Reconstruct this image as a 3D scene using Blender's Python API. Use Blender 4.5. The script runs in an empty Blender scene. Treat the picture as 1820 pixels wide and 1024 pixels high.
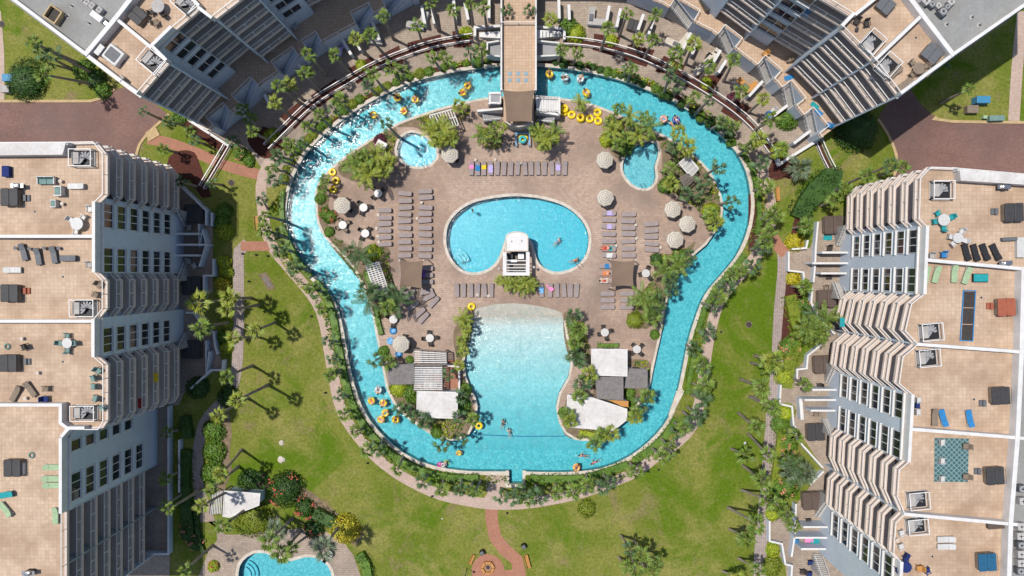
import bpy, bmesh, math, random
from mathutils import Vector, Matrix, Euler
from mathutils.geometry import tessellate_polygon
rnd = random.Random(7)
sc = bpy.context.scene
COL = sc.collection
# ---------------------------------------------------------------- camera
F, CX, CY, H = 1325.0, 910.0, 512.0, 106.0
NX, NY = 18 / F, 22 / F
_n = math.sqrt(NX * NX + NY * NY + 1)
CB = math.asin(NX / _n)
CA = math.asin(-NY / (_n * math.cos(CB)))
RM = Euler((CA, CB, 0)).to_matrix()
cd = bpy.data.cameras.new('camera')
cam = bpy.data.objects.new('camera', cd)
COL.objects.link(cam)
cam.location = (0, 0, H)
cam.rotation_euler = (CA, CB, 0)
cd.sensor_width = 36
cd.lens = 36 * F / 1820
cd.clip_end = 2000
cd.clip_start = 0.5
sc.camera = cam


def W(px, py, z=0.0):
    """the point at height z that stands at this place of the survey picture"""
    d = RM @ Vector(((px - CX) / F, (CY - py) / F, -1))
    t = (z - H) / d.z
    return Vector((d.x * t, d.y * t, z))


def WL(pts, z=0.0):
    return [W(x, y, z) for x, y in pts]


# ---------------------------------------------------------------- world and sun
SX, SY = 0.31, 0.16
wd = bpy.data.worlds.new('World')
sc.world = wd
wd.use_nodes = True
nt = wd.node_tree
sky = nt.nodes.new('ShaderNodeTexSky')
sky.sky_type = 'NISHITA'
sky.sun_disc = False
sky.sun_elevation = math.atan(1 / math.hypot(SX, SY))
sky.sun_rotation = math.atan2(-SX, SY)
bg = nt.nodes['Background']
bg.inputs[1].default_value = 0.12
nt.links.new(sky.outputs[0], bg.inputs[0])
ld = bpy.data.lights.new('sun', 'SUN')
ld.energy = 4.25
ld.angle = math.radians(0.53)
ld.color = (1.0, 0.955, 0.88)
sun = bpy.data.objects.new('sun', ld)
COL.objects.link(sun)
sun.rotation_euler = Vector((SX, -SY, -1)).to_track_quat('-Z', 'Y').to_euler()
sun.location = (-30, 15, 120)
sc.view_settings.view_transform = 'Standard'
sc.view_settings.look = 'None'
sc.view_settings.exposure = 0.0
sc.view_settings.gamma = 1.0
try:
    sc.cycles.max_bounces = 6
    sc.cycles.transparent_max_bounces = 10
    sc.cycles.caustics_reflective = False
    sc.cycles.caustics_refractive = False
except Exception:
    pass

# ---------------------------------------------------------------- materials
MATS = {}


def _nodes(name):
    m = bpy.data.materials.new(name)
    m.use_nodes = True
    n = m.node_tree
    b = n.nodes['Principled BSDF']
    MATS[name] = m
    return m, n, b


def c4(c):
    return (c[0], c[1], c[2], 1)


def noise_fac(n, scale, detail=3, rough=0.6, lo=0.35, hi=0.65, dist=0.0):
    tc = n.nodes.get('TC')
    if tc is None:
        tc = n.nodes.new('ShaderNodeTexCoord')
        tc.name = 'TC'
    t = n.nodes.new('ShaderNodeTexNoise')
    t.inputs['Scale'].default_value = scale
    t.inputs['Detail'].default_value = detail
    t.inputs['Roughness'].default_value = rough
    t.inputs['Distortion'].default_value = dist
    n.links.new(tc.outputs['Object'], t.inputs['Vector'])
    r = n.nodes.new('ShaderNodeMapRange')
    r.inputs[1].default_value = lo
    r.inputs[2].default_value = hi
    n.links.new(t.outputs['Fac'], r.inputs[0])
    return r.outputs[0]


def mixc(n, fac, a, b, kind='MIX'):
    x = n.nodes.new('ShaderNodeMix')
    x.data_type = 'RGBA'
    x.blend_type = kind
    if isinstance(fac, (int, float)):
        x.inputs[0].default_value = fac
    else:
        n.links.new(fac, x.inputs[0])
    for s, v in ((6, a), (7, b)):
        if isinstance(v, tuple):
            x.inputs[s].default_value = c4(v)
        else:
            n.links.new(v, x.inputs[s])
    return x.outputs[2]


def pm(name, c1, c2=None, scale=1.5, rough=0.7, c3=None, scale3=12.0, f3=0.5, bump=0.0, bscale=8.0, spec=0.3, island=0.0, metal=0.0,
       lo=0.35, hi=0.65, c4_=None, scale4=0.12, lo4=0.5, hi4=0.7, f4=1.0):
    """paint / stone / cloth: two colours in clouds, a third as fine grain, a fourth as wide stains"""
    m, n, b = _nodes(name)
    b.inputs['Roughness'].default_value = rough
    b.inputs['Specular IOR Level'].default_value = spec
    b.inputs['Metallic'].default_value = metal
    if c2 is None:
        c2 = tuple(x * 0.86 for x in c1)
    col = mixc(n, noise_fac(n, scale, lo=lo, hi=hi), c1, c2)
    if c4_ is not None:
        f = noise_fac(n, scale4, detail=5, lo=lo4, hi=hi4)
        mm = n.nodes.new('ShaderNodeMath')
        mm.operation = 'MULTIPLY'
        mm.inputs[1].default_value = f4
        n.links.new(f, mm.inputs[0])
        col = mixc(n, mm.outputs[0], col, c4_)
    if c3 is not None:
        f = noise_fac(n, scale3, detail=2, lo=0.45, hi=0.7)
        mm = n.nodes.new('ShaderNodeMath')
        mm.operation = 'MULTIPLY'
        mm.inputs[1].default_value = f3
        n.links.new(f, mm.inputs[0])
        col = mixc(n, mm.outputs[0], col, c3)
    if island > 0:
        g = n.nodes.new('ShaderNodeNewGeometry')
        hs = n.nodes.new('ShaderNodeHueSaturation')
        r = n.nodes.new('ShaderNodeMapRange')
        r.inputs[3].default_value = 1 - island
        r.inputs[4].default_value = 1 + island
        n.links.new(g.outputs['Random Per Island'], r.inputs[0])
        n.links.new(r.outputs[0], hs.inputs['Value'])
        r2 = n.nodes.new('ShaderNodeMapRange')
        r2.inputs[3].default_value = 0.5 - 0.05 * island
        r2.inputs[4].default_value = 0.5 + 0.05 * island
        n.links.new(g.outputs['Random Per Island'], r2.inputs[0])
        n.links.new(r2.outputs[0], hs.inputs['Hue'])
        n.links.new(col, hs.inputs['Color'])
        col = hs.outputs[0]
    n.links.new(col, b.inputs['Base Color'])
    if bump > 0:
        t = n.nodes.new('ShaderNodeTexNoise')
        t.inputs['Scale'].default_value = bscale
        t.inputs['Detail'].default_value = 4
        n.links.new(n.nodes['TC'].outputs['Object'], t.inputs['Vector'])
        bp = n.nodes.new('ShaderNodeBump')
        bp.inputs['Strength'].default_value = 0.6
        bp.inputs['Distance'].default_value = bump
        n.links.new(t.outputs['Fac'], bp.inputs['Height'])
        n.links.new(bp.outputs[0], b.inputs['Normal'])
    return m


def tilem(name, c1, c2, mortar, bw, bh, msize, stain, stain_scale=0.25, slo=0.45, shi=0.7, sf=0.6, rough=0.75, rot=0.0, offset=0.5, big=None, bigs=0.06, bump=0.01):
    """tiles, pavers and bricks: each stone its own tone, joints, and stains over all"""
    m, n, b = _nodes(name)
    b.inputs['Roughness'].default_value = rough
    b.inputs['Specular IOR Level'].default_value = 0.25
    tc = n.nodes.new('ShaderNodeTexCoord')
    tc.name = 'TC'
    mp = n.nodes.new('ShaderNodeMapping')
    mp.inputs['Rotation'].default_value = (0, 0, rot)
    n.links.new(tc.outputs['Object'], mp.inputs['Vector'])
    br = n.nodes.new('ShaderNodeTexBrick')
    br.offset = offset
    br.inputs['Scale'].default_value = 1
    br.inputs['Color1'].default_value = c4(c1)
    br.inputs['Color2'].default_value = c4(c2)
    br.inputs['Mortar'].default_value = c4(mortar)
    br.inputs['Mortar Size'].default_value = msize
    br.inputs['Brick Width'].default_value = bw
    br.inputs['Row Height'].default_value = bh
    n.links.new(mp.outputs[0], br.inputs['Vector'])
    f = noise_fac(n, stain_scale, detail=6, rough=0.65, lo=slo, hi=shi)
    mm = n.nodes.new('ShaderNodeMath')
    mm.operation = 'MULTIPLY'
    mm.inputs[1].default_value = sf
    n.links.new(f, mm.inputs[0])
    col = mixc(n, mm.outputs[0], br.outputs['Color'], stain)
    if big is not None:
        col = mixc(n, noise_fac(n, bigs, detail=4, lo=0.42, hi=0.62), col, big, 'MULTIPLY')
    f2 = noise_fac(n, 3.0, detail=4, lo=0.3, hi=0.75)
    mm = n.nodes.new('ShaderNodeMath')
    mm.operation = 'MULTIPLY'
    mm.inputs[1].default_value = 0.28
    n.links.new(f2, mm.inputs[0])
    col = mixc(n, mm.outputs[0], col, tuple(x * 0.45 for x in c1))
    n.links.new(col, b.inputs['Base Color'])
    bp = n.nodes.new('ShaderNodeBump')
    bp.inputs['Distance'].default_value = bump
    bp.inputs['Strength'].default_value = 0.5
    n.links.new(br.outputs['Fac'], bp.inputs['Height'])
    bp.invert = True
    n.links.new(bp.outputs[0], b.inputs['Normal'])
    return m


def waterm(name, absorb, dens, amp=0.02, wscale=1.6, rough=0.085):
    m = bpy.data.materials.new(name)
    m.use_nodes = True
    n = m.node_tree
    n.nodes.clear()
    MATS[name] = m
    out = n.nodes.new('ShaderNodeOutputMaterial')
    tc = n.nodes.new('ShaderNodeTexCoord')
    hs = []
    for s, d, w in ((wscale, 1, 1.0), (wscale * 2.6, 1, 0.32), (wscale * 0.2, 1, 0.7)):
        t = n.nodes.new('ShaderNodeTexNoise')
        t.inputs['Scale'].default_value = s
        t.inputs['Detail'].default_value = d
        t.inputs['Distortion'].default_value = 0.6
        n.links.new(tc.outputs['Object'], t.inputs['Vector'])
        mm = n.nodes.new('ShaderNodeMath')
        mm.operation = 'MULTIPLY'
        mm.inputs[1].default_value = w
        n.links.new(t.outputs['Fac'], mm.inputs[0])
        hs.append(mm.outputs[0])
    s = hs[0]
    for h in hs[1:]:
        a = n.nodes.new('ShaderNodeMath')
        a.operation = 'ADD'
        n.links.new(s, a.inputs[0])
        n.links.new(h, a.inputs[1])
        s = a.outputs[0]
    bp = n.nodes.new('ShaderNodeBump')
    bp.inputs['Strength'].default_value = 1.0
    bp.inputs['Distance'].default_value = amp
    n.links.new(s, bp.inputs['Height'])
    fr = n.nodes.new('ShaderNodeFresnel')
    fr.inputs['IOR'].default_value = 1.33
    n.links.new(bp.outputs[0], fr.inputs['Normal'])
    gl = n.nodes.new('ShaderNodeBsdfGlossy')
    gl.inputs['Roughness'].default_value = rough
    n.links.new(bp.outputs[0], gl.inputs['Normal'])
    tr = n.nodes.new('ShaderNodeBsdfTransparent')
    mx = n.nodes.new('ShaderNodeMixShader')
    n.links.new(fr.outputs[0], mx.inputs[0])
    n.links.new(tr.outputs[0], mx.inputs[1])
    n.links.new(gl.outputs[0], mx.inputs[2])
    n.links.new(mx.outputs[0], out.inputs['Surface'])
    va = n.nodes.new('ShaderNodeVolumeAbsorption')
    va.inputs['Color'].default_value = c4(absorb)
    va.inputs['Density'].default_value = dens
    n.links.new(va.outputs[0], out.inputs['Volume'])
    return m


def lawnm(name):
    m, n, b = _nodes(name)
    b.inputs['Roughness'].default_value = 0.9
    b.inputs['Specular IOR Level'].default_value = 0.1
    col = mixc(n, noise_fac(n, 0.07, 6, 0.62, 0.42, 0.6, 0.6), (0.235, 0.24, 0.05), (0.145, 0.19, 0.02))
    col = mixc(n, noise_fac(n, 0.15, 7, 0.72, 0.47, 0.64), col, (0.31, 0.28, 0.085))
    col = mixc(n, noise_fac(n, 0.19, 8, 0.72, 0.56, 0.68, 0.5), col, (0.28, 0.2, 0.115))
    # the irrigated east side of the lawn grows a stronger green
    sp = n.nodes.new('ShaderNodeSeparateXYZ')
    n.links.new(n.nodes['TC'].outputs['Object'], sp.inputs[0])
    mr = n.nodes.new('ShaderNodeMapRange')
    mr.inputs[1].default_value = 4.0
    mr.inputs[2].default_value = 26.0
    mr.inputs[3].default_value = 0.0
    mr.inputs[4].default_value = 0.045
    n.links.new(sp.outputs['X'], mr.inputs[0])
    t = n.nodes.new('ShaderNodeTexNoise')
    t.inputs['Scale'].default_value = 0.085
    t.inputs['Detail'].default_value = 7
    t.inputs['Roughness'].default_value = 0.68
    t.inputs['Distortion'].default_value = 0.9
    n.links.new(n.nodes['TC'].outputs['Object'], t.inputs['Vector'])
    ad = n.nodes.new('ShaderNodeMath')
    n.links.new(t.outputs['Fac'], ad.inputs[0])
    n.links.new(mr.outputs[0], ad.inputs[1])
    m2 = n.nodes.new('ShaderNodeMapRange')
    m2.inputs[1].default_value = 0.525
    m2.inputs[2].default_value = 0.63
    n.links.new(ad.outputs[0], m2.inputs[0])
    col = mixc(n, m2.outputs[0], col, (0.105, 0.18, 0.008))
    col = mixc(n, noise_fac(n, 0.55, 6, 0.75, 0.52, 0.78), col, (0.26, 0.25, 0.085))
    f = noise_fac(n, 2.6, 8, 0.8, 0.36, 0.66)
    mm = n.nodes.new('ShaderNodeMath')
    mm.operation = 'MULTIPLY'
    mm.inputs[1].default_value = 0.7
    n.links.new(f, mm.inputs[0])
    col = mixc(n, mm.outputs[0], col, (0.045, 0.065, 0.008))
    n.links.new(col, b.inputs['Base Color'])
    t = n.nodes.new('ShaderNodeTexNoise')
    t.inputs['Scale'].default_value = 9
    t.inputs['Detail'].default_value = 5
    n.links.new(n.nodes['TC'].outputs['Object'], t.inputs['Vector'])
    bp = n.nodes.new('ShaderNodeBump')
    bp.inputs['Distance'].default_value = 0.06
    n.links.new(t.outputs['Fac'], bp.inputs['Height'])
    n.links.new(bp.outputs[0], b.inputs['Normal'])
    return m


def leafm(name, c1, c2, island=0.45, sc_=1.2):
    m = pm(name, c1, c2, sc_, 0.55, island=island, spec=0.35)
    b = m.node_tree.nodes['Principled BSDF']
    return m


def canopym(name, a, b_, n_rings, radius):
    """striped cloth: rings round the middle of the canopy"""
    m, n, b = _nodes(name)
    b.inputs['Roughness'].default_value = 0.85
    tc = n.nodes.new('ShaderNodeTexCoord')
    tc.name = 'TC'
    at = n.nodes.new('ShaderNodeAttribute')
    at.attribute_name = 'ring'
    w = n.nodes.new('ShaderNodeMath')
    w.operation = 'MULTIPLY'
    w.inputs[1].default_value = n_rings
    n.links.new(at.outputs['Fac'], w.inputs[0])
    fr = n.nodes.new('ShaderNodeMath')
    fr.operation = 'FRACT'
    n.links.new(w.outputs[0], fr.inputs[0])
    gt = n.nodes.new('ShaderNodeMath')
    gt.operation = 'GREATER_THAN'
    gt.inputs[1].default_value = 0.55
    n.links.new(fr.outputs[0], gt.inputs[0])
    n.links.new(mixc(n, gt.outputs[0], a, b_), b.inputs['Base Color'])
    return m


M = MATS
lawnm('lawn')
tilem('deck_paver', (0.505, 0.375, 0.295), (0.39, 0.28, 0.215), (0.23, 0.175, 0.145), 0.42, 0.3, 0.012, (0.25, 0.195, 0.165), 0.13, 0.42, 0.66, 0.85, big=(0.86, 0.8, 0.76))
tilem('patio_paver', (0.42, 0.335, 0.265), (0.33, 0.26, 0.205), (0.14, 0.11, 0.09), 0.4, 0.3, 0.012, (0.15, 0.12, 0.105), 0.2, 0.45, 0.7, 0.6)
tilem('path_paver', (0.54, 0.41, 0.34), (0.45, 0.33, 0.27), (0.3, 0.22, 0.18), 0.3, 0.2, 0.01, (0.34, 0.25, 0.205), 0.3, 0.45, 0.7, 0.5)
tilem('herringbone_paver', (0.46, 0.375, 0.34), (0.34, 0.275, 0.25), (0.11, 0.085, 0.08), 0.4, 0.2, 0.02, (0.27, 0.215, 0.195), 0.3, 0.45, 0.7, 0.5, rot=0.78)
tilem('red_brick', (0.46, 0.215, 0.14), (0.37, 0.165, 0.105), (0.2, 0.1, 0.07), 0.25, 0.12, 0.01, (0.27, 0.125, 0.085), 0.5, 0.45, 0.7, 0.5)
tilem('road_brick', (0.275, 0.155, 0.125), (0.2, 0.108, 0.092), (0.11, 0.07, 0.06), 0.24, 0.12, 0.008, (0.145, 0.098, 0.09), 0.16, 0.42, 0.7, 0.8, big=(0.8, 0.78, 0.78), bigs=0.1)
tilem('roof_tile', (0.575, 0.43, 0.315), (0.495, 0.36, 0.255), (0.395, 0.275, 0.19), 0.45, 0.45, 0.014, (0.37, 0.26, 0.185), 0.28, 0.42, 0.7, 0.8, big=(0.86, 0.82, 0.78), bigs=0.14, offset=0.0)
tilem('terrace_tile', (0.55, 0.40, 0.285), (0.48, 0.34, 0.235), (0.36, 0.23, 0.15), 0.45, 0.45, 0.018, (0.4, 0.27, 0.18), 0.3, 0.46, 0.72, 0.5, offset=0.0)
pm('flat_roof', (0.285, 0.285, 0.275), (0.235, 0.235, 0.23), 0.5, 0.85, (0.18, 0.18, 0.17), 5, 0.4, c4_=(0.2, 0.19, 0.17), scale4=0.2)
pm('mulch', (0.105, 0.034, 0.024), (0.07, 0.022, 0.016), 2.5, 0.95, (0.03, 0.012, 0.01), 14, 0.8, bump=0.08, bscale=10)
pm('soil', (0.26, 0.185, 0.125), (0.15, 0.11, 0.07), 1.0, 0.95, (0.09, 0.08, 0.04), 6, 0.7, bump=0.05)
pm('coping', (0.60, 0.545, 0.47), (0.47, 0.41, 0.34), 1.1, 0.7, (0.3, 0.25, 0.2), 5, 0.4)
pm('kerb', (0.50, 0.36, 0.19), (0.40, 0.285, 0.15), 1.5, 0.8, (0.3, 0.22, 0.13), 8, 0.4)
pm('pool_plaster', (0.15, 0.46, 0.52), (0.075, 0.33, 0.41), 2.2, 0.5, lo=0.3, hi=0.7, c3=(0.3, 0.66, 0.7), scale3=3.8, f3=0.65)  # pale and dark mottle paints the water's rippling light into the plaster
pm('blue_plaster', (0.12, 0.53, 0.61), (0.06, 0.385, 0.49), 2.2, 0.5, lo=0.3, hi=0.7, c3=(0.22, 0.55, 0.74), scale3=4.5, f3=0.6)  # bluer plaster, ripple light painted in by the same mottling
pm('wall_paint', (0.585, 0.64, 0.71), (0.535, 0.59, 0.665), 0.35, 0.75, (0.42, 0.43, 0.45), 2.5, 0.25)
pm('white_paint', (0.66, 0.65, 0.645), (0.58, 0.565, 0.55), 0.9, 0.6, (0.5, 0.47, 0.43), 5, 0.3)
pm('balcony_paint', (0.64, 0.525, 0.45), (0.57, 0.46, 0.39), 0.8, 0.8, (0.36, 0.29, 0.24), 5, 0.3)
pm('rail_white', (0.72, 0.70, 0.68), (0.64, 0.62, 0.6), 2, 0.45)
pm('window_glass', (0.012, 0.016, 0.024), (0.02, 0.026, 0.036), 0.4, 0.06, spec=0.6)
pm('white_roof', (0.62, 0.6, 0.585), (0.5, 0.475, 0.455), 0.35, 0.7, (0.42, 0.37, 0.33), 2.5, 0.45, c4_=(0.36, 0.31, 0.27), scale4=0.5, lo4=0.6, hi4=0.78, f4=0.7)
pm('grey_shingle', (0.235, 0.215, 0.205), (0.17, 0.155, 0.15), 2.0, 0.85, (0.1, 0.09, 0.09), 9, 0.6)
pm('taupe_cloth', (0.3, 0.25, 0.24), (0.25, 0.205, 0.2), 1.0, 0.85)
pm('bronze_metal', (0.09, 0.07, 0.06), None, 2, 0.5)
pm('white_plastic', (0.54, 0.53, 0.515), (0.47, 0.46, 0.445), 3, 0.4)
pm('grey_plastic', (0.13, 0.135, 0.145), (0.1, 0.105, 0.115), 3, 0.6)
pm('dark_wicker', (0.055, 0.045, 0.04), (0.035, 0.03, 0.027), 5, 0.7)
pm('tan_wicker', (0.24, 0.19, 0.14), (0.17, 0.13, 0.1), 5, 0.75)
pm('black_cover', (0.052, 0.05, 0.052), (0.04, 0.038, 0.04), 1.5, 0.6)
pm('brown_cover', (0.105, 0.075, 0.062), (0.085, 0.06, 0.05), 1.5, 0.65)
pm('rust_cover', (0.34, 0.1, 0.055), (0.28, 0.08, 0.045), 1.5, 0.65)
pm('blue_cover', (0.018, 0.105, 0.2), (0.014, 0.085, 0.17), 1.5, 0.6)
pm('yellow_vinyl', (0.84, 0.60, 0.012), (0.8, 0.55, 0.01), 2, 0.25, spec=0.5)
pm('clear_vinyl', (0.62, 0.78, 0.8), (0.55, 0.72, 0.76), 3, 0.2)
pm('blue_vinyl', (0.015, 0.05, 0.3), (0.02, 0.08, 0.4), 3, 0.25)
pm('pink_vinyl', (0.8, 0.42, 0.36), (0.75, 0.5, 0.42), 6, 0.25)
pm('orange_vinyl', (0.85, 0.4, 0.08), (0.8, 0.5, 0.2), 6, 0.25)
pm('magenta_vinyl', (0.6, 0.03, 0.3), None, 3, 0.25)
pm('teal_vinyl', (0.05, 0.45, 0.45), None, 3, 0.25)
pm('brown_sail', (0.2, 0.14, 0.1), (0.175, 0.12, 0.086), 0.6, 0.9)
pm('palm_trunk', (0.38, 0.315, 0.26), (0.27, 0.22, 0.18), 2.0, 0.9, (0.14, 0.11, 0.09), 9, 0.6, bump=0.03)
leafm('palm_leaf', (0.17, 0.22, 0.032), (0.085, 0.145, 0.022), 0.55)
leafm('palm_leaf_yellow', (0.26, 0.27, 0.035), (0.15, 0.2, 0.02), 0.5)
leafm('palm_leaf_dark', (0.075, 0.125, 0.04), (0.045, 0.09, 0.028), 0.5)
leafm('palm_leaf_silver', (0.14, 0.175, 0.1), (0.085, 0.12, 0.065), 0.45)
leafm('shrub_leaf', (0.105, 0.18, 0.014), (0.055, 0.115, 0.009), 0.5)
leafm('dark_shrub_leaf', (0.04, 0.09, 0.01), (0.02, 0.055, 0.006), 0.5)
leafm('lime_leaf', (0.3, 0.33, 0.015), (0.18, 0.25, 0.012), 0.45)
leafm('gold_leaf', (0.42, 0.33, 0.015), (0.28, 0.26, 0.012), 0.45)
leafm('olive_leaf', (0.17, 0.20, 0.012), (0.11, 0.15, 0.008), 0.35)
leafm('red_flower', (0.36, 0.035, 0.025), (0.4, 0.09, 0.05), 0.4)
leafm('coral_flower', (0.5, 0.17, 0.11), (0.45, 0.22, 0.13), 0.4)
leafm('maroon_leaf', (0.09, 0.012, 0.03), (0.05, 0.008, 0.02), 0.4)
pm('bench_wood', (0.5, 0.245, 0.07), (0.42, 0.195, 0.05), 4, 0.6)
pm('grey_wood', (0.2, 0.17, 0.15), (0.15, 0.125, 0.11), 4, 0.8)
pm('fire_stone', (0.36, 0.2, 0.12), (0.27, 0.15, 0.1), 3, 0.85)
pm('concrete', (0.42, 0.4, 0.38), (0.34, 0.32, 0.3), 1.5, 0.85, (0.25, 0.23, 0.21), 7, 0.4)
pm('black_metal', (0.02, 0.02, 0.022), None, 3, 0.5)
pm('steel', (0.5, 0.5, 0.5), None, 3, 0.3, metal=0.9)
pm('stair_grey', (0.3, 0.3, 0.31), (0.25, 0.25, 0.26), 2, 0.7)
pm('skin_light', (0.62, 0.36, 0.25), (0.55, 0.31, 0.21), 4, 0.55)
pm('skin_tan', (0.4, 0.2, 0.12), (0.35, 0.17, 0.1), 4, 0.55)
pm('hair_brown', (0.05, 0.03, 0.02), None, 6, 0.6)
pm('hair_blond', (0.35, 0.23, 0.1), None, 6, 0.6)
for _nm, _c in dict(teal=(0.02, 0.3, 0.32), blue=(0.03, 0.2, 0.45), navy=(0.015, 0.03, 0.14), red=(0.5, 0.03, 0.03), green=(0.33, 0.45, 0.27), lime=(0.35, 0.6, 0.05),
                    lavender=(0.48, 0.4, 0.7), sky=(0.2, 0.45, 0.75), pink=(0.8, 0.25, 0.5), yellow=(0.8, 0.55, 0.03), orange=(0.75, 0.22, 0.06), white=(0.66, 0.65, 0.64),
                    sage=(0.17, 0.27, 0.25), black=(0.025, 0.025, 0.03), purple=(0.2, 0.08, 0.3)).items():
    pm(_nm + '_cloth', _c, tuple(x * 0.8 for x in _c), 2.5, 0.85)
canopym('striped_canopy', (0.56, 0.51, 0.43), (0.36, 0.315, 0.26), 4.0, 1.3)
pm('bin_blue', (0.055, 0.23, 0.4), None, 3, 0.5)
pm('skylight_glass', (0.2, 0.32, 0.4), None, 3, 0.3)
# ---------------------------------------------------------------- mesh helpers
class MB:
    def __init__(s):
        s.v, s.f, s.m = [], [], []

    def add(s, vs, fs, mi=0):
        o = len(s.v)
        s.v += [tuple(x) for x in vs]
        for f in fs:
            s.f.append(tuple(i + o for i in f))
            s.m.append(mi)
        return s

    def box(s, c, d, rz=0.0, mi=0, taper=1.0, tilt=None):
        x, y, z = d[0] / 2, d[1] / 2, d[2] / 2
        vs = []
        R = Euler(tilt if tilt else (0, 0, rz)).to_matrix()
        for zz, k in ((-z, 1.0), (z, taper)):
            for xx, yy in ((-x, -y), (x, -y), (x, y), (-x, y)):
                vs.append(R @ Vector((xx * k, yy * k, zz)) + Vector(c))
        return s.add(vs, [(0, 3, 2, 1), (4, 5, 6, 7), (0, 1, 5, 4), (1, 2, 6, 5), (2, 3, 7, 6), (3, 0, 4, 7)], mi)

    def bbox(s, c, d, rz=0.0, b=0.04, mi=0):
        """a box with its upper edges and uprights rounded off"""
        x, y, z = d[0] / 2, d[1] / 2, d[2] / 2
        vs, R = [], Euler((0, 0, rz)).to_matrix()
        bz = min(b, d[2] * 0.4)
        rings = [(0, -z), (0, z - bz), (bz * 0.3, z - bz * 0.3), (bz, z)]
        n = 0
        for ins, zz in rings:
            ring = []
            xx, yy, r = x - ins, y - ins, max(b, 0.01)
            for cx_, cy_, a0 in ((xx - r, yy - r, 0), (-xx + r, yy - r, 90), (-xx + r, -yy + r, 180), (xx - r, -yy + r, 270)):
                for k in range(4):
                    a = math.radians(a0 + k * 30)
                    ring.append((cx_ + r * math.cos(a), cy_ + r * math.sin(a), zz))
            n = len(ring)
            vs += [R @ Vector(p) + Vector(c) for p in ring]
        fs = []
        for k in range(len(rings) - 1):
            for i in range(n):
                j = (i + 1) % n
                fs.append((k * n + i, k * n + j, (k + 1) * n + j, (k + 1) * n + i))
        fs.append(tuple(range((len(rings) - 1) * n, len(rings) * n)))
        return s.add(vs, fs, mi)

    def prism(s, pts, z0, z1, mi=0, side=None, bottom=True):
        pts = [(p[0], p[1]) for p in pts]
        a = sum(pts[i][0] * pts[(i + 1) % len(pts)][1] - pts[(i + 1) % len(pts)][0] * pts[i][1] for i in range(len(pts)))
        if a < 0:
            pts = pts[::-1]
        n = len(pts)
        vs = [(x, y, z0) for x, y in pts] + [(x, y, z1) for x, y in pts]
        s.add(vs, [tuple(range(n, 2 * n))] + ([tuple(range(n - 1, -1, -1))] if bottom else []), mi)
        s.add(vs, [(i, (i + 1) % n, n + (i + 1) % n, n + i) for i in range(n)], mi if side is None else side)
        return s

    def sheet(s, pts, z, mi=0, holes=()):
        loops = [[Vector((p[0], p[1], z)) for p in pts]] + [[Vector((p[0], p[1], z)) for p in h] for h in holes]
        flat = [p for l in loops for p in l]
        tris = tessellate_polygon(loops)
        out = []
        for t in tris:
            a, b, c = (flat[i] for i in t)
            if (b - a).cross(c - a).z < 0:
                t = (t[0], t[2], t[1])
            out.append(tuple(t))
        return s.add(flat, out, mi)

    def curtain(s, pts, z0, z1, mi=0, closed=True):
        n = len(pts)
        vs = [(p[0], p[1], z0) for p in pts] + [(p[0], p[1], z1) for p in pts]
        r = range(n) if closed else range(n - 1)
        return s.add(vs, [(i, (i + 1) % n, n + (i + 1) % n, n + i) for i in r], mi)

    def strip(s, path, w, z0, z1, mi=0, closed=False, off=0.0):
        """a wall, kerb or rail that follows a path; z0 and z1 may be lists"""
        L = offset(path, off + w / 2, closed)
        Rr = offset(path, off - w / 2, closed)
        n = len(path)
        za = z0 if isinstance(z0, list) else [z0] * n
        zb = z1 if isinstance(z1, list) else [z1] * n
        vs = []
        for i in range(n):
            vs += [(L[i][0], L[i][1], za[i]), (Rr[i][0], Rr[i][1], za[i]), (Rr[i][0], Rr[i][1], zb[i]), (L[i][0], L[i][1], zb[i])]
        fs = []
        for i in (range(n) if closed else range(n - 1)):
            a, b = i * 4, ((i + 1) % n) * 4
            for k in range(4):
                k2 = (k + 1) % 4
                fs.append((a + k, a + k2, b + k2, b + k))
        if not closed:
            fs += [(3, 2, 1, 0), tuple((n - 1) * 4 + k for k in range(4))]
        return s.add(vs, fs, mi)

    def tube(s, pts, r, n=6, mi=0):
        pts = [Vector(p) for p in pts]
        rs = r if isinstance(r, (list, tuple)) else [r] * len(pts)
        vs = []
        for i, p in enumerate(pts):
            d = (pts[min(i + 1, len(pts) - 1)] - pts[max(i - 1, 0)]).normalized()
            u = d.orthogonal().normalized() if abs(d.z) < 0.99 else Vector((1, 0, 0))
            u = (u - d * u.dot(d)).normalized()
            w = d.cross(u)
            for k in range(n):
                a = 2 * math.pi * k / n
                vs.append(p + (u * math.cos(a) + w * math.sin(a)) * rs[i])
        fs = []
        for i in range(len(pts) - 1):
            for k in range(n):
                k2 = (k + 1) % n
                fs.append((i * n + k, i * n + k2, (i + 1) * n + k2, (i + 1) * n + k))
        fs += [tuple(range(n - 1, -1, -1)), tuple((len(pts) - 1) * n + k for k in range(n))]
        return s.add(vs, fs, mi)

    def rev(s, prof, n=16, c=(0, 0, 0), mi=0):
        vs, fs = [], []
        for r, z in prof:
            for k in range(n):
                a = 2 * math.pi * k / n
                vs.append((c[0] + r * math.cos(a), c[1] + r * math.sin(a), c[2] + z))
        for i in range(len(prof) - 1):
            for k in range(n):
                k2 = (k + 1) % n
                fs.append((i * n + k, i * n + k2, (i + 1) * n + k2, (i + 1) * n + k))
        fs.append(tuple((len(prof) - 1) * n + k for k in range(n)))
        return s.add(vs, fs, mi)

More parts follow.
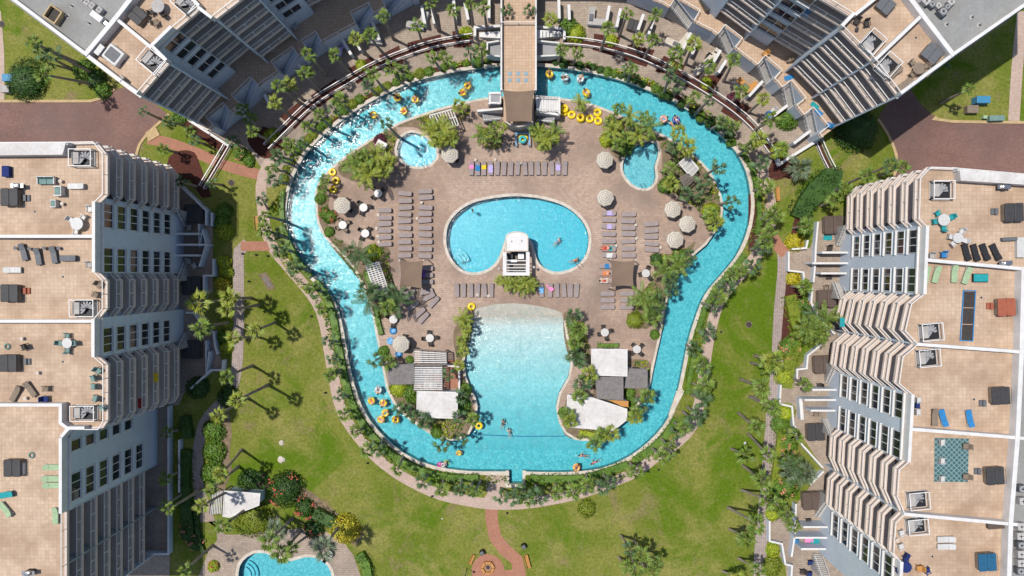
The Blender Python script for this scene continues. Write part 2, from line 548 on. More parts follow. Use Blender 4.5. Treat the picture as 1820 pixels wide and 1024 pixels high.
    def torus(s, R, r, c=(0, 0, 0), n=20, m=8, mi=0, flat=1.0):
        vs, fs = [], []
        for i in range(n):
            a = 2 * math.pi * i / n
            for j in range(m):
                b = 2 * math.pi * j / m
                q = R + r * math.cos(b)
                vs.append((c[0] + q * math.cos(a), c[1] + q * math.sin(a), c[2] + r * flat * math.sin(b)))
        for i in range(n):
            for j in range(m):
                fs.append((i * m + j, ((i + 1) % n) * m + j, ((i + 1) % n) * m + (j + 1) % m, i * m + (j + 1) % m))
        return s.add(vs, fs, mi)


def offset(path, d, closed=False):
    P = [Vector((p[0], p[1])) for p in path]
    n = len(P)
    out = []
    for i in range(n):
        a = P[(i - 1) % n] if (closed or i > 0) else None
        b = P[(i + 1) % n] if (closed or i < n - 1) else None
        ds = []
        if a is not None and (P[i] - a).length > 1e-6:
            ds.append((P[i] - a).normalized())
        if b is not None and (b - P[i]).length > 1e-6:
            ds.append((b - P[i]).normalized())
        ns = [Vector((-q.y, q.x)) for q in ds]
        m = sum(ns, Vector((0, 0)))
        m = m.normalized() if m.length > 1e-4 else ns[0]
        k = max(0.35, m.dot(ns[0]))
        out.append(P[i] + m * (d / k))
    return [(p.x, p.y) for p in out]


def smooth(pts, step=14, closed=True):
    """rounds off a traced outline (Catmull-Rom)"""
    n = len(pts)
    out = []
    for i in (range(n) if closed else range(n - 1)):
        p0 = pts[(i - 1) % n] if closed else pts[max(i - 1, 0)]
        p1, p2 = pts[i], pts[(i + 1) % n]
        p3 = pts[(i + 2) % n] if closed else pts[min(i + 2, n - 1)]
        L = math.hypot(p2[0] - p1[0], p2[1] - p1[1])
        k = max(1, int(L / step))
        for j in range(k):
            t = j / k
            out.append(tuple(0.5 * ((2 * b) + (c - a) * t + (2 * a - 5 * b + 4 * c - d) * t * t + (3 * b - a - 3 * c + d) * t ** 3)
                             for a, b, c, d in zip(p0, p1, p2, p3)))
    if not closed:
        out.append(tuple(pts[-1]))
    return out


def obj(name, mb, mats, parent=None, smooth_=False):
    """links a mesh; mesh data in world coordinates are taken relative to the parent's place"""
    me = bpy.data.meshes.new(name)
    off = Vector((0, 0, 0))
    p = parent
    while p is not None:
        off += p.location
        p = p.parent
    me.from_pydata([(x - off.x, y - off.y, z - off.z) for x, y, z in mb.v], [], mb.f)
    if isinstance(mats, str):
        mats = [mats]
    for m in mats:
        me.materials.append(M[m])
    me.polygons.foreach_set('material_index', mb.m)
    if smooth_:
        me.polygons.foreach_set('use_smooth', [True] * len(me.polygons))
    me.update()
    o = bpy.data.objects.new(name, me)
    COL.objects.link(o)
    o.parent = parent
    return o


def tag(o, label, cat, group=None, kind=None):
    o['label'] = label
    o['category'] = cat
    if group:
        o['group'] = group
    if kind:
        o['kind'] = kind
    return o


def thing(name, label, cat, loc=(0, 0, 0), rz=0.0, group=None):
    o = bpy.data.objects.new(name, None)
    o.empty_display_size = 0.3
    COL.objects.link(o)
    o.location = loc
    o.rotation_euler = (0, 0, rz)
    return tag(o, label, cat, group)


def struct(name, mb, mats, smooth_=False):
    o = obj(name, mb, mats, None, smooth_)
    o['kind'] = 'structure'
    return o


KIDS = {}


def kids(o):
    k = o.name
    if k not in KIDS:
        KIDS[k] = list(o.children)
    return KIDS[k]


def dup(src, loc, rz=0.0, label=None, group=None, s=1.0, mats=None):
    """a copy of a thing with copies of its parts and their sub-parts; mats swaps materials by name"""
    def cp(o, par):
        c = o.copy()
        COL.objects.link(c)
        c.parent = par
        if mats and c.type == 'MESH':
            key = (o.data.name, tuple(sorted(mats.items())))
            if key not in SWAP:
                hit = [i for i, m in enumerate(o.data.materials) if m.name in mats]
                if hit:
                    d = o.data.copy()
                    for i in hit:
                        d.materials[i] = M[mats[d.materials[i].name]]
                    SWAP[key] = d
                else:
                    SWAP[key] = o.data
            c.data = SWAP[key]
        for ch in kids(o):
            cp(ch, c)
        return c
    r = cp(src, None)
    r.location = loc
    r.rotation_euler = (0, 0, rz)
    r.scale = (s, s, s) if not isinstance(s, tuple) else s
    if label:
        r['label'] = label
    if group:
        r['group'] = group
    return r


SWAP = {}
PROTO_USED = set()


def place(src, loc, rz=0.0, label=None, group=None, s=1.0, mats=None, name=None):
    """the first call moves the built thing itself, later ones copy it"""
    kids(src)
    if src.name not in PROTO_USED and not mats:
        PROTO_USED.add(src.name)
        src.location = loc
        src.rotation_euler = (0, 0, rz)
        src.scale = (s, s, s) if not isinstance(s, tuple) else s
        if label:
            src['label'] = label
        if group:
            src['group'] = group
        return src
    o = dup(src, loc, rz, label, group, s, mats)
    if name:
        o.name = name
    return o


ALLPROTO = []


def drop_unused():
    for o in ALLPROTO:
        if o.name not in PROTO_USED:
            for ch in list(o.children_recursive):
                bpy.data.objects.remove(ch)
            bpy.data.objects.remove(o)


ORD = ('first second third fourth fifth sixth seventh eighth ninth tenth eleventh twelfth thirteenth fourteenth fifteenth sixteenth '
       'seventeenth eighteenth nineteenth twentieth twenty-first twenty-second twenty-third twenty-fourth twenty-fifth twenty-sixth '
       'twenty-seventh twenty-eighth twenty-ninth thirtieth thirty-first thirty-second thirty-third thirty-fourth').split()


# ---------------------------------------------------------------- plants
def leaf_quad(mb, p, d, up, L, w, mi=0, droop=0.0):
    d = d.normalized()
    sd = d.cross(up)
    if sd.length < 1e-4:
        sd = Vector((1, 0, 0))
    sd = sd.normalized() * (w / 2)
    mid = p + d * (L * 0.55)
    tip = p + d * L + Vector((0, 0, -droop * L))
    mb.add([p - sd * 0.4, p + sd * 0.4, mid + sd, tip, mid - sd], [(0, 1, 2, 4), (4, 2, 3)], mi)


def fan_crown(seed, n=17, R=1.3, droop=0.5, mi=0):
    """crown of a fan palm: stalks that end in hands of narrow leaflets"""
    r = random.Random(seed)
    mb = MB()
    for k in range(n):
        az = k * 2.39996 + r.uniform(-0.5, 0.5)
        el = math.radians(78 - 112 * (k / n) ** 0.75 + r.uniform(-10, 10))
        q = r.uniform(0.72, 1.12)
        Lp = R * 0.42 * q
        out = Vector((math.cos(az), math.sin(az), 0))
        d = out * math.cos(el) + Vector((0, 0, math.sin(el)))
        b = Vector((0, 0, 0.1)) + out * 0.05
        e = b + d * Lp
        sd = Vector((-out.y, out.x, 0))
        mb.add([b - sd * 0.025, b + sd * 0.025, e + sd * 0.02, e - sd * 0.02], [(0, 1, 2, 3)], mi)
        up = sd.cross(d)
        nl = 9
        fl = R * 0.66 * q
        tw = r.uniform(-0.6, 0.6)
        for j in range(nl):
            a = (j / (nl - 1) - 0.5) * 1.9
            ld_ = d * math.cos(a) + (sd * math.cos(tw) + up * math.sin(tw)) * math.sin(a)
            ld_ = ld_ + Vector((0, 0, -droop * (0.25 + 0.25 * abs(a)))) + Vector((r.uniform(-.08, .08), r.uniform(-.08, .08), 0))
            leaf_quad(mb, e - d * 0.08, ld_, up, fl * (1 - 0.42 * abs(a) / 0.95) * r.uniform(0.8, 1.12), 0.1, mi, droop * 0.3)
    return mb


def feather_crown(seed, n=11, R=2.1, lw=0.07, rise=0.75, mi=0, ll=0.3):
    """crown of a feather palm: long arching fronds with leaflets to both sides"""
    r = random.Random(seed)
    mb = MB()
    for k in range(n):
        az = k * 2.39996 + r.uniform(-0.3, 0.3)
        el = math.radians(70 - 60 * (k / n) + r.uniform(-8, 8))
        out = Vector((math.cos(az), math.sin(az), 0))
        sd = Vector((-out.y, out.x, 0))
        L = R * r.uniform(0.85, 1.1)
        p = Vector((0, 0, 0.1))
        d = out * math.cos(el) + Vector((0, 0, math.sin(el) * rise))
        ns = 9
        for j in range(ns):
            q = p + d * (L / ns)
            mb.add([p - sd * 0.02, p + sd * 0.02, q + sd * 0.015, q - sd * 0.015], [(0, 1, 2, 3)], mi)
            if j > 0:
                t = j / ns
                le = ll * R * 0.42 * math.sin(math.pi * (0.12 + 0.8 * t)) + 0.12
                for sg in (-1, 1):
                    for h in (0.0, 0.5):
                        pp = p.lerp(q, h)
                        ld_ = sd * sg + d * 0.65 + Vector((0, 0, -0.25 + r.uniform(-.15, .15)))
                        leaf_quad(mb, pp, ld_, d.cross(sd), le * r.uniform(0.85, 1.15), lw * 1.25, mi, 0.25)
            d = (d + Vector((0, 0, -0.155))).normalized()
            p = q
    return mb


def trunk_mesh(seed, r0=0.19, r1=0.14):
    r = random.Random(seed)
    pts, rs = [], []
    bx, by = r.uniform(-.06, .06), r.uniform(-.06, .06)
    for i in range(11):
        t = i / 10
        pts.append((bx * math.sin(t * math.pi), by * math.sin(t * math.pi), t))
        rs.append((r0 * (1 + 0.35 * (1 - t) ** 6) * (1 - t) + r1 * t) * (1 + 0.05 * (i % 2)))
    return MB().tube(pts, rs, 8)


def blob_leaves(mb, seed, rx, ry, rz, n, leaf, z0=0.0, mi=0, lumps=7, fill=0.75, up=0.35):
    """leaf clumps spread through an uneven mound"""
    r = random.Random(seed)
    lp = [(Vector((r.uniform(-1, 1), r.uniform(-1, 1), r.uniform(0.0, 1))).normalized(), r.uniform(0.3, 0.7), r.uniform(-0.22, 0.25)) for _ in range(lumps)]
    for _ in range(n):
        d = Vector((r.gauss(0, 1), r.gauss(0, 1), abs(r.gauss(0, 1)) - 0.15)).normalized()
        k = 1.0
        for q, wd_, am in lp:
            dd = (d - q).length
            k += am * math.exp(-(dd / wd_) ** 2)
        t = (fill + (1 - fill) * r.random()) * k
        p = Vector((d.x * rx * t, d.y * ry * t, z0 + max(0.03, d.z * rz * t)))
        nn = (d + Vector((r.uniform(-.7, .7), r.uniform(-.7, .7), up + r.uniform(-.4, .6)))).normalized()
        u = nn.orthogonal().normalized()
        a = r.uniform(0, 6.28)
        w = nn.cross(u)
        u, w = u * math.cos(a) + w * math.sin(a), w * math.cos(a) - u * math.sin(a)
        L = leaf * r.uniform(0.6, 1.35)
        mb.add([p - u * L * 0.5, p + w * L * 0.28, p + u * L * 0.5, p - w * L * 0.28], [(0, 1, 2, 3)], mi)
    return mb


def core(mb, rx, ry, rz, z0=0.0, mi=0):
    vs, fs = [], []
    n, m = 12, 5
    for j in range(m + 1):
        a = j / m * math.pi / 2
        for i in range(n):
            b = i / n * 2 * math.pi
            vs.append((rx * math.cos(a) * math.cos(b), ry * math.cos(a) * math.sin(b), z0 + rz * math.sin(a)))
    for j in range(m):
        for i in range(n):
            fs.append((j * n + i, j * n + (i + 1) % n, (j + 1) * n + (i + 1) % n, (j + 1) * n + i))
    return mb.add(vs, fs, mi)


PALM = {}
for sd_, (key, leafmat, builder) in enumerate([
        ('fan_a', 'palm_leaf', lambda: fan_crown(1)), ('fan_b', 'palm_leaf', lambda: fan_crown(2, 14, 1.25, 0.42)),
        ('fan_c', 'palm_leaf', lambda: fan_crown(3, 16, 1.35, 0.6)), ('fan_d', 'palm_leaf_dark', lambda: fan_crown(4, 12, 1.35, 0.5)),
        ('fan_e', 'palm_leaf_yellow', lambda: fan_crown(5, 17, 1.3, 0.34)), ('fan_f', 'palm_leaf_silver', lambda: fan_crown(6, 24, 1.75, 0.25)),
        ('fan_g', 'palm_leaf_dark', lambda: fan_crown(16, 10, 1.25, 0.6)),
        ('feather_a', 'palm_leaf', lambda: feather_crown(7)), ('feather_b', 'palm_leaf_yellow', lambda: feather_crown(8, 12, 1.9)),
        ('feather_c', 'palm_leaf_dark', lambda: feather_crown(9, 10, 2.2)), ('feather_d', 'palm_leaf', lambda: feather_crown(10, 14, 3.0, 0.1))]):
    PALM[key] = (builder, leafmat)
CROWN_ME, TRUNK_ME = {}, []
for k in range(4):
    me = bpy.data.meshes.new('trunk')
    t_ = trunk_mesh(k + 50)
    me.from_pydata(t_.v, [], t_.f)
    me.materials.append(M['palm_trunk'])
    me.polygons.foreach_set('use_smooth', [True] * len(me.polygons))
    TRUNK_ME.append(me)


def crown_me(key):
    if key not in CROWN_ME:
        b, lm = PALM[key]
        t_ = b()
        me = bpy.data.meshes.new('crown')
        me.from_pydata(t_.v, [], t_.f)
        me.materials.append(M[lm])
        CROWN_ME[key] = me
    return CROWN_ME[key]


def palm(cx, cy, h=7.5, s=1.0, kind='fan_a', base=None, label='', group=None, z0=0.0, cat='palm tree'):
    """cx, cy: where the survey picture shows the crown; base: where it shows the foot, if it does"""
    if base is not None:
        b = W(base[0], base[1], z0)
        best = None
        for i in range(20, 150):
            z = i * 0.1
            q = W(cx, cy, z)
            dd = math.hypot(q.x - b.x, q.y - b.y)
            if best is None or dd < best[0]:
                best = (dd, z)
        h = best[1] if h is None else h
        top = W(cx, cy, z0 + h)
    else:
        top = W(cx, cy, z0 + h)
        b = Vector((top.x + rnd.uniform(-.35, .35), top.y + rnd.uniform(-.35, .35), z0))
    ax = top - b
    o = bpy.data.objects.new('palm_tree', None)
    COL.objects.link(o)
    o.location = b
    tag(o, label, cat, group)
    t = bpy.data.objects.new('trunk', rnd.choice(TRUNK_ME))
    COL.objects.link(t)
    t.parent = o
    t.rotation_euler = ax.to_track_quat('Z', 'Y').to_euler()
    w = 0.75 + 0.03 * h
    t.scale = (w, w, ax.length)
    c = bpy.data.objects.new('crown', crown_me(kind))
    COL.objects.link(c)
    c.parent = o
    c.location = ax * 0.99
    c.rotation_euler = (rnd.uniform(-.12, .12), rnd.uniform(-.12, .12), rnd.uniform(0, 6.28))
    c.scale = (s, s, s * rnd.uniform(0.9, 1.1))
    return o


SHRUB_ME = {}


def shrub_me(key):
    if key in SHRUB_ME:
        return SHRUB_ME[key]
    mat_, seed, n, leaf, rz = key
    mb = MB()
    core(mb, 0.72, 0.72, 0.72 * rz)
    blob_leaves(mb, seed, 1, 1, rz, n, leaf)
    me = bpy.data.meshes.new('foliage')
    me.from_pydata(mb.v, [], mb.f)
    me.materials.append(M[mat_])
    SHRUB_ME[key] = me
    return me


def flower_me(mat_, seed, n, leaf, rz):
    key = ('fl', mat_, seed, n, leaf, rz)
    if key not in SHRUB_ME:
        mb = MB()
        r = random.Random(seed + 900)
        cl = [Vector((r.gauss(0, 1), r.gauss(0, 1), abs(r.gauss(0, 1)) + 0.3)).normalized() for _ in range(max(4, n // 9))]
        for i in range(n):
            d = (r.choice(cl) + Vector((r.gauss(0, .13), r.gauss(0, .13), r.gauss(0, .13)))).normalized()
            p = Vector((d.x * 1.08, d.y * 1.08, max(0.1, d.z) * rz * 1.1))
            u = Vector((r.uniform(-1, 1), r.uniform(-1, 1), r.uniform(-.3, .3))).normalized()
            w = Vector((0, 0, 1)).cross(u).normalized()
            L = leaf * r.uniform(0.6, 1.2)
            mb.add([p - u * L * .5, p + w * L * .45, p + u * L * .5, p - w * L * .45], [(0, 1, 2, 3)])
        me = bpy.data.meshes.new('blossoms')
        me.from_pydata(mb.v, [], mb.f)
        me.materials.append(M[mat_])
        SHRUB_ME[key] = me
    return SHRUB_ME[key]


def shrub(px, py, r, label, mat_='shrub_leaf', rz=0.9, flowers=None, z=0.0, leaf=0.27, n=400, group=None, ry=None, rot=None, name='shrub'):
    """r in metres; a mound of leaves, with flowers as a part where the picture shows them"""
    seed = rnd.randint(0, 2)
    p = W(px, py, z + r * rz * 0.6)
    p.z = z
    lf = round(leaf / max(r, 0.3), 2)
    nn = int(n * (1 + max(0, r - 1) * 1.6))
    nn = min(3200, (nn // 100 + 1) * 100)
    me = shrub_me((mat_, seed, nn, lf, rz))
    o = bpy.data.objects.new(name, me)
    COL.objects.link(o)
    o.location = p
    o.scale = (r, ry if ry else r, r)
    o.rotation_euler = (0, 0, rnd.uniform(0, 6.28) if rot is None else rot)
    tag(o, label, 'shrub' if name != 'tree' else 'tree', group)
    if flowers:
        f = bpy.data.objects.new('blossoms', flower_me(flowers, seed, 60 if r < 2 else 70, 0.13 if r < 2 else 0.09, rz))
        COL.objects.link(f)
        f.parent = o
    return o


def hedge(path_px, w, h, label, mat_='shrub_leaf', dens=26, leaf=0.26, name='hedge', z=0.0):
    """a clipped or loose hedge that follows a traced line"""
    P = WL(path_px, h * 0.6)
    P = [Vector((p.x, p.y, z)) for p in P]
    mid = sum(P, Vector((0, 0, 0))) / len(P)
    o = thing(name, label, 'hedge', (mid.x, mid.y, z))
    mb = MB()
    path = [(p.x, p.y) for p in P]
    mb.strip(path, w * 0.62, z, z + h * 0.7)
    r = random.Random(len(path_px) * 31 + int(path_px[0][0]))
    for i in range(len(P) - 1):
        a, b = P[i], P[i + 1]
        L = (b - a).length
        nx_ = Vector((-(b - a).y, (b - a).x, 0)).normalized()
        for _ in range(int(L * w * dens)):
            t = r.random()
            q = r.uniform(-1, 1)
            bumpy = 0.8 + 0.25 * math.sin(i * 2.1 + t * 5) + r.uniform(-.1, .12)
            zz = h * bumpy * math.sqrt(max(0.05, 1 - abs(q) ** 3))
            p = a.lerp(b, t) + nx_ * (q * w / 2 * r.uniform(0.9, 1.15))
            p.z = z + zz * r.uniform(0.75, 1.05)
            nn = Vector((r.uniform(-.8, .8), r.uniform(-.8, .8), 0.7)).normalized()
            u = nn.orthogonal().normalized()
            ww = nn.cross(u)
            an = r.uniform(0, 6.28)
            u, ww = u * math.cos(an) + ww * math.sin(an), ww * math.cos(an) - u * math.sin(an)
            l_ = leaf * r.uniform(.6, 1.3)
            mb.add([p - u * l_ * .5, p + ww * l_ * .3, p + u * l_ * .5, p - ww * l_ * .3], [(0, 1, 2, 3)])
    obj('foliage', mb, mat_, o)
    return o
# ---------------------------------------------------------------- traced outlines (survey pixels)
RIV_L = [(890, 118), (850, 122), (800, 130), (740, 144), (690, 165), (640, 192), (600, 220), (565, 250), (540, 280), (522, 315), (512, 350), (509, 380), (512, 410), (520, 440),
         (533, 465), (553, 490), (575, 510), (592, 530), (603, 555), (611, 590), (617, 625), (625, 665), (635, 700), (650, 735), (672, 765), (700, 792), (735, 815), (780, 830), (830, 837), (888, 838), (904, 838)]
RIV_R = [(929, 838), (960, 839), (1010, 839), (1060, 834), (1100, 821), (1135, 800), (1165, 773), (1188, 742), (1203, 700), (1212, 660), (1222, 610), (1234, 570), (1252, 525),
         (1280, 490), (1305, 460), (1325, 420), (1334, 380), (1334, 345), (1326, 305), (1308, 270), (1280, 240), (1250, 215), (1200, 182), (1150, 160), (1100, 142), (1050, 130), (1000, 122), (955, 118)]
RIV_LS = smooth(RIV_L, 14, False)
RIV_RS = smooth(RIV_R, 14, False)
RIVER = RIV_LS + [(904, 859), (929, 859)] + RIV_RS
INNER = [(890, 172), (850, 176), (815, 184), (790, 190), (734, 208), (701, 222), (680, 234), (658, 248), (639, 260), (617, 275), (597, 291), (579, 308), (566, 325), (560, 342), (561, 368),
         (564, 396), (574, 418), (590, 437), (609, 454), (630, 481), (645, 509), (655, 537), (663, 565), (669, 598), (674, 623), (680, 656), (684, 676), (688, 694), (698, 714), (709, 730), (729, 747),
         (749, 761), (774, 776), (802, 783), (833, 774), (845, 749), (849, 723), (845, 706), (836, 690), (828, 668), (825, 643), (831, 613), (838, 585), (841, 562), (845, 548), (871, 542), (911, 539), (958, 544),
         (998, 555), (1002, 570), (1006, 598), (1013, 623), (1014, 648), (1010, 670), (994, 698), (988, 723), (993, 750), (1004, 770), (1021, 781), (1049, 783), (1072, 776), (1093, 764), (1118, 741),
         (1141, 711), (1156, 683), (1160, 661), (1167, 628), (1174, 598), (1179, 565), (1187, 529), (1199, 499), (1219, 471), (1236, 451), (1255, 435), (1270, 414), (1283, 388), (1284, 358), (1275, 330),
         (1260, 302), (1235, 277), (1204, 254), (1164, 232), (1123, 213), (1077, 194), (1042, 182), (1000, 175), (955, 172)]
INNER_S = smooth(INNER, 14, True)
POOL = smooth([(793, 425), (797, 400), (812, 379), (840, 361), (880, 352), (918, 349), (960, 353), (1000, 365), (1028, 385), (1043, 408), (1046, 430), (1040, 455), (1022, 474), (995, 483), (975, 480), (960, 470),
               (952, 455), (948, 435), (940, 423), (918, 417), (900, 423), (893, 440), (885, 460), (872, 475), (850, 484), (825, 481), (806, 465), (796, 445)], 8)
TUBPOOL = smooth([(706, 264), (715, 244), (731, 236), (748, 240), (763, 251), (775, 266), (775, 281), (764, 292), (749, 296), (726, 293), (711, 280)], 8)
KIDNEY = smooth([(1138, 256), (1152, 252), (1166, 256), (1170, 268), (1168, 281), (1163, 297), (1165, 315), (1157, 331), (1141, 335), (1122, 326), (1109, 309), (1107, 292), (1113, 276), (1124, 264)], 8)
LOWPOOL = smooth([(424, 1018), (432, 997), (450, 984), (472, 983), (495, 993), (518, 997), (543, 990), (566, 993), (583, 1006), (590, 1026), (588, 1055), (540, 1085), (470, 1085), (430, 1060)], 10)

# ---------------------------------------------------------------- lawn and the pavements
g = MB()
g.sheet([(-320, -300), (320, -300), (320, 300), (-320, 300)], 0.0, 0, [WL(RIVER), WL(LOWPOOL)])
struct('lawn_ground', g, 'lawn')
g = MB()
g.sheet(WL(INNER_S), 0.03, 0, [WL(POOL), WL(TUBPOOL), WL(KIDNEY)])
struct('pool_deck', g, 'deck_paver')


def sheet(name, px, z, mat_, sm=0):
    px = smooth(px, sm) if sm else px
    q = MB()
    q.sheet(WL(px, z), z)
    return struct(name, q, mat_)


def ribbon(name, px, w, z, mat_, step=16):
    path = [(p.x, p.y) for p in WL(smooth(px, step, False), z)]
    a, b = offset(path, w / 2), offset(path, -w / 2)
    q = MB()
    n = len(path)
    q.add([(x, y, z) for x, y in a] + [(x, y, z) for x, y in b], [(n + i, n + i + 1, i + 1, i) for i in range(n - 1)])
    return struct(name, q, mat_)


# promenade north of the river, up to the buildings
up = [p for p in RIV_LS if p[1] < 330]
up2 = [p for p in RIV_RS if p[1] < 330]
q = MB()
q.sheet(WL(up + [(476, 335), (466, 300), (444, 268), (404, 258), (330, 214), (330, 60), (560, -160), (1290, -160), (1440, 60), (1455, 246), (1385, 296), (1362, 330)] + up2 + [(955, 100), (890, 100)], 0.02), 0.02)
struct('promenade_paving', q, 'patio_paver')
# path round the outside of the river
ribbon('west_river_path', [(500, 262), (475, 295), (464, 330), (466, 365), (472, 406), (486, 442), (507, 468), (531, 496), (554, 524), (570, 552), (579, 585), (584, 618), (589, 648), (595, 680), (602, 714),
                           (614, 744), (634, 773), (658, 802), (683, 825), (708, 843), (746, 864), (785, 880), (835, 891), (873, 896), (920, 896), (975, 889), (1037, 875), (1098, 853), (1136, 835), (1164, 813),
                           (1204, 786), (1230, 757), (1243, 716), (1248, 685), (1253, 648), (1258, 613), (1266, 575), (1276, 542), (1293, 514), (1318, 486), (1346, 452), (1362, 425), (1370, 396), (1369, 358), (1359, 322), (1346, 296)], 1.55, 0.035, 'path_paver')
sheet('entry_paving', [(862, 838), (905, 838), (905, 860), (890, 872), (905, 902), (868, 901), (856, 890), (866, 878)], 0.045, 'path_paver')
ribbon('west_walk', [(440, 432), (425, 447), (424, 480), (424, 560), (422, 640), (412, 690), (385, 725), (363, 752), (352, 800), (352, 850), (356, 900)], 1.55, 0.035, 'herringbone_paver')
sheet('west_link', [(428, 429), (474, 429), (480, 446), (428, 446)], 0.05, 'red_brick')
ribbon('west_garden_path', [(262, 247), (300, 254), (350, 272), (395, 292), (430, 303), (462, 311)], 1.5, 0.03, 'red_brick')
ribbon('east_walk', [(1392, 448), (1393, 480), (1386, 560), (1382, 640), (1374, 720), (1368, 800), (1361, 880), (1353, 960), (1348, 1060)], 1.75, 0.035, 'herringbone_paver')
ribbon('east_link', [(1368, 410), (1382, 436), (1396, 452)], 1.6, 0.05, 'red_brick')
ribbon('fire_pit_path', [(873, 900), (874, 925), (880, 955), (897, 977), (918, 995), (924, 1020), (922, 1050)], 1.75, 0.03, 'red_brick')
q = MB()
c0 = W(867, 1014)
q.sheet([(c0.x + 2.35 * math.cos(i / 28 * 6.2832), c0.y + 2.35 * math.sin(i / 28 * 6.2832)) for i in range(28)], 0.04)
struct('fire_pit_paving', q, 'red_brick')
sheet('fire_pit_link', [(885, 1016), (912, 1012), (926, 1030), (915, 1060), (870, 1050)], 0.034, 'red_brick')
sheet('south_pool_deck', [(372, 985), (384, 962), (420, 955), (470, 958), (540, 962), (600, 965), (625, 985), (628, 1100), (360, 1100), (356, 1010)], 0.02, 'patio_paver') if False else None
q = MB()
q.sheet(WL(smooth([(362, 1000), (372, 978), (386, 960), (384, 930), (376, 905), (362, 870), (352, 850), (348, 905), (350, 930), (390, 925), (400, 950), (470, 945), (560, 940), (612, 965), (630, 990), (632, 1110), (352, 1110)], 18), 0.02), 0.02, 0, [WL(LOWPOOL, 0.02)])
struct('south_pool_deck', q, 'patio_paver')
ribbon('sand_strip', [(398, 735), (402, 770), (398, 810), (402, 835), (392, 862), (388, 885)], 1.6, 0.015, 'soil', 10)
ribbon('shrub_bed', [(515, 870), (545, 885), (600, 930), (640, 960)], 2.2, 0.015, 'soil', 10)
# roads
sheet('west_road', [(-120, 182), (130, 182), (168, 181), (188, 175), (205, 160), (235, 150), (300, 205), (284, 218), (262, 238), (245, 262), (238, 290), (-120, 330)], 0.012, 'road_brick')
sheet('east_road', [(1560, 210), (1605, 140), (1640, 190), (1665, 210), (1690, 218), (1960, 221), (1960, 345), (1690, 340), (1588, 320), (1594, 290), (1588, 262), (1574, 235)], 0.012, 'road_brick')
q = MB()
for line in ([(-120, 180), (130, 180), (165, 179), (187, 173), (204, 158)], [(301, 203), (285, 217), (264, 237), (248, 258), (241, 285)], [(1664, 208), (1690, 216), (1960, 219)], [(1560, 212), (1575, 234), (1588, 262), (1594, 288), (1588, 315)]):
    q.strip([(p.x, p.y) for p in WL(smooth(line, 12, False))], 0.38, 0.0, 0.13)
struct('road_kerb', q, 'kerb')
sheet('kerb_ramp', [(258, 236), (276, 224), (284, 240), (264, 252)], 0.14, 'kerb')
ribbon('west_verge_path', [(-6, 20), (0, 100), (0, 182)], 1.2, 0.02, 'path_paver')
ribbon('east_verge_path', [(1818, 20), (1808, 120), (1802, 215)], 1.6, 0.02, 'path_paver')
# planting beds
BEDS = []
k = 0
for bed in ([(498, 208), (531, 181), (552, 200), (524, 230)], [(552, 170), (597, 140), (613, 157), (564, 193)], [(619, 122), (658, 101), (679, 122), (635, 150)], [(673, 99), (709, 81), (718, 112), (689, 124)],
            [(724, 76), (783, 61), (793, 89), (727, 99)], [(804, 56), (836, 51), (839, 84), (807, 85)], [(1002, 72), (1038, 77), (1035, 89), (1003, 84)], [(1056, 60), (1103, 66), (1093, 100), (1053, 89)],
            [(1116, 79), (1164, 89), (1149, 119), (1108, 107)], [(1180, 99), (1218, 117), (1207, 137), (1164, 127)], [(1233, 137), (1286, 132), (1261, 170), (1215, 152)], [(1296, 173), (1340, 193), (1317, 221), (1281, 198)],
            [(454, 226), (486, 232), (505, 262), (470, 282), (440, 250)], [(333, 213), (408, 258), (392, 268), (366, 252), (326, 226)], [(300, 280), (320, 268), (345, 271), (356, 295), (375, 350), (360, 352), (335, 318), (322, 330), (300, 310)],
            [(1392, 255), (1380, 275), (1366, 300), (1372, 322), (1395, 316), (1418, 320), (1416, 300), (1400, 285)], [(1403, 445), (1413, 385), (1428, 350), (1455, 318), (1462, 322), (1440, 352), (1426, 400), (1424, 445)],
            [(1402, 470), (1424, 470), (1424, 560), (1392, 640), (1386, 640)], [(1330, 345), (1352, 350), (1352, 420), (1330, 450)]):
    sheet('mulch_bed', bed, 0.045, 'mulch', 8 if len(bed) > 4 else 0)
for bed in ([(640, 262), (680, 236), (702, 226), (706, 242), (690, 290), (660, 325), (622, 320), (600, 300)], [(706, 224), (790, 194), (836, 186), (836, 200), (812, 222), (768, 236), (735, 226)], [(566, 330), (585, 350), (580, 390), (600, 425), (640, 440), (690, 440), (692, 470), (705, 530), (690, 560), (668, 565), (640, 500), (575, 415)],
            [(850, 225), (892, 238), (890, 262), (870, 266), (850, 252)], [(952, 238), (990, 226), (996, 250), (968, 268), (950, 262)],
            [(1074, 214), (1122, 216), (1165, 236), (1166, 250), (1122, 262), (1105, 285), (1080, 262)], [(1168, 240), (1238, 282), (1276, 335), (1284, 380), (1262, 412), (1238, 372), (1200, 345), (1178, 328), (1176, 270)],
            [(1165, 455), (1205, 450), (1236, 430), (1215, 475), (1190, 520), (1176, 590), (1166, 570), (1150, 585), (1120, 570), (1140, 520), (1162, 495)], [(806, 590), (836, 545), (842, 560), (836, 600), (826, 645), (832, 700), (846, 740), (833, 772), (800, 780), (735, 745), (700, 712), (694, 690), (735, 690), (800, 700), (816, 690), (812, 640)],
            [(1002, 556), (1034, 570), (1048, 620), (1052, 680), (1052, 705), (1010, 705), (1000, 760), (1012, 778), (1050, 782), (1095, 760), (1118, 740), (1150, 690), (1156, 660), (1150, 640), (1090, 640), (1016, 640)]):
    sheet('planting_bed', bed, 0.042, 'soil', 8)
    BEDS.append(bed)
sheet('brick_terrace', [(796, 640), (822, 640), (822, 690), (790, 690)], 0.05, 'red_brick')
for line, w in (([(583, 262), (548, 290), (528, 330), (503, 360)], 1), ):
    pass


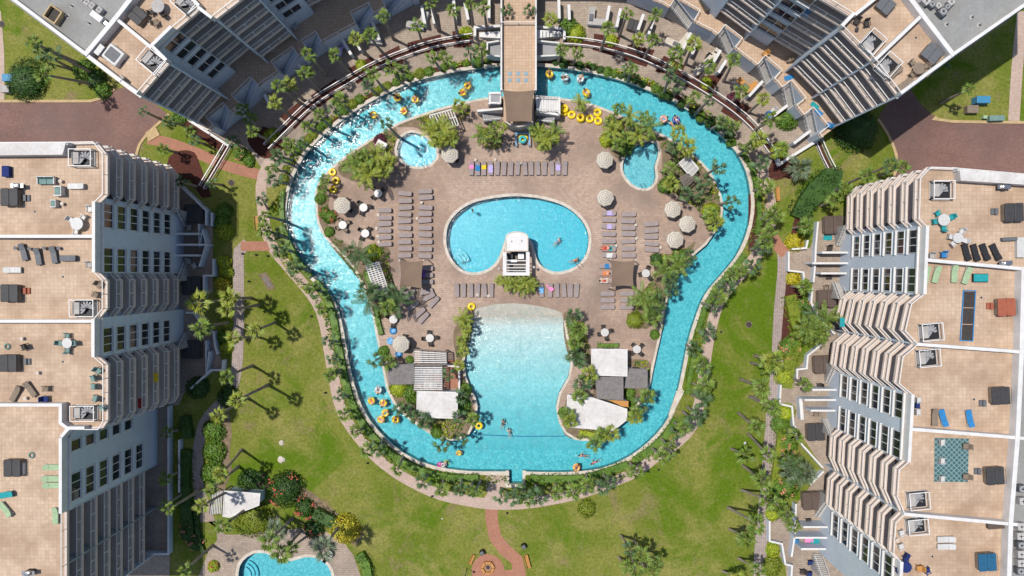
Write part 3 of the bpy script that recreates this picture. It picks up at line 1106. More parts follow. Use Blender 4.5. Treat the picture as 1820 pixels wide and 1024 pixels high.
# river-bank soil between water and path
def bank(name, a, b, z, mat_):
    q = MB()
    A, B = WL(a, z), WL(b, z)
    q.sheet(A + B[::-1], z)
    return struct(name, q, mat_)


for nm, line in (('bank_bed', [(x, y - 9) for x, y in RIV_L[:8]]), ('bank_bed', [(x, y - 9) for x, y in RIV_R[::-1][:8]])):
    ribbon(nm, line, 1.0, 0.034, 'mulch')
# ---------------------------------------------------------------- water bodies
ZW = -0.14


def slope_floor(px, py):
    """the wide pool has a beach: its floor comes up to the north edge"""
    d = -1.15
    if 815 < px < 1030 and py < 790:
        t = (py - 548) / 190.0
        d = max(-1.15, -0.02 - 1.1 * max(0.0, t) ** 0.8)
    return d


def make_water(name, outer, holes, depth, absorb, dens, plaster, amp, wscale, floor_fn=None):
    o_ = WL(outer)
    hs = [WL(h) for h in holes]
    zb = -depth - 0.25
    q = MB()
    q.sheet(o_, ZW, 0, hs)
    n0 = len(q.f)
    q2 = MB()
    q2.sheet(o_, zb, 0, hs)
    q.add(q2.v, [f[::-1] for f in q2.f])
    for l in [o_] + hs:
        q.curtain(l, zb, ZW)
    if name + '_water' not in M:
        waterm(name + '_water', absorb, dens, amp, wscale)
    struct(name + '_water', q, name + '_water')
    w = MB()
    for l in [o_] + hs:
        w.curtain(l, zb, 0.03)
    struct(name + '_wall', w, plaster)
    f = MB()
    if floor_fn is None:
        f.sheet(o_, -depth, 0, hs)
    else:
        f.sheet(o_, -depth - 0.02, 0, hs)
        nx_, ny_ = 20, 36
        x0, x1, y0, y1 = 806, 1034, 536, 800
        vs = []
        for j in range(ny_ + 1):
            for i in range(nx_ + 1):
                px, py = x0 + (x1 - x0) * i / nx_, y0 + (y1 - y0) * j / ny_
                vs.append(W(px, py, floor_fn(max(816, min(1029, px)), py)))
        b = MB()
        b.add(vs, [(j * (nx_ + 1) + i, (j + 1) * (nx_ + 1) + i, (j + 1) * (nx_ + 1) + i + 1, j * (nx_ + 1) + i + 1) for j in range(ny_) for i in range(nx_)])
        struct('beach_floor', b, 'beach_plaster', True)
    struct(name + '_floor', f, plaster)


# beach floor: bare white plaster near the shore turning to blue plaster in the deep part
m_, n_, b_ = _nodes('beach_plaster')
tc_ = n_.nodes.new('ShaderNodeTexCoord')
tc_.name = 'TC'
sx_ = n_.nodes.new('ShaderNodeSeparateXYZ')
n_.links.new(tc_.outputs['Object'], sx_.inputs[0])
mr_ = n_.nodes.new('ShaderNodeMapRange')
mr_.inputs[1].default_value = W(920, 560).y
mr_.inputs[2].default_value = W(920, 800).y
n_.links.new(sx_.outputs['Y'], mr_.inputs[0])
rp_ = n_.nodes.new('ShaderNodeValToRGB')
rp_.color_ramp.elements[0].position = 0.0
rp_.color_ramp.elements[0].color = (0.46, 0.40, 0.335, 1)
e_ = rp_.color_ramp.elements.new(0.09)
e_.color = (0.60, 0.66, 0.66, 1)
e_ = rp_.color_ramp.elements.new(0.5)
e_.color = (0.42, 0.64, 0.68, 1)
rp_.color_ramp.elements[-1].position = 1.0
rp_.color_ramp.elements[-1].color = (0.155, 0.47, 0.53, 1)
n_.links.new(mr_.outputs[0], rp_.inputs[0])
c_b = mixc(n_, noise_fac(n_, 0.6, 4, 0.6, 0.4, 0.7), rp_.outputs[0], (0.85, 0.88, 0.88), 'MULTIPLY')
c_b = mixc(n_, noise_fac(n_, 2.2, 3, 0.6, 0.3, 0.7), c_b, (0.62, 0.78, 0.82), 'MULTIPLY')  # ripple light mottled into the beach floor colour too, like the river floor
n_.links.new(c_b, b_.inputs['Base Color'])
b_.inputs['Roughness'].default_value = 0.6

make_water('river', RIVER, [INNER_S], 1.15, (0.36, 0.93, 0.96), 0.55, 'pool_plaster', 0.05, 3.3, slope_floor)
make_water('pool', POOL, [], 1.3, (0.36, 0.9, 0.96), 0.45, 'blue_plaster', 0.045, 3.3)
make_water('spa_pool', TUBPOOL, [], 0.9, (0.4, 0.88, 0.97), 0.4, 'blue_plaster', 0.045, 3.3)
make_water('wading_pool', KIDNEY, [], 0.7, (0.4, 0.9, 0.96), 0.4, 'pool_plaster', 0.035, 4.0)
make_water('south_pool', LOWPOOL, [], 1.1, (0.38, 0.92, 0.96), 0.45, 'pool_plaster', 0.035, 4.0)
# copings
q = MB()
for path, wd_, cl in ((RIV_LS, 0.5, False), (RIV_RS, 0.5, False)):
    P = [(p.x, p.y) for p in WL(path)]
    q.strip(P, wd_, 0.0, 0.09, 0, cl, -0.22 if path is RIV_LS else -0.22)
P = [(p.x, p.y) for p in WL([(904, 836), (904, 861), (929, 861), (929, 836)])]
q.strip(P, 0.45, 0.0, 0.085, 0, False, -0.2)
P = [(p.x, p.y) for p in WL(INNER_S)]
i0 = min(range(len(INNER_S)), key=lambda i: math.hypot(INNER_S[i][0] - 841, INNER_S[i][1] - 560))
i1 = min(range(len(INNER_S)), key=lambda i: math.hypot(INNER_S[i][0] - 1002, INNER_S[i][1] - 566))
q.strip(P[:i0 + 1], 0.34, 0.0, 0.09, 0, False, 0.15)
q.strip(P[i1:], 0.34, 0.0, 0.09, 0, False, 0.15)
for l, wd_ in ((POOL, 0.42), (TUBPOOL, 0.36), (KIDNEY, 0.38), (LOWPOOL, 0.42)):
    P = [(p.x, p.y) for p in WL(l)]
    a = sum(P[i][0] * P[(i + 1) % len(P)][1] - P[(i + 1) % len(P)][0] * P[i][1] for i in range(len(P)))
    q.strip(P, wd_, 0.0, 0.085, 0, True, -0.2 if a > 0 else 0.2)
struct('pool_coping', q, 'coping')
sheet('beach_edge', smooth([(845, 549), (871, 543), (911, 540), (958, 545), (1000, 556), (1002, 580), (985, 566), (958, 560), (911, 555), (875, 557), (844, 566)], 10), -0.005, 'coping') if False else None
# ---------------------------------------------------------------- the five apartment blocks
ZR, ZT, ST = 21.2, 22.3, 2.9          # roof deck, top of parapet, storey


def v2(p):
    return Vector((p[0], p[1]))


def rail(mb, path, z, h=1.05, closed=False, bal=0.17, w=0.085):
    """white railing: top and bottom rail, posts, thin balusters"""
    mb.strip(path, w, z + h - 0.06, z + h, 0, closed)
    mb.strip(path, 0.04, z + 0.1, z + 0.15, 0, closed)
    P = [v2(p) for p in path] + ([v2(path[0])] if closed else [])
    for i in range(len(P) - 1):
        a, b = P[i], P[i + 1]
        L = (b - a).length
        d = (b - a).normalized()
        rz = math.atan2(d.y, d.x)
        n = max(1, int(L / 1.6))
        for k in range(n + 1):
            p = a + d * (L * k / n)
            mb.box((p.x, p.y, z + h / 2 - 0.04), (0.07, 0.07, h - 0.1), rz)
        if bal:
            n = max(1, int(L / bal))
            for k in range(1, n):
                p = a + d * (L * k / n)
                mb.add([(p.x - d.x * .012, p.y - d.y * .012, z + 0.15), (p.x + d.x * .012, p.y + d.y * .012, z + 0.15),
                        (p.x + d.x * .012, p.y + d.y * .012, z + h - 0.06), (p.x - d.x * .012, p.y - d.y * .012, z + h - 0.06)], [(0, 1, 2, 3)])
    return mb


def inward(a, b, inside):
    d = (b - a).normalized()
    n = Vector((-d.y, d.x))
    if n.dot(inside - (a + b) / 2) < 0:
        n = -n
    return n


def block(label, segs, back, inside_px, floors, rows, base_px, roofs=None, skin='wall_paint'):
    inside = v2(W(inside_px[0], inside_px[1], ZT))
    b0 = W(base_px[0], base_px[1], ZT)
    root = thing('apartment_building', label, 'building', (b0.x, b0.y, 0))
    outline, core_ = [], []
    wins, bays, walls = [], [], []
    for sg in segs:
        P = [v2(W(x, y, ZT)) for x, y in sg[1]]
        outline += [p for p in P if not outline or (p - outline[-1]).length > 0.02]
        if sg[0] == 'bay':
            n = inward(P[0], P[-1], inside)
            rec = sg[2]
            q0, q1 = P[0] + n * rec, P[-1] + n * rec
            core_ += [P[0] + (P[1] - P[0]).normalized() * 0.0, q0, q1, P[-1]]
            bays.append((P, q0, q1, n, sg[3] if len(sg) > 3 else floors))
        else:
            core_ += P
            walls.append(P)
            if sg[0] == 'win':
                wins.append((P[0], P[-1], sg[2]))
    Bk = [v2(W(x, y, ZT)) for x, y in back]
    outline += Bk
    core_ += Bk
    cl = []
    for p in core_:
        if not cl or (p - cl[-1]).length > 0.03:
            cl.append(p)
    m = MB().prism(cl, 0, ZR - 0.3)
    obj('wall', m, skin, root)
    m = MB().prism(outline, ZR - 0.28, ZR, 0, 1)
    obj('roof_deck', m, ['roof_tile', 'balcony_paint'], root)
    for P in walls:
        if len(P) > 1:
            n = inward(P[0], P[-1], inside)
            sgn = 1 if offset([P[0], P[-1]], 0.2)[0] and (v2(offset([P[0], P[-1]], 0.2)[0]) - P[0]).dot(n) > 0 else -1
            m = MB().strip(P, 0.36, ZR + 0.003, ZT, 0, False, 0.19 * sgn)
            m.strip(P, 0.22, ZR - 0.35, ZR - 0.1, 0, False, -0.115 * sgn)
            obj('parapet', m, 'white_paint', root)
    bal_cache = {}
    for P, q0, q1, n, fl in bays:
        # roof railing over the bay, then a slab with a railing on every floor
        Pi = [v2(p) for p in P]
        rr = MB()
        rail(rr, [(p + n * 0.12).to_tuple() if hasattr(p, 'to_tuple') else p for p in Pi], ZR)
        obj('roof_railing', rr, 'rail_white', root)
        m0 = MB().strip([(p + n * 0.16).to_tuple() for p in Pi], 0.3, ZR, ZR + 0.14)
        obj('roof_kerb', m0, 'balcony_paint', root)
        poly = Pi + [q1, q0]
        for k in fl:
            z = ZR - ST * k
            m = MB().prism(poly, z - 0.24, z)
            m.strip([(p + n * 0.13).to_tuple() for p in Pi], 0.24, z + 0.002, z + 0.12)
            s_ = obj('balcony', m, 'balcony_paint', root)
            r_ = MB()
            rail(r_, [(p + n * 0.1).to_tuple() for p in Pi], z + 0.02)
            obj('railing', r_, 'rail_white', s_)
        # glass doors at the back of each bay
        d = (q1 - q0)
        L = d.length
        d = d.normalized()
        rz = math.atan2(d.y, d.x)
        for k in fl:
            z = ZR - ST * k
            mid = (q0 + q1) / 2 - n * 0.03
            g_ = MB().box((mid.x, mid.y, z + 1.12), (max(1.0, L - 1.2), 0.04, 2.2), rz)
            obj('glass_door', g_, 'window_glass', root)
        for e, q in ((Pi[0], q0), (Pi[-1], q1)):
            dd = (q - e)
            if dd.length > 0.5:
                dn = Vector((-dd.y, dd.x)).normalized() * 0.09
                f = MB().prism([e + dn, q + dn, q - dn, e - dn], 0, ZR - 0.3)
                obj('fin_wall', f, skin, root)
    for a, b, groups in wins:
        n = inward(a, b, inside)
        d = (b - a).normalized()
        rz = math.atan2(d.y, d.x)
        for g0, g1, zref, panes, rws in groups:
            u0 = (v2(W(g0[0], g0[1], zref)) - a).dot(d)
            u1 = (v2(W(g1[0], g1[1], zref)) - a).dot(d)
            u0, u1 = min(u0, u1), max(u0, u1)
            for k in (rws or rows):
                zc = ZR - ST * k + 1.52
                hh = 1.62 if k > 1 else 1.9
                c = a + d * ((u0 + u1) / 2)
                gl = MB()
                w = u1 - u0
                for q in range(panes):
                    cc = a + d * (u0 + w * (q + 0.5) / panes) - n * 0.025
                    gl.box((cc.x, cc.y, zc), (w / panes - 0.02, 0.05, hh), rz)
                o = obj('window', gl, 'window_glass', root)
                fr = MB()
                for q in range(panes + 1):
                    cc = a + d * (u0 + w * q / panes) - n * 0.05
                    fr.box((cc.x, cc.y, zc), (0.09, 0.1, hh), rz)
                for zz in (zc + hh / 2 + 0.03, zc - hh / 2 - 0.03):
                    cc = c - n * 0.052
                    fr.box((cc.x, cc.y, zz), (w + 0.12, 0.1, 0.07), rz)
                obj('frame', fr, 'white_paint', o)
                cc = c - n * 0.14
                sl = MB().box((cc.x, cc.y, zc - hh / 2 - 0.13), (w + 0.3, 0.28, 0.11), rz)
                obj('sill', sl, 'white_paint', o)
    return root


def bpart(root, name, mb, mat_):
    return obj(name, mb, mat_, root)


def pxstrip(px, w, z0, z1, zpx=None, sm=0):
    P = [(p.x, p.y) for p in WL(smooth(px, sm, False) if sm else px, z1 if zpx is None else zpx)]
    return MB().strip(P, w, z0, z1)


def pxprism(px, z0, z1, zpx=None, side=None):
    return MB().prism(WL(px, z1 if zpx is None else zpx), z0, z1, 0, side)


ALLF = (1, 2, 3, 4, 5, 6)
F5 = (1, 2, 3, 4, 5)
# west block
bw = block('long tan-decked apartment block along the west lawn, facade in shade', [
    ('wall', [(-90, 253), (120, 252)]),
    ('bay', [(120, 252), (166, 251), (183, 272), (183, 344), (169, 358)], -0.1, ALLF),
    ('win', [(169, 358), (169, 484)], [((187, 363), (187, 405), 19.8, 3, None), ((187, 441), (187, 484), 19.8, 3, None)]),
    ('bay', [(169, 484), (183, 498), (183, 549), (168, 567)], 0.7, ALLF),
    ('win', [(168, 567), (168, 635)], [((187, 583), (187, 626), 19.8, 3, None)]),
    ('bay', [(168, 635), (184, 649), (184, 750), (175, 764), (150, 764)], 0.6, ALLF),
    ('wall', [(150, 764), (123, 764), (110, 779)]),
    ('win', [(110, 779), (110, 913)], [((131, 781), (131, 800), 19.8, 1, (1, 2, 3, 4, 5)), ((131, 840), (131, 888), 19.8, 3, None)]),
    ('bay', [(110, 913), (110, 1009)], 1.9, ALLF),
    ('bay', [(110, 1009), (110, 1110)], 1.9, ALLF)],
    [(-90, 1110)], (20, 600), ALLF, ALLF, (100, 600))
for px in ([(-90, 420), (166, 420)], [(-90, 571), (165, 571)], [(-90, 720), (107, 720), (107, 752), (123, 764)]):
    bpart(bw, 'deck_wall', pxstrip(px, 0.36, ZR + 0.004, ZT - 0.004), 'white_paint')
bpart(bw, 'roof_cap', pxprism([(-90, 255), (10, 254.5), (117, 253.5), (111, 275), (-90, 277)], ZR + 0.006, ZT + 0.15), 'white_roof')
# east block
be = block('long tan-decked apartment block beside the east walk, sunlit balconies', [
    ('wall', [(1930, 318), (1703, 298)]),
    ('bay', [(1703, 298), (1654, 296), (1635, 316), (1633, 388), (1646, 401)], -0.1, ALLF),
    ('win', [(1646, 401), (1641, 523)], [((1627, 409), (1626, 450), 19.8, 3, None), ((1624, 477), (1623, 519), 19.8, 3, None)]),
    ('bay', [(1641, 523), (1619, 540), (1608, 588), (1630, 612)], 0.7, ALLF),
    ('bay', [(1630, 612), (1604, 634), (1597, 682), (1620, 701)], 0.7, ALLF),
    ('win', [(1620, 701), (1613, 822)], [((1603, 699), (1602, 742), 19.8, 3, None), ((1598, 766), (1597, 812), 19.8, 3, None)]),
    ('bay', [(1613, 822), (1597, 836), (1594, 884), (1607, 914)], 0.7, ALLF),
    ('bay', [(1607, 914), (1591, 930), (1587, 984), (1600, 999)], 0.7, ALLF),
    ('win', [(1600, 999), (1594, 1110)], [((1582, 987), (1580, 1032), 19.8, 3, None)])],
    [(1930, 1110)], (1720, 600), ALLF, ALLF, (1700, 640))
for px in ([(1646, 462), (1930, 488)], [(1630, 612), (1930, 634)], [(1621, 763), (1930, 788)], [(1607, 914), (1930, 944)]):
    bpart(be, 'deck_wall', pxstrip(px, 0.36, ZR + 0.004, ZT - 0.004), 'white_paint')
bpart(be, 'roof_cap', pxprism([(1705, 299), (1815, 308), (1930, 317), (1930, 340), (1832, 329), (1708, 321)], ZR + 0.006, ZT + 0.15), 'white_roof')
bpart(be, 'flat_roof', pxprism([(1818, 480), (1930, 490), (1930, 1110), (1793, 1110), (1799, 935), (1812, 780), (1818, 630)], ZR + 0.01, ZR + 0.32), 'flat_roof')
bpart(be, 'roof_wall', pxstrip([(1820, 478), (1816, 628), (1809, 778), (1797, 928), (1791, 1110)], 0.5, ZR + 0.012, ZT + 0.1), 'white_paint')
# north-west block
bnw = block('angled apartment block in the north-west corner, shaded balconies and grey roof', [
    ('wall', [(-90, -84), (10, -8), (150, 98), (218, 150), (242, 167)]),
    ('bay', [(242, 167), (293, 109)], 1.9, F5),
    ('wall', [(293, 109), (269, 85)]),
    ('win', [(269, 85), (306, 49)], [((369, 133), (401, 116), 8.1, 2, F5)]),
    ('bay', [(306, 49), (353, 10)], 1.5, F5),
    ('wall', [(353, 10), (378, 29)]),
    ('bay', [(378, 29), (442, -20)], 1.9, F5),
    ('wall', [(442, -20), (426, -46)]),
    ('win', [(426, -46), (476, -78)], [((500, 22), (535, 12), 8.1, 2, (2, 3, 4, 5))]),
    ('bay', [(476, -78), (560, -120)], 1.7, F5)],
    [(540, -200), (-90, -200)], (250, -60), F5, F5, (200, 40))
bpart(bnw, 'flat_roof', pxprism([(-90, -80), (10, -5), (148, 99), (203, 33), (250, -25), (260, -200), (-90, -200)], ZR + 0.01, ZR + 0.32), 'flat_roof')
for px in ([(150, 98), (205, 32), (252, -28)], [(206, 33), (269, 85)], [(353, 10), (330, -14), (300, -50)]):
    bpart(bnw, 'deck_wall', pxstrip(px, 0.5 if px[0][0] == 150 else 0.36, ZR + 0.005, ZT + 0.12 if px[0][0] == 150 else ZT - 0.006), 'white_paint')
# north-east block
bne = block('angled apartment block in the north-east corner, sunlit tan balconies and grey roof', [
    ('wall', [(1930, -62), (1820, 13), (1696, 99), (1603, 168)]),
    ('bay', [(1603, 168), (1556, 106)], 1.9, F5),
    ('bay', [(1556, 106), (1499, 48)], 1.9, F5),
    ('wall', [(1499, 48), (1520, 26)]),
    ('bay', [(1520, 26), (1459, -10)], 1.6, F5),
    ('win', [(1459, -10), (1412, -38)], [((1350, 41), (1384, 60), 8.1, 2, F5)]),
    ('wall', [(1412, -38), (1410, -22)]),
    ('bay', [(1410, -22), (1346, -70)], 1.9, F5),
    ('wall', [(1346, -70), (1330, -110)])],
    [(1420, -200), (1930, -200)], (1600, -60), F5, F5, (1600, 20))
bpart(bne, 'flat_roof', pxprism([(1930, -60), (1820, 15), (1698, 99), (1640, 26), (1590, -40), (1580, -200), (1930, -200)], ZR + 0.01, ZR + 0.32), 'flat_roof')
for px in ([(1696, 99), (1640, 26), (1588, -44)], [(1638, 28), (1556, 106)], [(1520, 26), (1556, -3), (1600, -44)]):
    bpart(bne, 'deck_wall', pxstrip(px, 0.5 if px[0][0] == 1696 else 0.36, ZR + 0.005, ZT + 0.12 if px[0][0] == 1696 else ZT - 0.006), 'white_paint')
# north block, only its shade and its foot reach the picture
bn = thing('apartment_building', 'shaded foot of the central north block behind the footbridge terrace', 'building', tuple(W(920, -150, 8).xy) + (0,))
bpart(bn, 'wall', pxprism([(560, -120), (600, -148), (700, -172), (860, -182), (1000, -182), (1160, -170), (1280, -140), (1346, -70), (1330, -230), (560, -230)], 0, ZR, ZT), 'wall_paint')


# terraces one storey up along both northern blocks, and the stairs that come down from them
def stair(mb, p0, p1, z0, z1, w, n=12):
    a, b = W(p0[0], p0[1], z0), W(p1[0], p1[1], z1)
    d = (b - a).xy
    L = d.length
    d = d.normalized()
    rz = math.atan2(d.y, d.x)
    for k in range(n):
        t = (k + 0.5) / n
        c = a.xy + d * (L * t)
        zt = z0 + (z1 - z0) * (k + 0.5) / n
        mb.box((c.x, c.y, zt / 2), (L / n + 0.02 * (k % 2), w, max(0.05, zt)), rz)
    sd = Vector((-d.y, d.x)) * (w / 2 - 0.05)
    return a.xy, b.xy, sd


def srail(mb, a, b, sd, z0, z1):
    for s_ in (-1, 1):
        p, q = a + sd * s_, b + sd * s_
        mb.strip([p.to_tuple(), q.to_tuple()], 0.09, [z0 + 0.85, z1 + 0.85], [z0 + 0.95, z1 + 0.95])
        n = max(2, int((q - p).length / 0.5))
        for k in range(n + 1):
            c = p.lerp(q, k / n)
            zb = z0 + (z1 - z0) * k / n
            mb.box((c.x, c.y, zb + 0.44), (0.05, 0.05, 0.88))


def terrace(root, front, backp, notches, mat_, z=3.8):
    """a raised walk in front of the lowest flats, with stair wells let into its edge"""
    P = [v2(p) for p in WL(front, z)]
    B = [v2(p) for p in WL(backp, z)]
    cen = sum(B, Vector((0, 0))) / len(B)
    edge, flights = [P[0]], []
    for i in range(len(P) - 1):
        a, b = P[i], P[i + 1]
        if i in notches and (b - a).length > 3.0:
            d = (b - a).normalized()
            n = Vector((-d.y, d.x))
            if n.dot(cen - a) < 0:
                n = -n
            L = (b - a).length
            q0, q1 = a + d * (L * 0.2), a + d * (L * 0.86)
            edge += [q0, q0 + n * 1.55, q1 + n * 1.55, q1]
            f0, f1 = (q0, q1) if notches[i] > 0 else (q1, q0)
            flights.append((f0 + n * 0.85, f1 + n * 0.85))
        edge.append(b)
    bpart(root, 'terrace', MB().prism(edge + B, 0, z, 0, 1), ['terrace_tile', 'wall_paint'])
    r_ = MB()
    rail(r_, [p.to_tuple() for p in edge], z, 1.0, False, 0.2)
    bpart(root, 'terrace_railing', r_, 'rail_white')
    for a, b in flights:
        d = (b - a)
        L = d.length
        d = d.normalized()
        rz = math.atan2(d.y, d.x)
        m, r2 = MB(), MB()
        n = 14
        for k in range(n):
            zt = z - 0.15 - (z - 0.2) * (k + 0.5) / n
            c = a + d * (L * (k + 0.5) / n)
            m.box((c.x, c.y, zt / 2), (L / n + 0.02 * (k % 2), 1.25, zt), rz)
        s_ = obj('stair', m, mat_, root)
        srail(r2, a, b, Vector((-d.y, d.x)) * 0.6, z - 0.2, 0.1)
        obj('handrail', r2, 'rail_white', s_)


terrace(bnw, [(352, 222), (374, 233), (420, 196), (470, 147), (486, 137), (542, 97), (580, 73), (624, 49), (674, 23), (740, -12)], [(700, -100), (440, -60), (330, 110)], {1: -1, 2: -1, 4: -1, 5: -1, 7: -1, 8: -1}, 'wall_paint')
terrace(bne, [(1120, -14), (1176, 8), (1240, 45), (1264, 57), (1310, 92), (1334, 110), (1379, 148), (1417, 196), (1458, 246)], [(1500, 215), (1440, 50), (1260, -70)], {1: 1, 3: 1, 5: 1, 6: 1, 7: 1}, 'concrete')
for root, lst in ((bw, [((312, 372), (326, 402), 3.6, 0.2), ((312, 500), (325, 468), 3.6, 0.2), ((314, 622), (327, 592), 3.6, 0.2)]),
                  (be, [((1508, 400), (1493, 436), 3.6, 0.2), ((1497, 533), (1486, 503), 3.6, 0.2), ((1488, 648), (1474, 679), 3.6, 0.2), ((1482, 776), (1468, 744), 3.6, 0.2), ((1479, 884), (1455, 918), 3.6, 0.2), ((1466, 1028), (1451, 984), 3.6, 0.2)])):
    for p0, p1, za, zb in lst:
        m, r2 = MB(), MB()
        a, b, sd = stair(m, p0, p1, za, zb, 1.2)
        s_ = obj('stair', m, 'concrete', root)
        srail(r2, a, b, sd, za, zb)
        obj('handrail', r2, 'rail_white', s_)

# roof deck stairwells with spiral stairs; a black plate stands for the shaded opening
def stairwell(root, px, w, l, rz, lit):
    c = W(px[0], px[1], ZR + 0.5)
    m = MB().box((c.x, c.y, ZR + 0.012), (l, w, 0.02), rz, 0)
    o = bpart(root, 'stairwell', m, 'black_metal')
    R = Matrix.Rotation(rz, 2)
    t = MB()
    for k in range(9):
        a = k * 0.5
        p = R @ Vector((0.15 + 0.42 * math.cos(a), 0.42 * math.sin(a)))
        t.box((c.x + p.x, c.y + p.y, ZR + 0.05 + k * 0.05), (0.75, 0.22, 0.04), rz + a)
    t.tube([(c.x + (R @ Vector((0.15, 0))).x, c.y + (R @ Vector((0.15, 0))).y, ZR), (c.x + (R @ Vector((0.15, 0))).x, c.y + (R @ Vector((0.15, 0))).y, ZR + 1.2)], 0.06)
    obj('spiral_stair', t, 'stair_grey', o)
    r_ = MB()
    pts = [R @ Vector((x * l / 2, y * w / 2)) for x, y in ((-1, -1), (1, -1), (1, 1), (-1, 1))]
    rail(r_, [(c.x + p.x, c.y + p.y) for p in pts], ZR, 1.05, True, 0.2)
    obj('railing', r_, 'rail_white', o)
    p = R @ Vector((-l / 2 + 0.45, 0.0))
    obj('hatch', MB().box((c.x + p.x, c.y + p.y, ZR + 0.3), (0.8, w * 0.7, 0.5), rz), 'concrete', o)


for root, px, w, l, rz in ((bw, (146, 281), 1.9, 2.5, 0), (bw, (149, 548), 1.9, 2.7, 0), (bw, (150, 734), 1.7, 2.7, 0), (be, (1674, 338), 2.0, 2.3, 0), (be, (1654, 590), 1.9, 2.3, 0.1), (be, (1649, 636), 1.9, 2.3, 0.1),
                           (be, (1631, 889), 1.9, 2.2, 0.1), (be, (1629, 935), 1.7, 2.2, 0.1), (bnw, (272, 110), 2.0, 2.7, -0.7), (bnw, (330, 6), 1.9, 2.4, -0.7), (bne, (1549, 76), 1.9, 2.3, 0.85), (bne, (1577, 117), 1.9, 2.3, 0.85)):
    stairwell(root, px, w, l, rz, 0)

# patio floors at the foot of the west and east blocks
q = MB()
q.sheet(WL([(250, 330), (320, 326), (366, 374), (366, 398), (378, 404), (378, 520), (362, 524), (362, 556), (384, 600), (396, 655), (362, 668), (330, 695), (318, 720), (250, 720)], 0.05), 0.05)
q.sheet(WL([(200, 722), (302, 722), (302, 986), (300, 1100), (200, 1100)], 0.05), 0.05)
q.sheet(WL([(1456, 392), (1530, 380), (1530, 1090), (1402, 1090), (1396, 1003), (1368, 962), (1368, 928), (1413, 900), (1463, 832), (1413, 757), (1411, 740), (1386, 718), (1388, 686), (1417, 657), (1436, 632), (1472, 598), (1442, 540),
            (1444, 500), (1402, 481), (1403, 448), (1440, 440)], 0.05), 0.05)
struct('patio_paving', q, 'patio_paver')


# ---------------------------------------------------------------- low white walls
def pwall(px, h, label, w=0.2, sm=0, name='patio_wall', mat_='white_paint', z0=0.0):
    P = WL(smooth(px, sm, False) if sm else px, z0 + h)
    mid = sum(P, Vector((0, 0, 0))) / len(P)
    o = thing(name, label, 'wall', (mid.x, mid.y, z0))
    m = MB().strip([(p.x, p.y) for p in P], w, z0, z0 + h - 0.1)
    obj('wall_body', m, 'wall_paint', o)
    m = MB().strip([(p.x, p.y) for p in P], w + 0.05, z0 + h - 0.1, z0 + h)
    obj('coping', m, mat_, o)
    return o


pwall([(320, 330), (366, 374), (366, 400)], 1.5, 'diagonal white wall closing the northernmost west patio')
pwall([(376, 378), (376, 402)], 1.2, 'short white wall behind palm at the covered west patio')
pwall([(353, 398), (354, 436), (360, 410), (366, 434), (354, 474)], 1.6, 'zigzag white screen between the two shaded west patios', 0.18)
pwall([(362, 530), (362, 490), (379, 490), (379, 460)], 1.3, 'stepped white wall beside yellow shrubs on the west patios')
pwall([(330, 556), (344, 556), (358, 575)], 1.3, 'short bent white wall between palms under the west facade')
pwall([(366, 590), (379, 590), (382, 614), (386, 630)], 1.2, 'white wall beside yellow-leaved shrubs along the west walk')
pwall([(366, 606), (366, 662), (372, 625)], 1.6, 'tall narrow white screen on the west patio')
pwall([(396, 640), (395, 658), (374, 658), (338, 692)], 1.2, 'angled white wall closing the south end of the west patios')
pwall([(299, 722), (299, 985), (256, 985)], 1.2, 'long white wall beside the wide shaded patio in the south-west')
pwall([(318, 782), (318, 876)], 1.1, 'white rail wall above the sunken bed in the south-west')
for i, y in enumerate((415.7, 435, 454)):
    pwall([(305, y), (352 if i != 1 else 366, y)], 2.7, ('northern', 'middle', 'southern')[i] + ' of three shaded dividing walls on the west patio', 0.22)
for blk, lst in (('beside the brown hot tub with teal mat', ((1461, 1507, 449), (1444, 1507, 468), (1459, 1505, 486))), ('near the middle of the east patios', ((1444, 1489, 693), (1430, 1488, 711), (1441, 1487, 730))),
                 ('by the magenta towel', ((1428, 1471, 937), (1413, 1471, 956), (1424, 1468, 976)))):
    for i, (x0, x1, y) in enumerate(lst):
        pwall([(x0, y), (x1, y)], 2.7, ('northern', 'middle', 'southern')[i] + ' of three dividing walls ' + blk, 0.22)
pwall([(1454, 394), (1450, 440), (1449, 470), (1446, 502)], 1.2, 'white railing wall west of the brown hot tub with teal mat')
pwall([(1402, 447), (1402, 481), (1428, 484), (1430, 500)], 1.1, 'stepped white wall at the top of the east walk')
pwall([(1408, 443), (1433, 441), (1436, 427)], 1.0, 'low white wall behind the round yellow shrub by the east walk')
pwall([(1444, 512), (1442, 538), (1454, 563), (1484, 594)], 1.1, 'bent white wall behind the hedge under the east balconies')
pwall([(1461, 612), (1436, 632), (1434, 655), (1417, 657), (1417, 676)], 1.1, 'white wall stepping round the second brown hot tub patio')
pwall([(1388, 684), (1386, 718), (1408, 723), (1411, 759)], 1.1, 'white wall of the small entry court beside the east walk')
pwall([(1423, 709), (1426, 746)], 1.3, 'short double white wall beside the east entry court', 0.4)
pwall([(1413, 757), (1418, 782), (1463, 832)], 1.1, 'slanting white wall above the coral-flowered bushes')
pwall([(1464, 838), (1440, 862)], 1.1, 'short white wall hidden by the big silvery palm clump')
pwall([(1415, 896), (1413, 951), (1407, 990)], 1.3, 'long white wall beside the magenta towel patio')
pwall([(1368, 926), (1368, 962), (1390, 967), (1396, 1003), (1408, 1006), (1405, 1050)], 1.1, 'stepped white wall at the south end of the east walk')
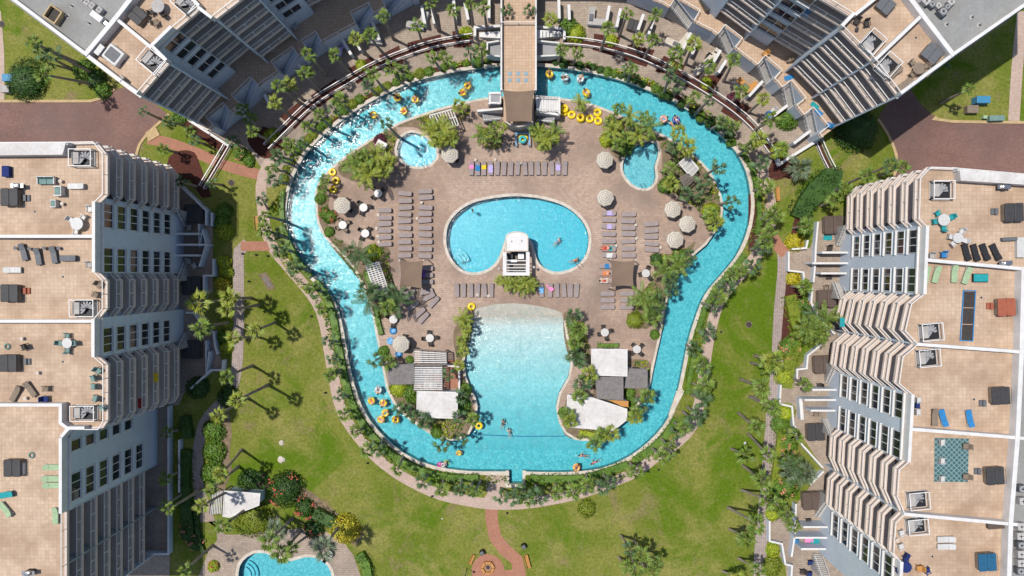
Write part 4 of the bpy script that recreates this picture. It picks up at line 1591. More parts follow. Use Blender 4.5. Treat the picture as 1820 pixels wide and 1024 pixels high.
FIN = [((749, 10), (755, 43)), ((768, 14), (772, 42)), ((661, 38), (674, 71)), ((628, 68), (641, 89)), ((604, 63), (624, 97)), ((526, 109), (540, 127)), ((806, 0), (809, 35)), ((826, 5), (832, 35)), ((869, -4), (869, 32)),
       ((993, -2), (994, 33)), ((1011, 8), (1012, 35)), ((1083, 10), (1078, 40)), ((1103, 15), (1096, 48)), ((1144, 25), (1134, 53)), ((1162, 33), (1153, 61)), ((1228, 58), (1213, 89)), ((1243, 68), (1230, 96)), ((1281, 89), (1266, 114)),
       ((1291, 107), (1277, 129)), ((1356, 144), (1331, 171)), ((1400, 187), (1375, 206)), ((1441, 232), (1411, 255)), ((420, 190), (440, 214)), ((470, 168), (478, 186))]
nl, nr = 0, 0
for a, b in sorted(FIN, key=lambda f: abs(f[0][0] - 920)):
    if a[0] < 920:
        nl += 1
        lb = f'white fin wall between north patios, {ORD[nl - 1]} west of the footbridge'
    else:
        nr += 1
        lb = f'white fin wall between north patios, {ORD[nr - 1]} east of the footbridge'
    pwall([a, b], 1.9, lb, 0.34)


# low double-railed wall round the north side of the river
def rail_wall(px, label, name='garden_railing', h=1.0):
    P = [(p.x, p.y) for p in WL(smooth(px, 16, False), h)]
    mid = W(px[len(px) // 2][0], px[len(px) // 2][1], 0)
    o = thing(name, label, 'railing', (mid.x, mid.y, 0))
    obj('kerb', MB().strip(P, 0.6, 0.0, 0.2), 'mulch', o)  # dark mulch colour stands in for the shadow between the two rails
    r_ = MB()
    rail(r_, offset(P, 0.42), 0.1, h, False, 0.25, 0.12)
    obj('upper_rail', r_, 'rail_white', o)
    r_ = MB()
    rail(r_, offset(P, -0.42), 0.1, h - 0.2, False, 0.25, 0.12)
    obj('lower_rail', r_, 'rail_white', o)
    return o


rail_wall([(472, 260), (498, 234), (552, 183), (608, 147), (668, 114), (745, 84), (793, 72), (840, 65)], 'curved double white railing between the mulch beds west of the footbridge')
rail_wall([(1002, 71), (1042, 74), (1098, 85), (1149, 102), (1205, 129), (1261, 162), (1306, 193), (1340, 223), (1360, 250), (1374, 270)], 'curved double white railing between the mulch beds east of the footbridge')
rail_wall([(401, 258), (385, 285), (357, 332)], 'white gate railing crossing the brick garden path in the west', 'gate_railing')
rail_wall([(1457, 250), (1470, 280), (1482, 303)], 'white railing crossing the lawn below the north-east block', 'gate_railing')
pwall([(844, 66), (844, 48), (889, 46)], 1.1, 'white corner wall between the railing and the footbridge, west side', 0.3)
pwall([(951, 47), (1003, 51), (1003, 70)], 1.1, 'white corner wall between the railing and the footbridge, east side', 0.3)
pwall([(406, 259), (333, 212)], 0.9, 'low white wall edging the north-west patio above the mulch', 0.3)
pwall([(1457, 247), (1402, 281), (1386, 292), (1382, 282)], 0.9, 'low white wall edging the north-east patio above the lawn', 0.35)
# ---------------------------------------------------------------- palms: (crown x, crown y, foot or None, height, size, kind)
FANS = ('fan_a', 'fan_b', 'fan_c', 'fan_e')
MIX = ('fan_a', 'fan_b', 'fan_c', 'fan_d', 'fan_g')


def zone(items, text, group, kinds=FANS, h=7.0, s=1.0):
    for i, it in enumerate(items):
        x, y = it[0], it[1]
        base = it[2] if len(it) > 2 else None
        hh = it[3] if len(it) > 3 and it[3] else (None if base else h * rnd.uniform(0.88, 1.12))
        ss = it[4] if len(it) > 4 else s * rnd.uniform(0.88, 1.14)
        kd = it[5] if len(it) > 5 else rnd.choice(kinds)
        palm(x, y, hh, ss, kd, base, text % ORD[i], group)


zone([(859, 13, (865, 51)), (836, 8, (841, 46)), (806, 18, (813, 63)), (765, 5, (780, 55)), (741, 46, (750, 76)), (680, 28, (700, 70)), (656, 63, (684, 98)), (632, 68, (656, 102)), (595, 99, (623, 130)),
      (547, 96, (580, 135)), (541, 130, (570, 162)), (514, 152, (539, 178)), (496, 152, (536, 185)), (488, 183, (521, 211)), (445, 211, (465, 228)), (448, 234), (431, 195, (450, 215))],
     'slender fan palm among the shaded north patios, %s west of the footbridge', 'palms among the north-west patios', h=9, s=0.98)
zone([(979, 36, (975, 52)), (1081, 51), (1114, 25, (1101, 63)), (1134, 69, (1125, 87)), (1162, 71), (1200, 94), (1202, 112), (1233, 79, (1218, 114)), (1261, 117, (1243, 145)), (1317, 162, (1299, 183)), (1357, 176, (1330, 200)), (1347, 247),
      (1372, 212), (1389, 266), (1165, 28)],
     'slender fan palm among the sunlit north patios, %s east of the footbridge', 'palms among the north-east patios', h=7.5, s=0.98)
zone([(1304, 106, (1286, 145), None, 1.0, 'fan_a')], 'fan palm with orange seed heads beside the north-east terrace stairs, %s of its kind', 'palms among the north-east patios')
palm(900, 18, 1.3, 0.8, 'fan_d', None, 'small dark palm on the footbridge terrace, the western of two', 'palms on the footbridge terrace', 3.4)
palm(941, 18, 1.3, 0.8, 'fan_d', None, 'small dark palm on the footbridge terrace, the eastern of two', 'palms on the footbridge terrace', 3.4)
zone([(856, 89), (836, 96), (793, 104), (767, 102, (783, 124)), (715, 128), (696, 122, (714, 147)), (663, 132, (684, 160)), (653, 150, (669, 167)), (602, 178, (623, 198)), (595, 193, (605, 210)), (567, 206, (590, 228)), (547, 226, (570, 236)),
      (538, 255), (516, 254), (513, 262), (495, 282), (493, 278), (488, 320), (484, 300)],
     'fan palm on the planted river bank, %s west of the footbridge', 'palms on the north-west river bank', MIX, 5.5, 1.0)
zone([(466, 354, (476, 372)), (470, 384, (506, 393)), (468, 408, (505, 420)), (487, 418, (513, 424)), (496, 439, (520, 447)), (498, 446), (522, 474, (551, 483)), (526, 476, (546, 478)), (551, 512, (575, 520)), (559, 516, (574, 519)), (574, 547, (590, 548)),
      (584, 605, (602, 608)), (592, 638, (606, 640)), (589, 664, (606, 662)), (587, 668), (603, 703, (622, 704)), (612, 736, (625, 728)), (632, 767, (646, 760)), (653, 800, (666, 783)), (672, 798), (708, 833, (716, 812)), (752, 855, (762, 842)), (785, 871, (788, 852)), (818, 871), (835, 873),
      (846, 873)],
     'fan palm between river and brick path, %s going south along the west bank', 'palms on the west river bank', MIX, 5.5, 1.0)
zone([(891, 883), (912, 886), (934, 888), (928, 874), (956, 883), (991, 878), (1019, 873), (1044, 863), (1070, 866), (1082, 858), (1131, 838, (1120, 822)), (1176, 812, (1158, 795)), (1189, 797), (1202, 769, (1190, 760)), (1215, 760), (1232, 746), (1242, 739), (1247, 711),
      (1250, 688), (1255, 683)],
     'fan palm south of the river, %s going east from the notch in the pool wall', 'palms on the south river bank', MIX, 5.5, 1.15)
zone([(1250, 656), (1246, 648), (1232, 620), (1258, 590), (1265, 544), (1275, 527), (1290, 512), (1301, 488), (1316, 481), (1336, 473), (1362, 428), (1367, 414), (1377, 380), (1370, 387), (1351, 289), (1346, 248), (1359, 330), (1355, 440), (1250, 700)],
     'fan palm between river and path, %s going north along the east bank', 'palms on the east river bank', MIX, 5.0, 1.15)
zone([(999, 89), (1027, 94, (1018, 114)), (1116, 119, (1110, 135)), (1124, 125), (1190, 135, (1180, 165)), (1205, 152, (1198, 170)), (1233, 175, (1220, 190)), (1261, 178, (1235, 203)), (1296, 228, (1285, 240)), (1286, 216), (1304, 223, (1293, 236)), (1283, 218), (1330, 262)],
     'fan palm on the planted river bank, %s east of the footbridge', 'palms on the north-east river bank', MIX, 5.0, 0.92)
zone([(1354, 688, (1316, 674)), (1375, 725, (1332, 705)), (1344, 760, (1313, 734)), (1365, 809, (1330, 771)), (1324, 809, (1300, 798)), (1354, 852, (1321, 828)), (1365, 889, (1318, 871)), (1343, 930, (1294, 902)), (1327, 958, (1296, 940)), (1348, 1012, (1312, 992)),
      (1312, 1030, (1284, 1015)), (1374, 641, (1341, 632)), (1378, 645), (1363, 652), (1368, 722)],
     'leaning palm on the lawn edge by the east walk, %s in the row', 'palms along the east walk', FANS, 7, 1.3)
zone([(1119, 975, (1103, 951)), (1165, 1000, (1146, 978)), (1113, 1007, (1100, 990)), (1157, 1015, (1139, 1000)), (1140, 985), (1130, 1015)],
     'palm in the clump on the south lawn, %s counted clockwise', 'palm clump on the south lawn', ('fan_d', 'fan_a', 'fan_c'), 6.5, 1.05)
zone([(405, 550, (460, 542)), (455, 587, (490, 573)), (415, 602, (457, 598)), (403, 670, (449, 650)), (420, 712, (477, 684)), (388, 738, (440, 707)), (392, 843, (430, 799)), (374, 871, (424, 829)), (359, 899, (417, 867))],
     'tall palm leaning over the west lawn with a long shadow, %s from the north', 'tall palms on the west lawn', ('fan_b', 'fan_a', 'fan_e'), None, 0.95)
zone([(353, 538), (409, 530), (358, 582)],
     'bushy fan palm growing against the west patios, %s from the north', 'palms by the west patios', ('fan_a', 'fan_e'), 8.5, 1.35)
zone([(297, 769, (318, 763)), (294, 850, (323, 836)), (295, 898, (326, 876)), (329, 1014), (300, 905)],
     'pale palm beside the long south-west patio wall, %s from the north', 'palms by the south-west patio', ('fan_a', 'fan_b'), 9, 0.95)
zone([(399, 934), (490, 944, (492, 916)), (518, 974, (549, 951)), (478, 962), (500, 985), (575, 975)],
     'feathery palm over the little south pool deck, %s from the west', 'palms by the south pool', ('fan_f', 'fan_a', 'fan_c'), 9, 1.2)
zone([(256, 198), (299, 216), (338, 233), (377, 326), (345, 250), (283, 310), (322, 322), (414, 251), (335, 205), (290, 265)],
     'small palm in the beds beside the brick garden path, %s from the west road', 'palms by the west garden path', ('fan_d', 'fan_a', 'fan_g'), 4.5, 0.85)
zone([(72, 92, (118, 118)), (85, 112, (128, 124)), (78, 133, (165, 150)), (62, 78), (95, 95)],
     'palm on the north-west verge, %s from the far corner', 'palms on the north-west verge', ('fan_a', 'fan_d', 'fan_b'), 9.5, 1.05)
zone([(1722, 160, (1672, 182)), (1680, 108, (1664, 122)), (1583, 293), (1604, 297), (1543, 311)],
     'palm on the eastern verge below the grey roof, %s of the row', 'palms on the east verge', ('fan_a', 'fan_d'), 6.5, 0.95)
zone([(1482, 356), (1502, 334), (1434, 402), (1431, 683), (1402, 819), (1400, 915), (1384, 899), (1430, 510), (1415, 775), (1412, 935)],
     'shaggy palm beside the white east patio walls, %s from the north', 'palms by the east patios', ('fan_a', 'fan_c'), 4.5, 1.1)
palm(1421, 298, 2.6, 1.25, 'fan_f', None, 'silvery blue fan palm standing in the mulch near the gate railing')
zone([(1436, 584), (1462, 602), (1467, 566), (1447, 560), (1452, 590)],
     'big palm of the clump before the second brown hot tub, %s counted clockwise', 'palm clump by the east patios', ('feather_d', 'feather_c', 'fan_c'), 5, 0.85)
zone([(1408, 826), (1432, 842), (1418, 850), (1402, 840)],
     'silvery palm of the big clump by the coral-flowered bushes, %s counted clockwise', 'palm clump by the coral bushes', ('fan_f', 'feather_c'), 5, 0.95)
# inside the river loop
zone([(646, 280), (668, 276), (690, 288), (640, 300), (655, 310), (678, 302), (628, 290)],
     'bushy palm of the large clump west of the round spa pool, %s counted clockwise', 'palm clump by the spa pool', ('feather_b', 'feather_a', 'fan_e', 'fan_a'), 4.5, 1.15)
zone([(768, 232), (786, 228), (800, 245), (775, 250), (790, 240), (815, 188)],
     'bushy palm of the clump between spa pool and white pergola, %s counted clockwise', 'palm clump by the north pergola', ('feather_b', 'fan_a', 'fan_e'), 4.0, 1.1)
zone([(868, 236), (882, 246), (892, 228), (856, 238), (878, 226)],
     'palm at the west side of the tube stand, %s counted clockwise', 'palms west of the tube stand', ('feather_a', 'fan_a', 'fan_e'), 4.5, 0.85)
zone([(960, 238), (975, 246), (986, 236), (965, 254), (952, 232)],
     'palm at the east side of the tube stand, %s counted clockwise', 'palms east of the tube stand', ('feather_a', 'fan_a', 'feather_b'), 4.5, 0.85)
zone([(687, 221, (709, 244), None, 0.9, 'fan_d')], 'lone dark palm between river and round spa pool, the %s one', 'lone palms')
zone([(1090, 232), (1110, 245), (1125, 228), (1098, 258), (1135, 240), (1148, 208), (1120, 205), (1085, 215), (1154, 225), (1032, 182, None, 3.0, 0.8), (1100, 194)],
     'palm of the dense grove north of the kidney pool, %s counted clockwise', 'palm grove by the kidney pool', ('feather_a', 'fan_a', 'fan_d', 'feather_b'), 4.5, 0.9)
zone([(1207, 236, (1197, 248)), (1196, 262), (1220, 262), (1278, 297, (1252, 312)), (1301, 360, (1280, 363)), (1250, 320), (1190, 300), (1235, 340), (1192, 325), (1262, 380), (1270, 395), (1218, 345)],
     'palm beside the two grey pergolas by the east river bend, %s going south', 'palms by the east pergolas', ('fan_a', 'fan_d', 'fan_g', 'fan_e'), 4.5, 1.1)
zone([(1183, 480), (1205, 470), (1192, 498), (1150, 540), (1165, 550), (1140, 528), (1193, 515), (1170, 535), (1225, 455), (1160, 565)],
     'palm in the planting east of the brown shade sail, %s going south', 'palms east of the shade sail', ('fan_a', 'feather_a', 'fan_d'), 4.5, 1.1)
zone([(623, 448), (640, 456), (690, 545), (668, 520), (655, 535), (707, 535), (698, 520), (650, 515)],
     'palm in the planting around the slatted west pergola, %s going south', 'palms by the west pergola', ('fan_a', 'fan_d', 'feather_c'), 4.5, 1.1)
zone([(668, 640), (690, 645), (726, 732), (755, 748), (816, 740), (820, 705), (745, 745), (785, 790), (822, 780), (797, 665), (840, 745), (712, 728)],
     'palm around the white-roofed hut west of the beach pool, %s counted', 'palms by the west hut', ('fan_a', 'fan_d', 'fan_g'), 4.0, 1.1)
zone([(1020, 562), (1028, 585), (1022, 610), (1026, 640), (1022, 632), (1036, 680), (1030, 705), (1010, 738), (1140, 718), (1150, 705), (1132, 735), (1085, 770), (1055, 790), (1048, 665), (1070, 772), (1014, 748), (1128, 742)],
     'palm around the white-roofed huts east of the beach pool, %s counted', 'palms by the east huts', ('fan_a', 'fan_e', 'fan_d'), 4.0, 1.1)
zone([(823, 565), (828, 585), (820, 605), (824, 625), (816, 650)],
     'yellowish palm along the west edge of the beach pool, %s from the north', 'palms west of the beach pool', ('feather_b', 'fan_e'), 3.0, 0.8)
zone([(900, 503), (917, 506), (935, 500), (927, 512), (944, 508), (888, 498)],
     'low palm south of the pool bar, %s from the west', 'palms south of the pool bar', ('feather_b', 'fan_e'), 2.2, 0.75)
zone([(578, 318, None, 3.0, 0.8), (573, 334, None, 3.0, 0.8)], 'palm beside the stacked yellow tubes on the west deck, the %s', 'palms by the west tubes', ('fan_a',), 3.5, 0.9)

# ---------------------------------------------------------------- shrubs, hedges, trees
hedge([(560, 500), (580, 528), (592, 560), (598, 600), (606, 640), (612, 672), (622, 708), (634, 738), (656, 770), (686, 800), (720, 824), (760, 842), (800, 850), (850, 850)], 1.5, 0.9, 'long loose hedge between the river wall and the brick path in the south-west')
hedge([(942, 850), (985, 852), (1040, 850), (1080, 838), (1116, 826)], 1.5, 0.9, 'hedge south of the river just east of the pool wall notch')
hedge([(1126, 820), (1156, 800), (1182, 776), (1203, 745)], 1.4, 0.9, 'curved hedge below the south-east river bend')
hedge([(1222, 700), (1226, 670), (1234, 630)], 1.0, 0.8, 'short hedge beside the stepped ledge of the east river bank')
hedge([(1240, 590), (1254, 545), (1272, 512), (1300, 482), (1324, 452)], 1.0, 0.7, 'thin hedge along the outer river wall in the east')
hedge([(1346, 415), (1350, 380), (1348, 345), (1338, 300), (1320, 270)], 0.9, 0.8, 'narrow hedge outside the easternmost bend of the river')
hedge([(500, 400), (512, 432), (530, 466), (552, 492)], 1.2, 0.8, 'hedge outside the western bend of the river')
hedge([(502, 340), (500, 370), (502, 396)], 1.0, 0.8, 'short hedge beside the westernmost point of the river')
hedge([(1420, 388), (1432, 362), (1450, 336), (1474, 314), (1496, 318)], 3.6, 1.6, 'thick dark green hedge bordering the lawn near the east block', 'dark_shrub_leaf')
hedge([(1428, 370), (1462, 345), (1490, 325)], 2.6, 1.5, 'second dark green hedge behind the thick lawn hedge in the east', 'dark_shrub_leaf')
hedge([(1405, 525), (1412, 560), (1420, 590), (1405, 640), (1398, 690)], 2.4, 1.2, 'green and rusty hedge along the east walk', 'olive_leaf')
hedge([(1392, 760), (1388, 800), (1380, 850), (1374, 900)], 2.2, 0.8, 'low hedge beside the east walk opposite the coral bushes', 'olive_leaf')
hedge([(330, 800), (326, 850), (330, 900), (336, 960)], 2.4, 1.2, 'dark hedge in the shade of the south-west patio wall', 'dark_shrub_leaf')
hedge([(348, 905), (352, 960), (362, 985)], 0.9, 0.8, 'thin dark hedge edging the small grass triangle in the south-west', 'dark_shrub_leaf')
hedge([(328, 740), (334, 780)], 2.0, 1.4, 'clipped dark hedge north of the shaded sunken bed', 'dark_shrub_leaf')
hedge([(638, 985), (650, 1005), (654, 1030)], 2.0, 1.3, 'pale green hedge closing the south pool deck in the east', 'shrub_leaf')
hedge([(558, 912), (585, 925), (610, 945)], 2.4, 1.8, 'dark hedge north-east of the little south pool', 'dark_shrub_leaf')
hedge([(1062, 614), (1100, 614)], 0.8, 0.8, 'short clipped hedge behind the white hut roof east of the beach pool')
hedge([(824, 560), (832, 575), (826, 600), (820, 625)], 1.2, 1.0, 'narrow planting along the west edge of the beach pool', 'olive_leaf')
hedge([(1014, 575), (1024, 600), (1022, 640)], 1.3, 1.1, 'narrow planting along the east edge of the beach pool', 'shrub_leaf')
hedge([(1030, 768), (1058, 774), (1078, 770)], 1.0, 0.9, 'small hedge south of the angled white hut roof', 'lime_leaf')
hedge([(668, 552), (672, 575), (678, 595)], 1.0, 0.8, 'small hedge at the inner river bank south of the west pergola')
hedge([(650, 480), (655, 498), (662, 512)], 1.1, 0.9, 'small hedge between inner river bank and west pergola')
hedge([(30, 152), (60, 148), (80, 132)], 0.01, 0.01, 'x') if False else None

for spec in [
        (38, 140, 3.2, 'huge round dark bush on the north-west verge beside the blue bin', 'dark_shrub_leaf', 0.75, None),
        (1530, 228, 3.4, 'huge round dark tree in the shade of the north-east block', 'dark_shrub_leaf', 0.9, None),
        (505, 872, 2.7, 'large round bush with scattered red flowers on the south-west lawn', 'dark_shrub_leaf', 0.9, 'red_flower'),
        (440, 855, 1.6, 'dark rounded bush behind the white hut in the south-west', 'dark_shrub_leaf', 0.8, None),
        (460, 858, 1.5, 'dark purple-tinged bush touching the white hut roof in the south-west', 'dark_shrub_leaf', 0.8, 'maroon_leaf'),
        (448, 925, 2.9, 'broad yellow-green clipped bush covering part of the white hut roof', 'olive_leaf', 0.45, None),
        (540, 905, 1.6, 'red-flowering bush north of the little south pool', 'dark_shrub_leaf', 0.9, 'red_flower'),
        (556, 942, 1.5, 'red-flowering bush nearest the south pool', 'dark_shrub_leaf', 0.9, 'red_flower'),
        (612, 945, 2.2, 'golden yellow croton bush by the south pool deck', 'gold_leaf', 0.9, None),
        (378, 766, 1.8, 'clipped green mound beside the west walk, northernmost of the row of mounds', 'shrub_leaf', 0.6, None),
        (378, 803, 1.7, 'clipped green mound beside the west walk, between the northern and southern mounds', 'shrub_leaf', 0.6, None),
        (376, 842, 1.8, 'clipped green mound beside the west walk, southernmost of the row of mounds', 'shrub_leaf', 0.6, None),
        (405, 705, 1.6, 'dark clipped bush under the tall palms at the bend of the west walk', 'dark_shrub_leaf', 0.7, None),
        (392, 397, 1.3, 'tall green bush with yellow tips by the northern west patio', 'shrub_leaf', 1.0, None),
        (398, 412, 1.2, 'bright yellow-green bush by the northern west patio', 'lime_leaf', 1.0, None),
        (396, 375, 1.3, 'dark green bush at the corner of the diagonal patio wall', 'shrub_leaf', 1.0, None),
        (396, 465, 1.0, 'yellow-green shrub beside the west walk, northernmost of the yellow row', 'lime_leaf', 1.1, None),
        (400, 484, 1.1, 'yellow-green shrub beside the west walk, below the northernmost', 'lime_leaf', 1.1, None),
        (394, 505, 1.1, 'yellow-orange shrub beside the west walk, middle of the yellow row', 'gold_leaf', 1.1, None),
        (392, 525, 1.0, 'yellow-green shrub beside the west walk, near the stepped white wall', 'lime_leaf', 1.1, None),
        (402, 575, 0.9, 'yellow leafy shrub beside the narrow white screen', 'lime_leaf', 1.1, None),
        (400, 618, 1.1, 'bright yellow shrub at the foot of the west patios, southernmost of the yellow row', 'lime_leaf', 1.1, None),
        (395, 600, 1.1, 'green shrub between two yellow shrubs by the west walk', 'shrub_leaf', 1.1, None),
        (350, 690, 1.6, 'shaded bush under the corner of the west block', 'dark_shrub_leaf', 0.9, None),
        (345, 965, 1.3, 'coral-flowering bush beside the south-west patio steps', 'dark_shrub_leaf', 1.0, 'coral_flower'),
        (330, 945, 1.2, 'dark bush with a few coral flowers under the south-west wall', 'dark_shrub_leaf', 1.0, 'coral_flower'),
        (378, 1008, 0.9, 'small red-edged bush at the west side of the south pool', 'lime_leaf', 0.9, 'red_flower'),
        (1044, 905, 1.3, 'rusty little round tree on the south lawn', 'olive_leaf', 1.0, None),
        (585, 385, 1.1, 'red bougainvillea bush on the west deck edge', 'shrub_leaf', 0.9, 'red_flower'),
        (575, 378, 0.9, 'pink-red flowering bush by the striped parasol on the west deck', 'shrub_leaf', 0.9, 'red_flower'),
        (585, 412, 0.8, 'small green shrub below the red bougainvillea', 'shrub_leaf', 0.8, None),
        (569, 352, 0.8, 'green shrub below the stacked tubes on the inner west bank', 'shrub_leaf', 0.8, None),
        (662, 448, 1.3, 'yellow-green bush north of the west pergola', 'lime_leaf', 0.9, None),
        (676, 248, 0.9, 'maroon shrub beside the small white cabinet near the spa pool', 'maroon_leaf', 0.8, None),
        (1210, 455, 1.2, 'orange-red crested bush on the inner east bank', 'shrub_leaf', 0.9, 'coral_flower'),
        (1168, 462, 1.1, 'dark bush beside a curved low wall east of the shade sail', 'dark_shrub_leaf', 0.9, None),
        (1130, 570, 1.4, 'brown-green grassy tuft at the inner east bank', 'olive_leaf', 0.8, None),
        (1165, 595, 0.8, 'small shrub on the inner east bank north of the round table', 'shrub_leaf', 0.8, None),
        (1185, 330, 1.2, 'dark bush south-west of the two grey pergolas', 'shrub_leaf', 1.0, None),
        (1265, 375, 1.4, 'yellow-green bush at the east river bend', 'lime_leaf', 1.0, None),
        (1080, 248, 1.2, 'bright green bush at the west edge of the palm grove', 'lime_leaf', 1.0, None),
        (1112, 262, 1.2, 'leafy bush between palm grove and kidney pool', 'shrub_leaf', 1.0, None),
        (708, 690, 1.6, 'yellow-tipped bush west of the white hut roof', 'lime_leaf', 0.9, None),
        (730, 700, 1.3, 'green bush touching the white hut roof west of the beach pool', 'shrub_leaf', 0.9, None),
        (682, 625, 0.8, 'small shrub at the inner west bank beside the blue floats', 'shrub_leaf', 0.8, None),
        (728, 640, 0.6, 'tiny shrub north of the grey shingle roof', 'shrub_leaf', 0.9, None),
        (776, 770, 1.0, 'shrub on the tip of the western planting', 'shrub_leaf', 0.9, None),
        (822, 722, 1.2, 'shrub between the white hut and the beach pool', 'shrub_leaf', 0.9, None),
        (826, 695, 1.0, 'shrub beside the west edge of the beach pool mouth', 'shrub_leaf', 0.9, None),
        (1120, 700, 0.9, 'clipped dark shrub under the dark shingle roof', 'shrub_leaf', 0.8, None),
        (1124, 714, 0.8, 'clipped shrub beside the tan wooden roof strip', 'shrub_leaf', 0.8, None),
        (1003, 735, 0.8, 'narrow shrub west of the angled white roof', 'shrub_leaf', 0.9, None),
        (1023, 57, 1.6, 'lime croton bush by the footbridge corner wall', 'lime_leaf', 0.9, None),
        (1012, 45, 1.3, 'tall green bush behind the lime croton', 'shrub_leaf', 1.1, None),
        (828, 57, 0.9, 'lime shrub in the mulch west of the footbridge', 'lime_leaf', 0.9, None),
        (641, 115, 0.9, 'bright lime shrub in the mulch beds of the north-west', 'lime_leaf', 0.9, None),
        (480, 240, 1.2, 'lime shrub at the west end of the curved railing', 'lime_leaf', 0.9, None),
        (1086, 70, 0.9, 'lime shrub in the second mulch bed east of the footbridge', 'lime_leaf', 0.9, None),
        (1257, 148, 1.0, 'lime shrub in the mulch of the north-east patios', 'lime_leaf', 0.9, None),
        (1198, 116, 0.5, 'small yellow shrub in the mulch of the north-east patios', 'gold_leaf', 0.9, None),
        (1305, 175, 1.0, 'maroon bush among the north-east mulch beds', 'maroon_leaf', 0.8, None),
        (1386, 268, 1.4, 'yellow-green bush in the corner of the north-east patio wall', 'lime_leaf', 0.9, None),
        (1400, 212, 1.5, 'big leafy bush at the end of the north-east terrace', 'shrub_leaf', 1.0, None),
        (425, 272, 1.0, 'red-tipped bush beside the brick garden path', 'shrub_leaf', 0.9, 'coral_flower'),
        (442, 286, 0.9, 'green bush between garden path and river palms', 'shrub_leaf', 0.9, None),
        (1414, 430, 1.3, 'round golden yellow bush at the top of the east walk', 'gold_leaf', 0.8, None),
        (1411, 495, 1.0, 'golden yellow bush below the stepped east wall', 'gold_leaf', 0.8, None),
        (1432, 405, 1.2, 'leafy green bush behind the white railing in the east', 'shrub_leaf', 0.9, None),
        (1430, 545, 1.2, 'pink-flowering bush behind the bent white wall', 'shrub_leaf', 0.9, 'coral_flower'),
        (1404, 620, 1.6, 'large pink-flowering bush by the second brown hot tub', 'shrub_leaf', 0.9, 'coral_flower'),
        (1414, 608, 1.2, 'pink-flowering bush beside the big palm clump', 'shrub_leaf', 0.9, 'coral_flower'),
        (1400, 735, 1.5, 'lime bush by the small entry court', 'lime_leaf', 0.9, None),
        (1396, 672, 1.4, 'yellow-green bush north of the entry court', 'lime_leaf', 0.9, None),
        (1390, 755, 1.4, 'green bush between the walk and the slanting white wall', 'shrub_leaf', 0.9, None),
        (1403, 790, 1.4, 'coral-flowering bush under the slanting white wall', 'shrub_leaf', 0.9, 'coral_flower'),
        (1385, 872, 1.6, 'big coral-flowering bush beside the east walk', 'shrub_leaf', 0.9, 'coral_flower'),
        (1402, 868, 1.5, 'coral-flowering bush next to the white wall in the south-east', 'shrub_leaf', 0.9, 'coral_flower'),
        (1376, 916, 1.2, 'yellow bush above the south-east stepped wall', 'lime_leaf', 0.9, None),
        (1375, 978, 1.0, 'lime bush beside the south-east stepped wall', 'lime_leaf', 0.9, None),
        (1374, 1010, 1.4, 'round green bush in the south-east corner by the walk', 'olive_leaf', 0.8, None),
        (180, 160, 1.2, 'green bush at the corner of the north-west block', 'shrub_leaf', 0.9, None),
        (165, 140, 1.6, 'leafy bush in the shade of the north-west block', 'dark_shrub_leaf', 0.9, None),
        (148, 122, 1.5, 'bush on the verge under the north-west roof edge', 'shrub_leaf', 0.9, None),
        (318, 208, 1.0, 'bush by the kerb below the north-west balconies', 'shrub_leaf', 0.9, None),
        (560, 206, 0.9, 'low shrub beside the railing', 'shrub_leaf', 0.7, None)][:-1]:
    shrub(spec[0], spec[1], spec[2], spec[3], spec[4], spec[5], spec[6])
# small rounded shrubs along the north bank, one by one
bankL = [(868, 107), (850, 110), (828, 112), (806, 116), (788, 120), (762, 127), (746, 130), (727, 137), (704, 145), (688, 152), (676, 158), (668, 162), (638, 176), (626, 184), (612, 196), (606, 190), (580, 218), (568, 226), (556, 240), (548, 246), (536, 258), (526, 268), (516, 286), (508, 300), (504, 318)]
for i, (x, y) in enumerate(bankL):
    shrub(x, y, rnd.uniform(0.55, 0.85), f'small rounded shrub on the river bank, {ORD[i]} west of the footbridge', rnd.choice(('shrub_leaf', 'shrub_leaf', 'olive_leaf')), 0.8, n=260, group='shrubs on the north-west river bank')
bankR = [(988, 108), (1002, 112), (1030, 116), (1054, 119), (1068, 124), (1080, 127), (1092, 131), (1104, 134), (1116, 139), (1130, 143), (1142, 148), (1166, 158), (1178, 166), (1190, 170), (1212, 184), (1232, 196), (1246, 208), (1262, 216), (1276, 226), (1292, 240), (1300, 252)]
for i, (x, y) in enumerate(bankR):
    shrub(x, y, rnd.uniform(0.5, 0.8), f'small rounded shrub on the river bank, {ORD[i]} east of the footbridge', rnd.choice(('shrub_leaf', 'dark_shrub_leaf')), 0.8, n=260, group='shrubs on the north-east river bank')


# ---------------------------------------------------------------- low ground cover in the beds and along the banks
def tuft(mb, r, p, hgt, leaf):
    nn = Vector((r.uniform(-.8, .8), r.uniform(-.8, .8), 0.8)).normalized()
    u = nn.orthogonal().normalized()
    w = nn.cross(u)
    a = r.uniform(0, 6.28)
    u, w = u * math.cos(a) + w * math.sin(a), w * math.cos(a) - u * math.sin(a)
    l_ = leaf * r.uniform(.6, 1.35)
    p = Vector((p[0], p[1], 0.05 + hgt))
    mb.add([p - u * l_ * .5, p + w * l_ * .3, p + u * l_ * .5, p - w * l_ * .3], [(0, 1, 2, 3)])


def patchy(x, y, f):
    return math.sin(x * f + 1.3 * math.sin(y * f * 0.7)) + math.sin(y * f * 1.3 + 2.1 * math.sin(x * f * 0.6 + 1))


def in_poly(p, P):
    c = False
    for i in range(len(P)):
        a, b = P[i], P[i - 1]
        if (a[1] > p[1]) != (b[1] > p[1]) and p[0] < (b[0] - a[0]) * (p[1] - a[1]) / (b[1] - a[1]) + a[0]:
            c = not c
    return c


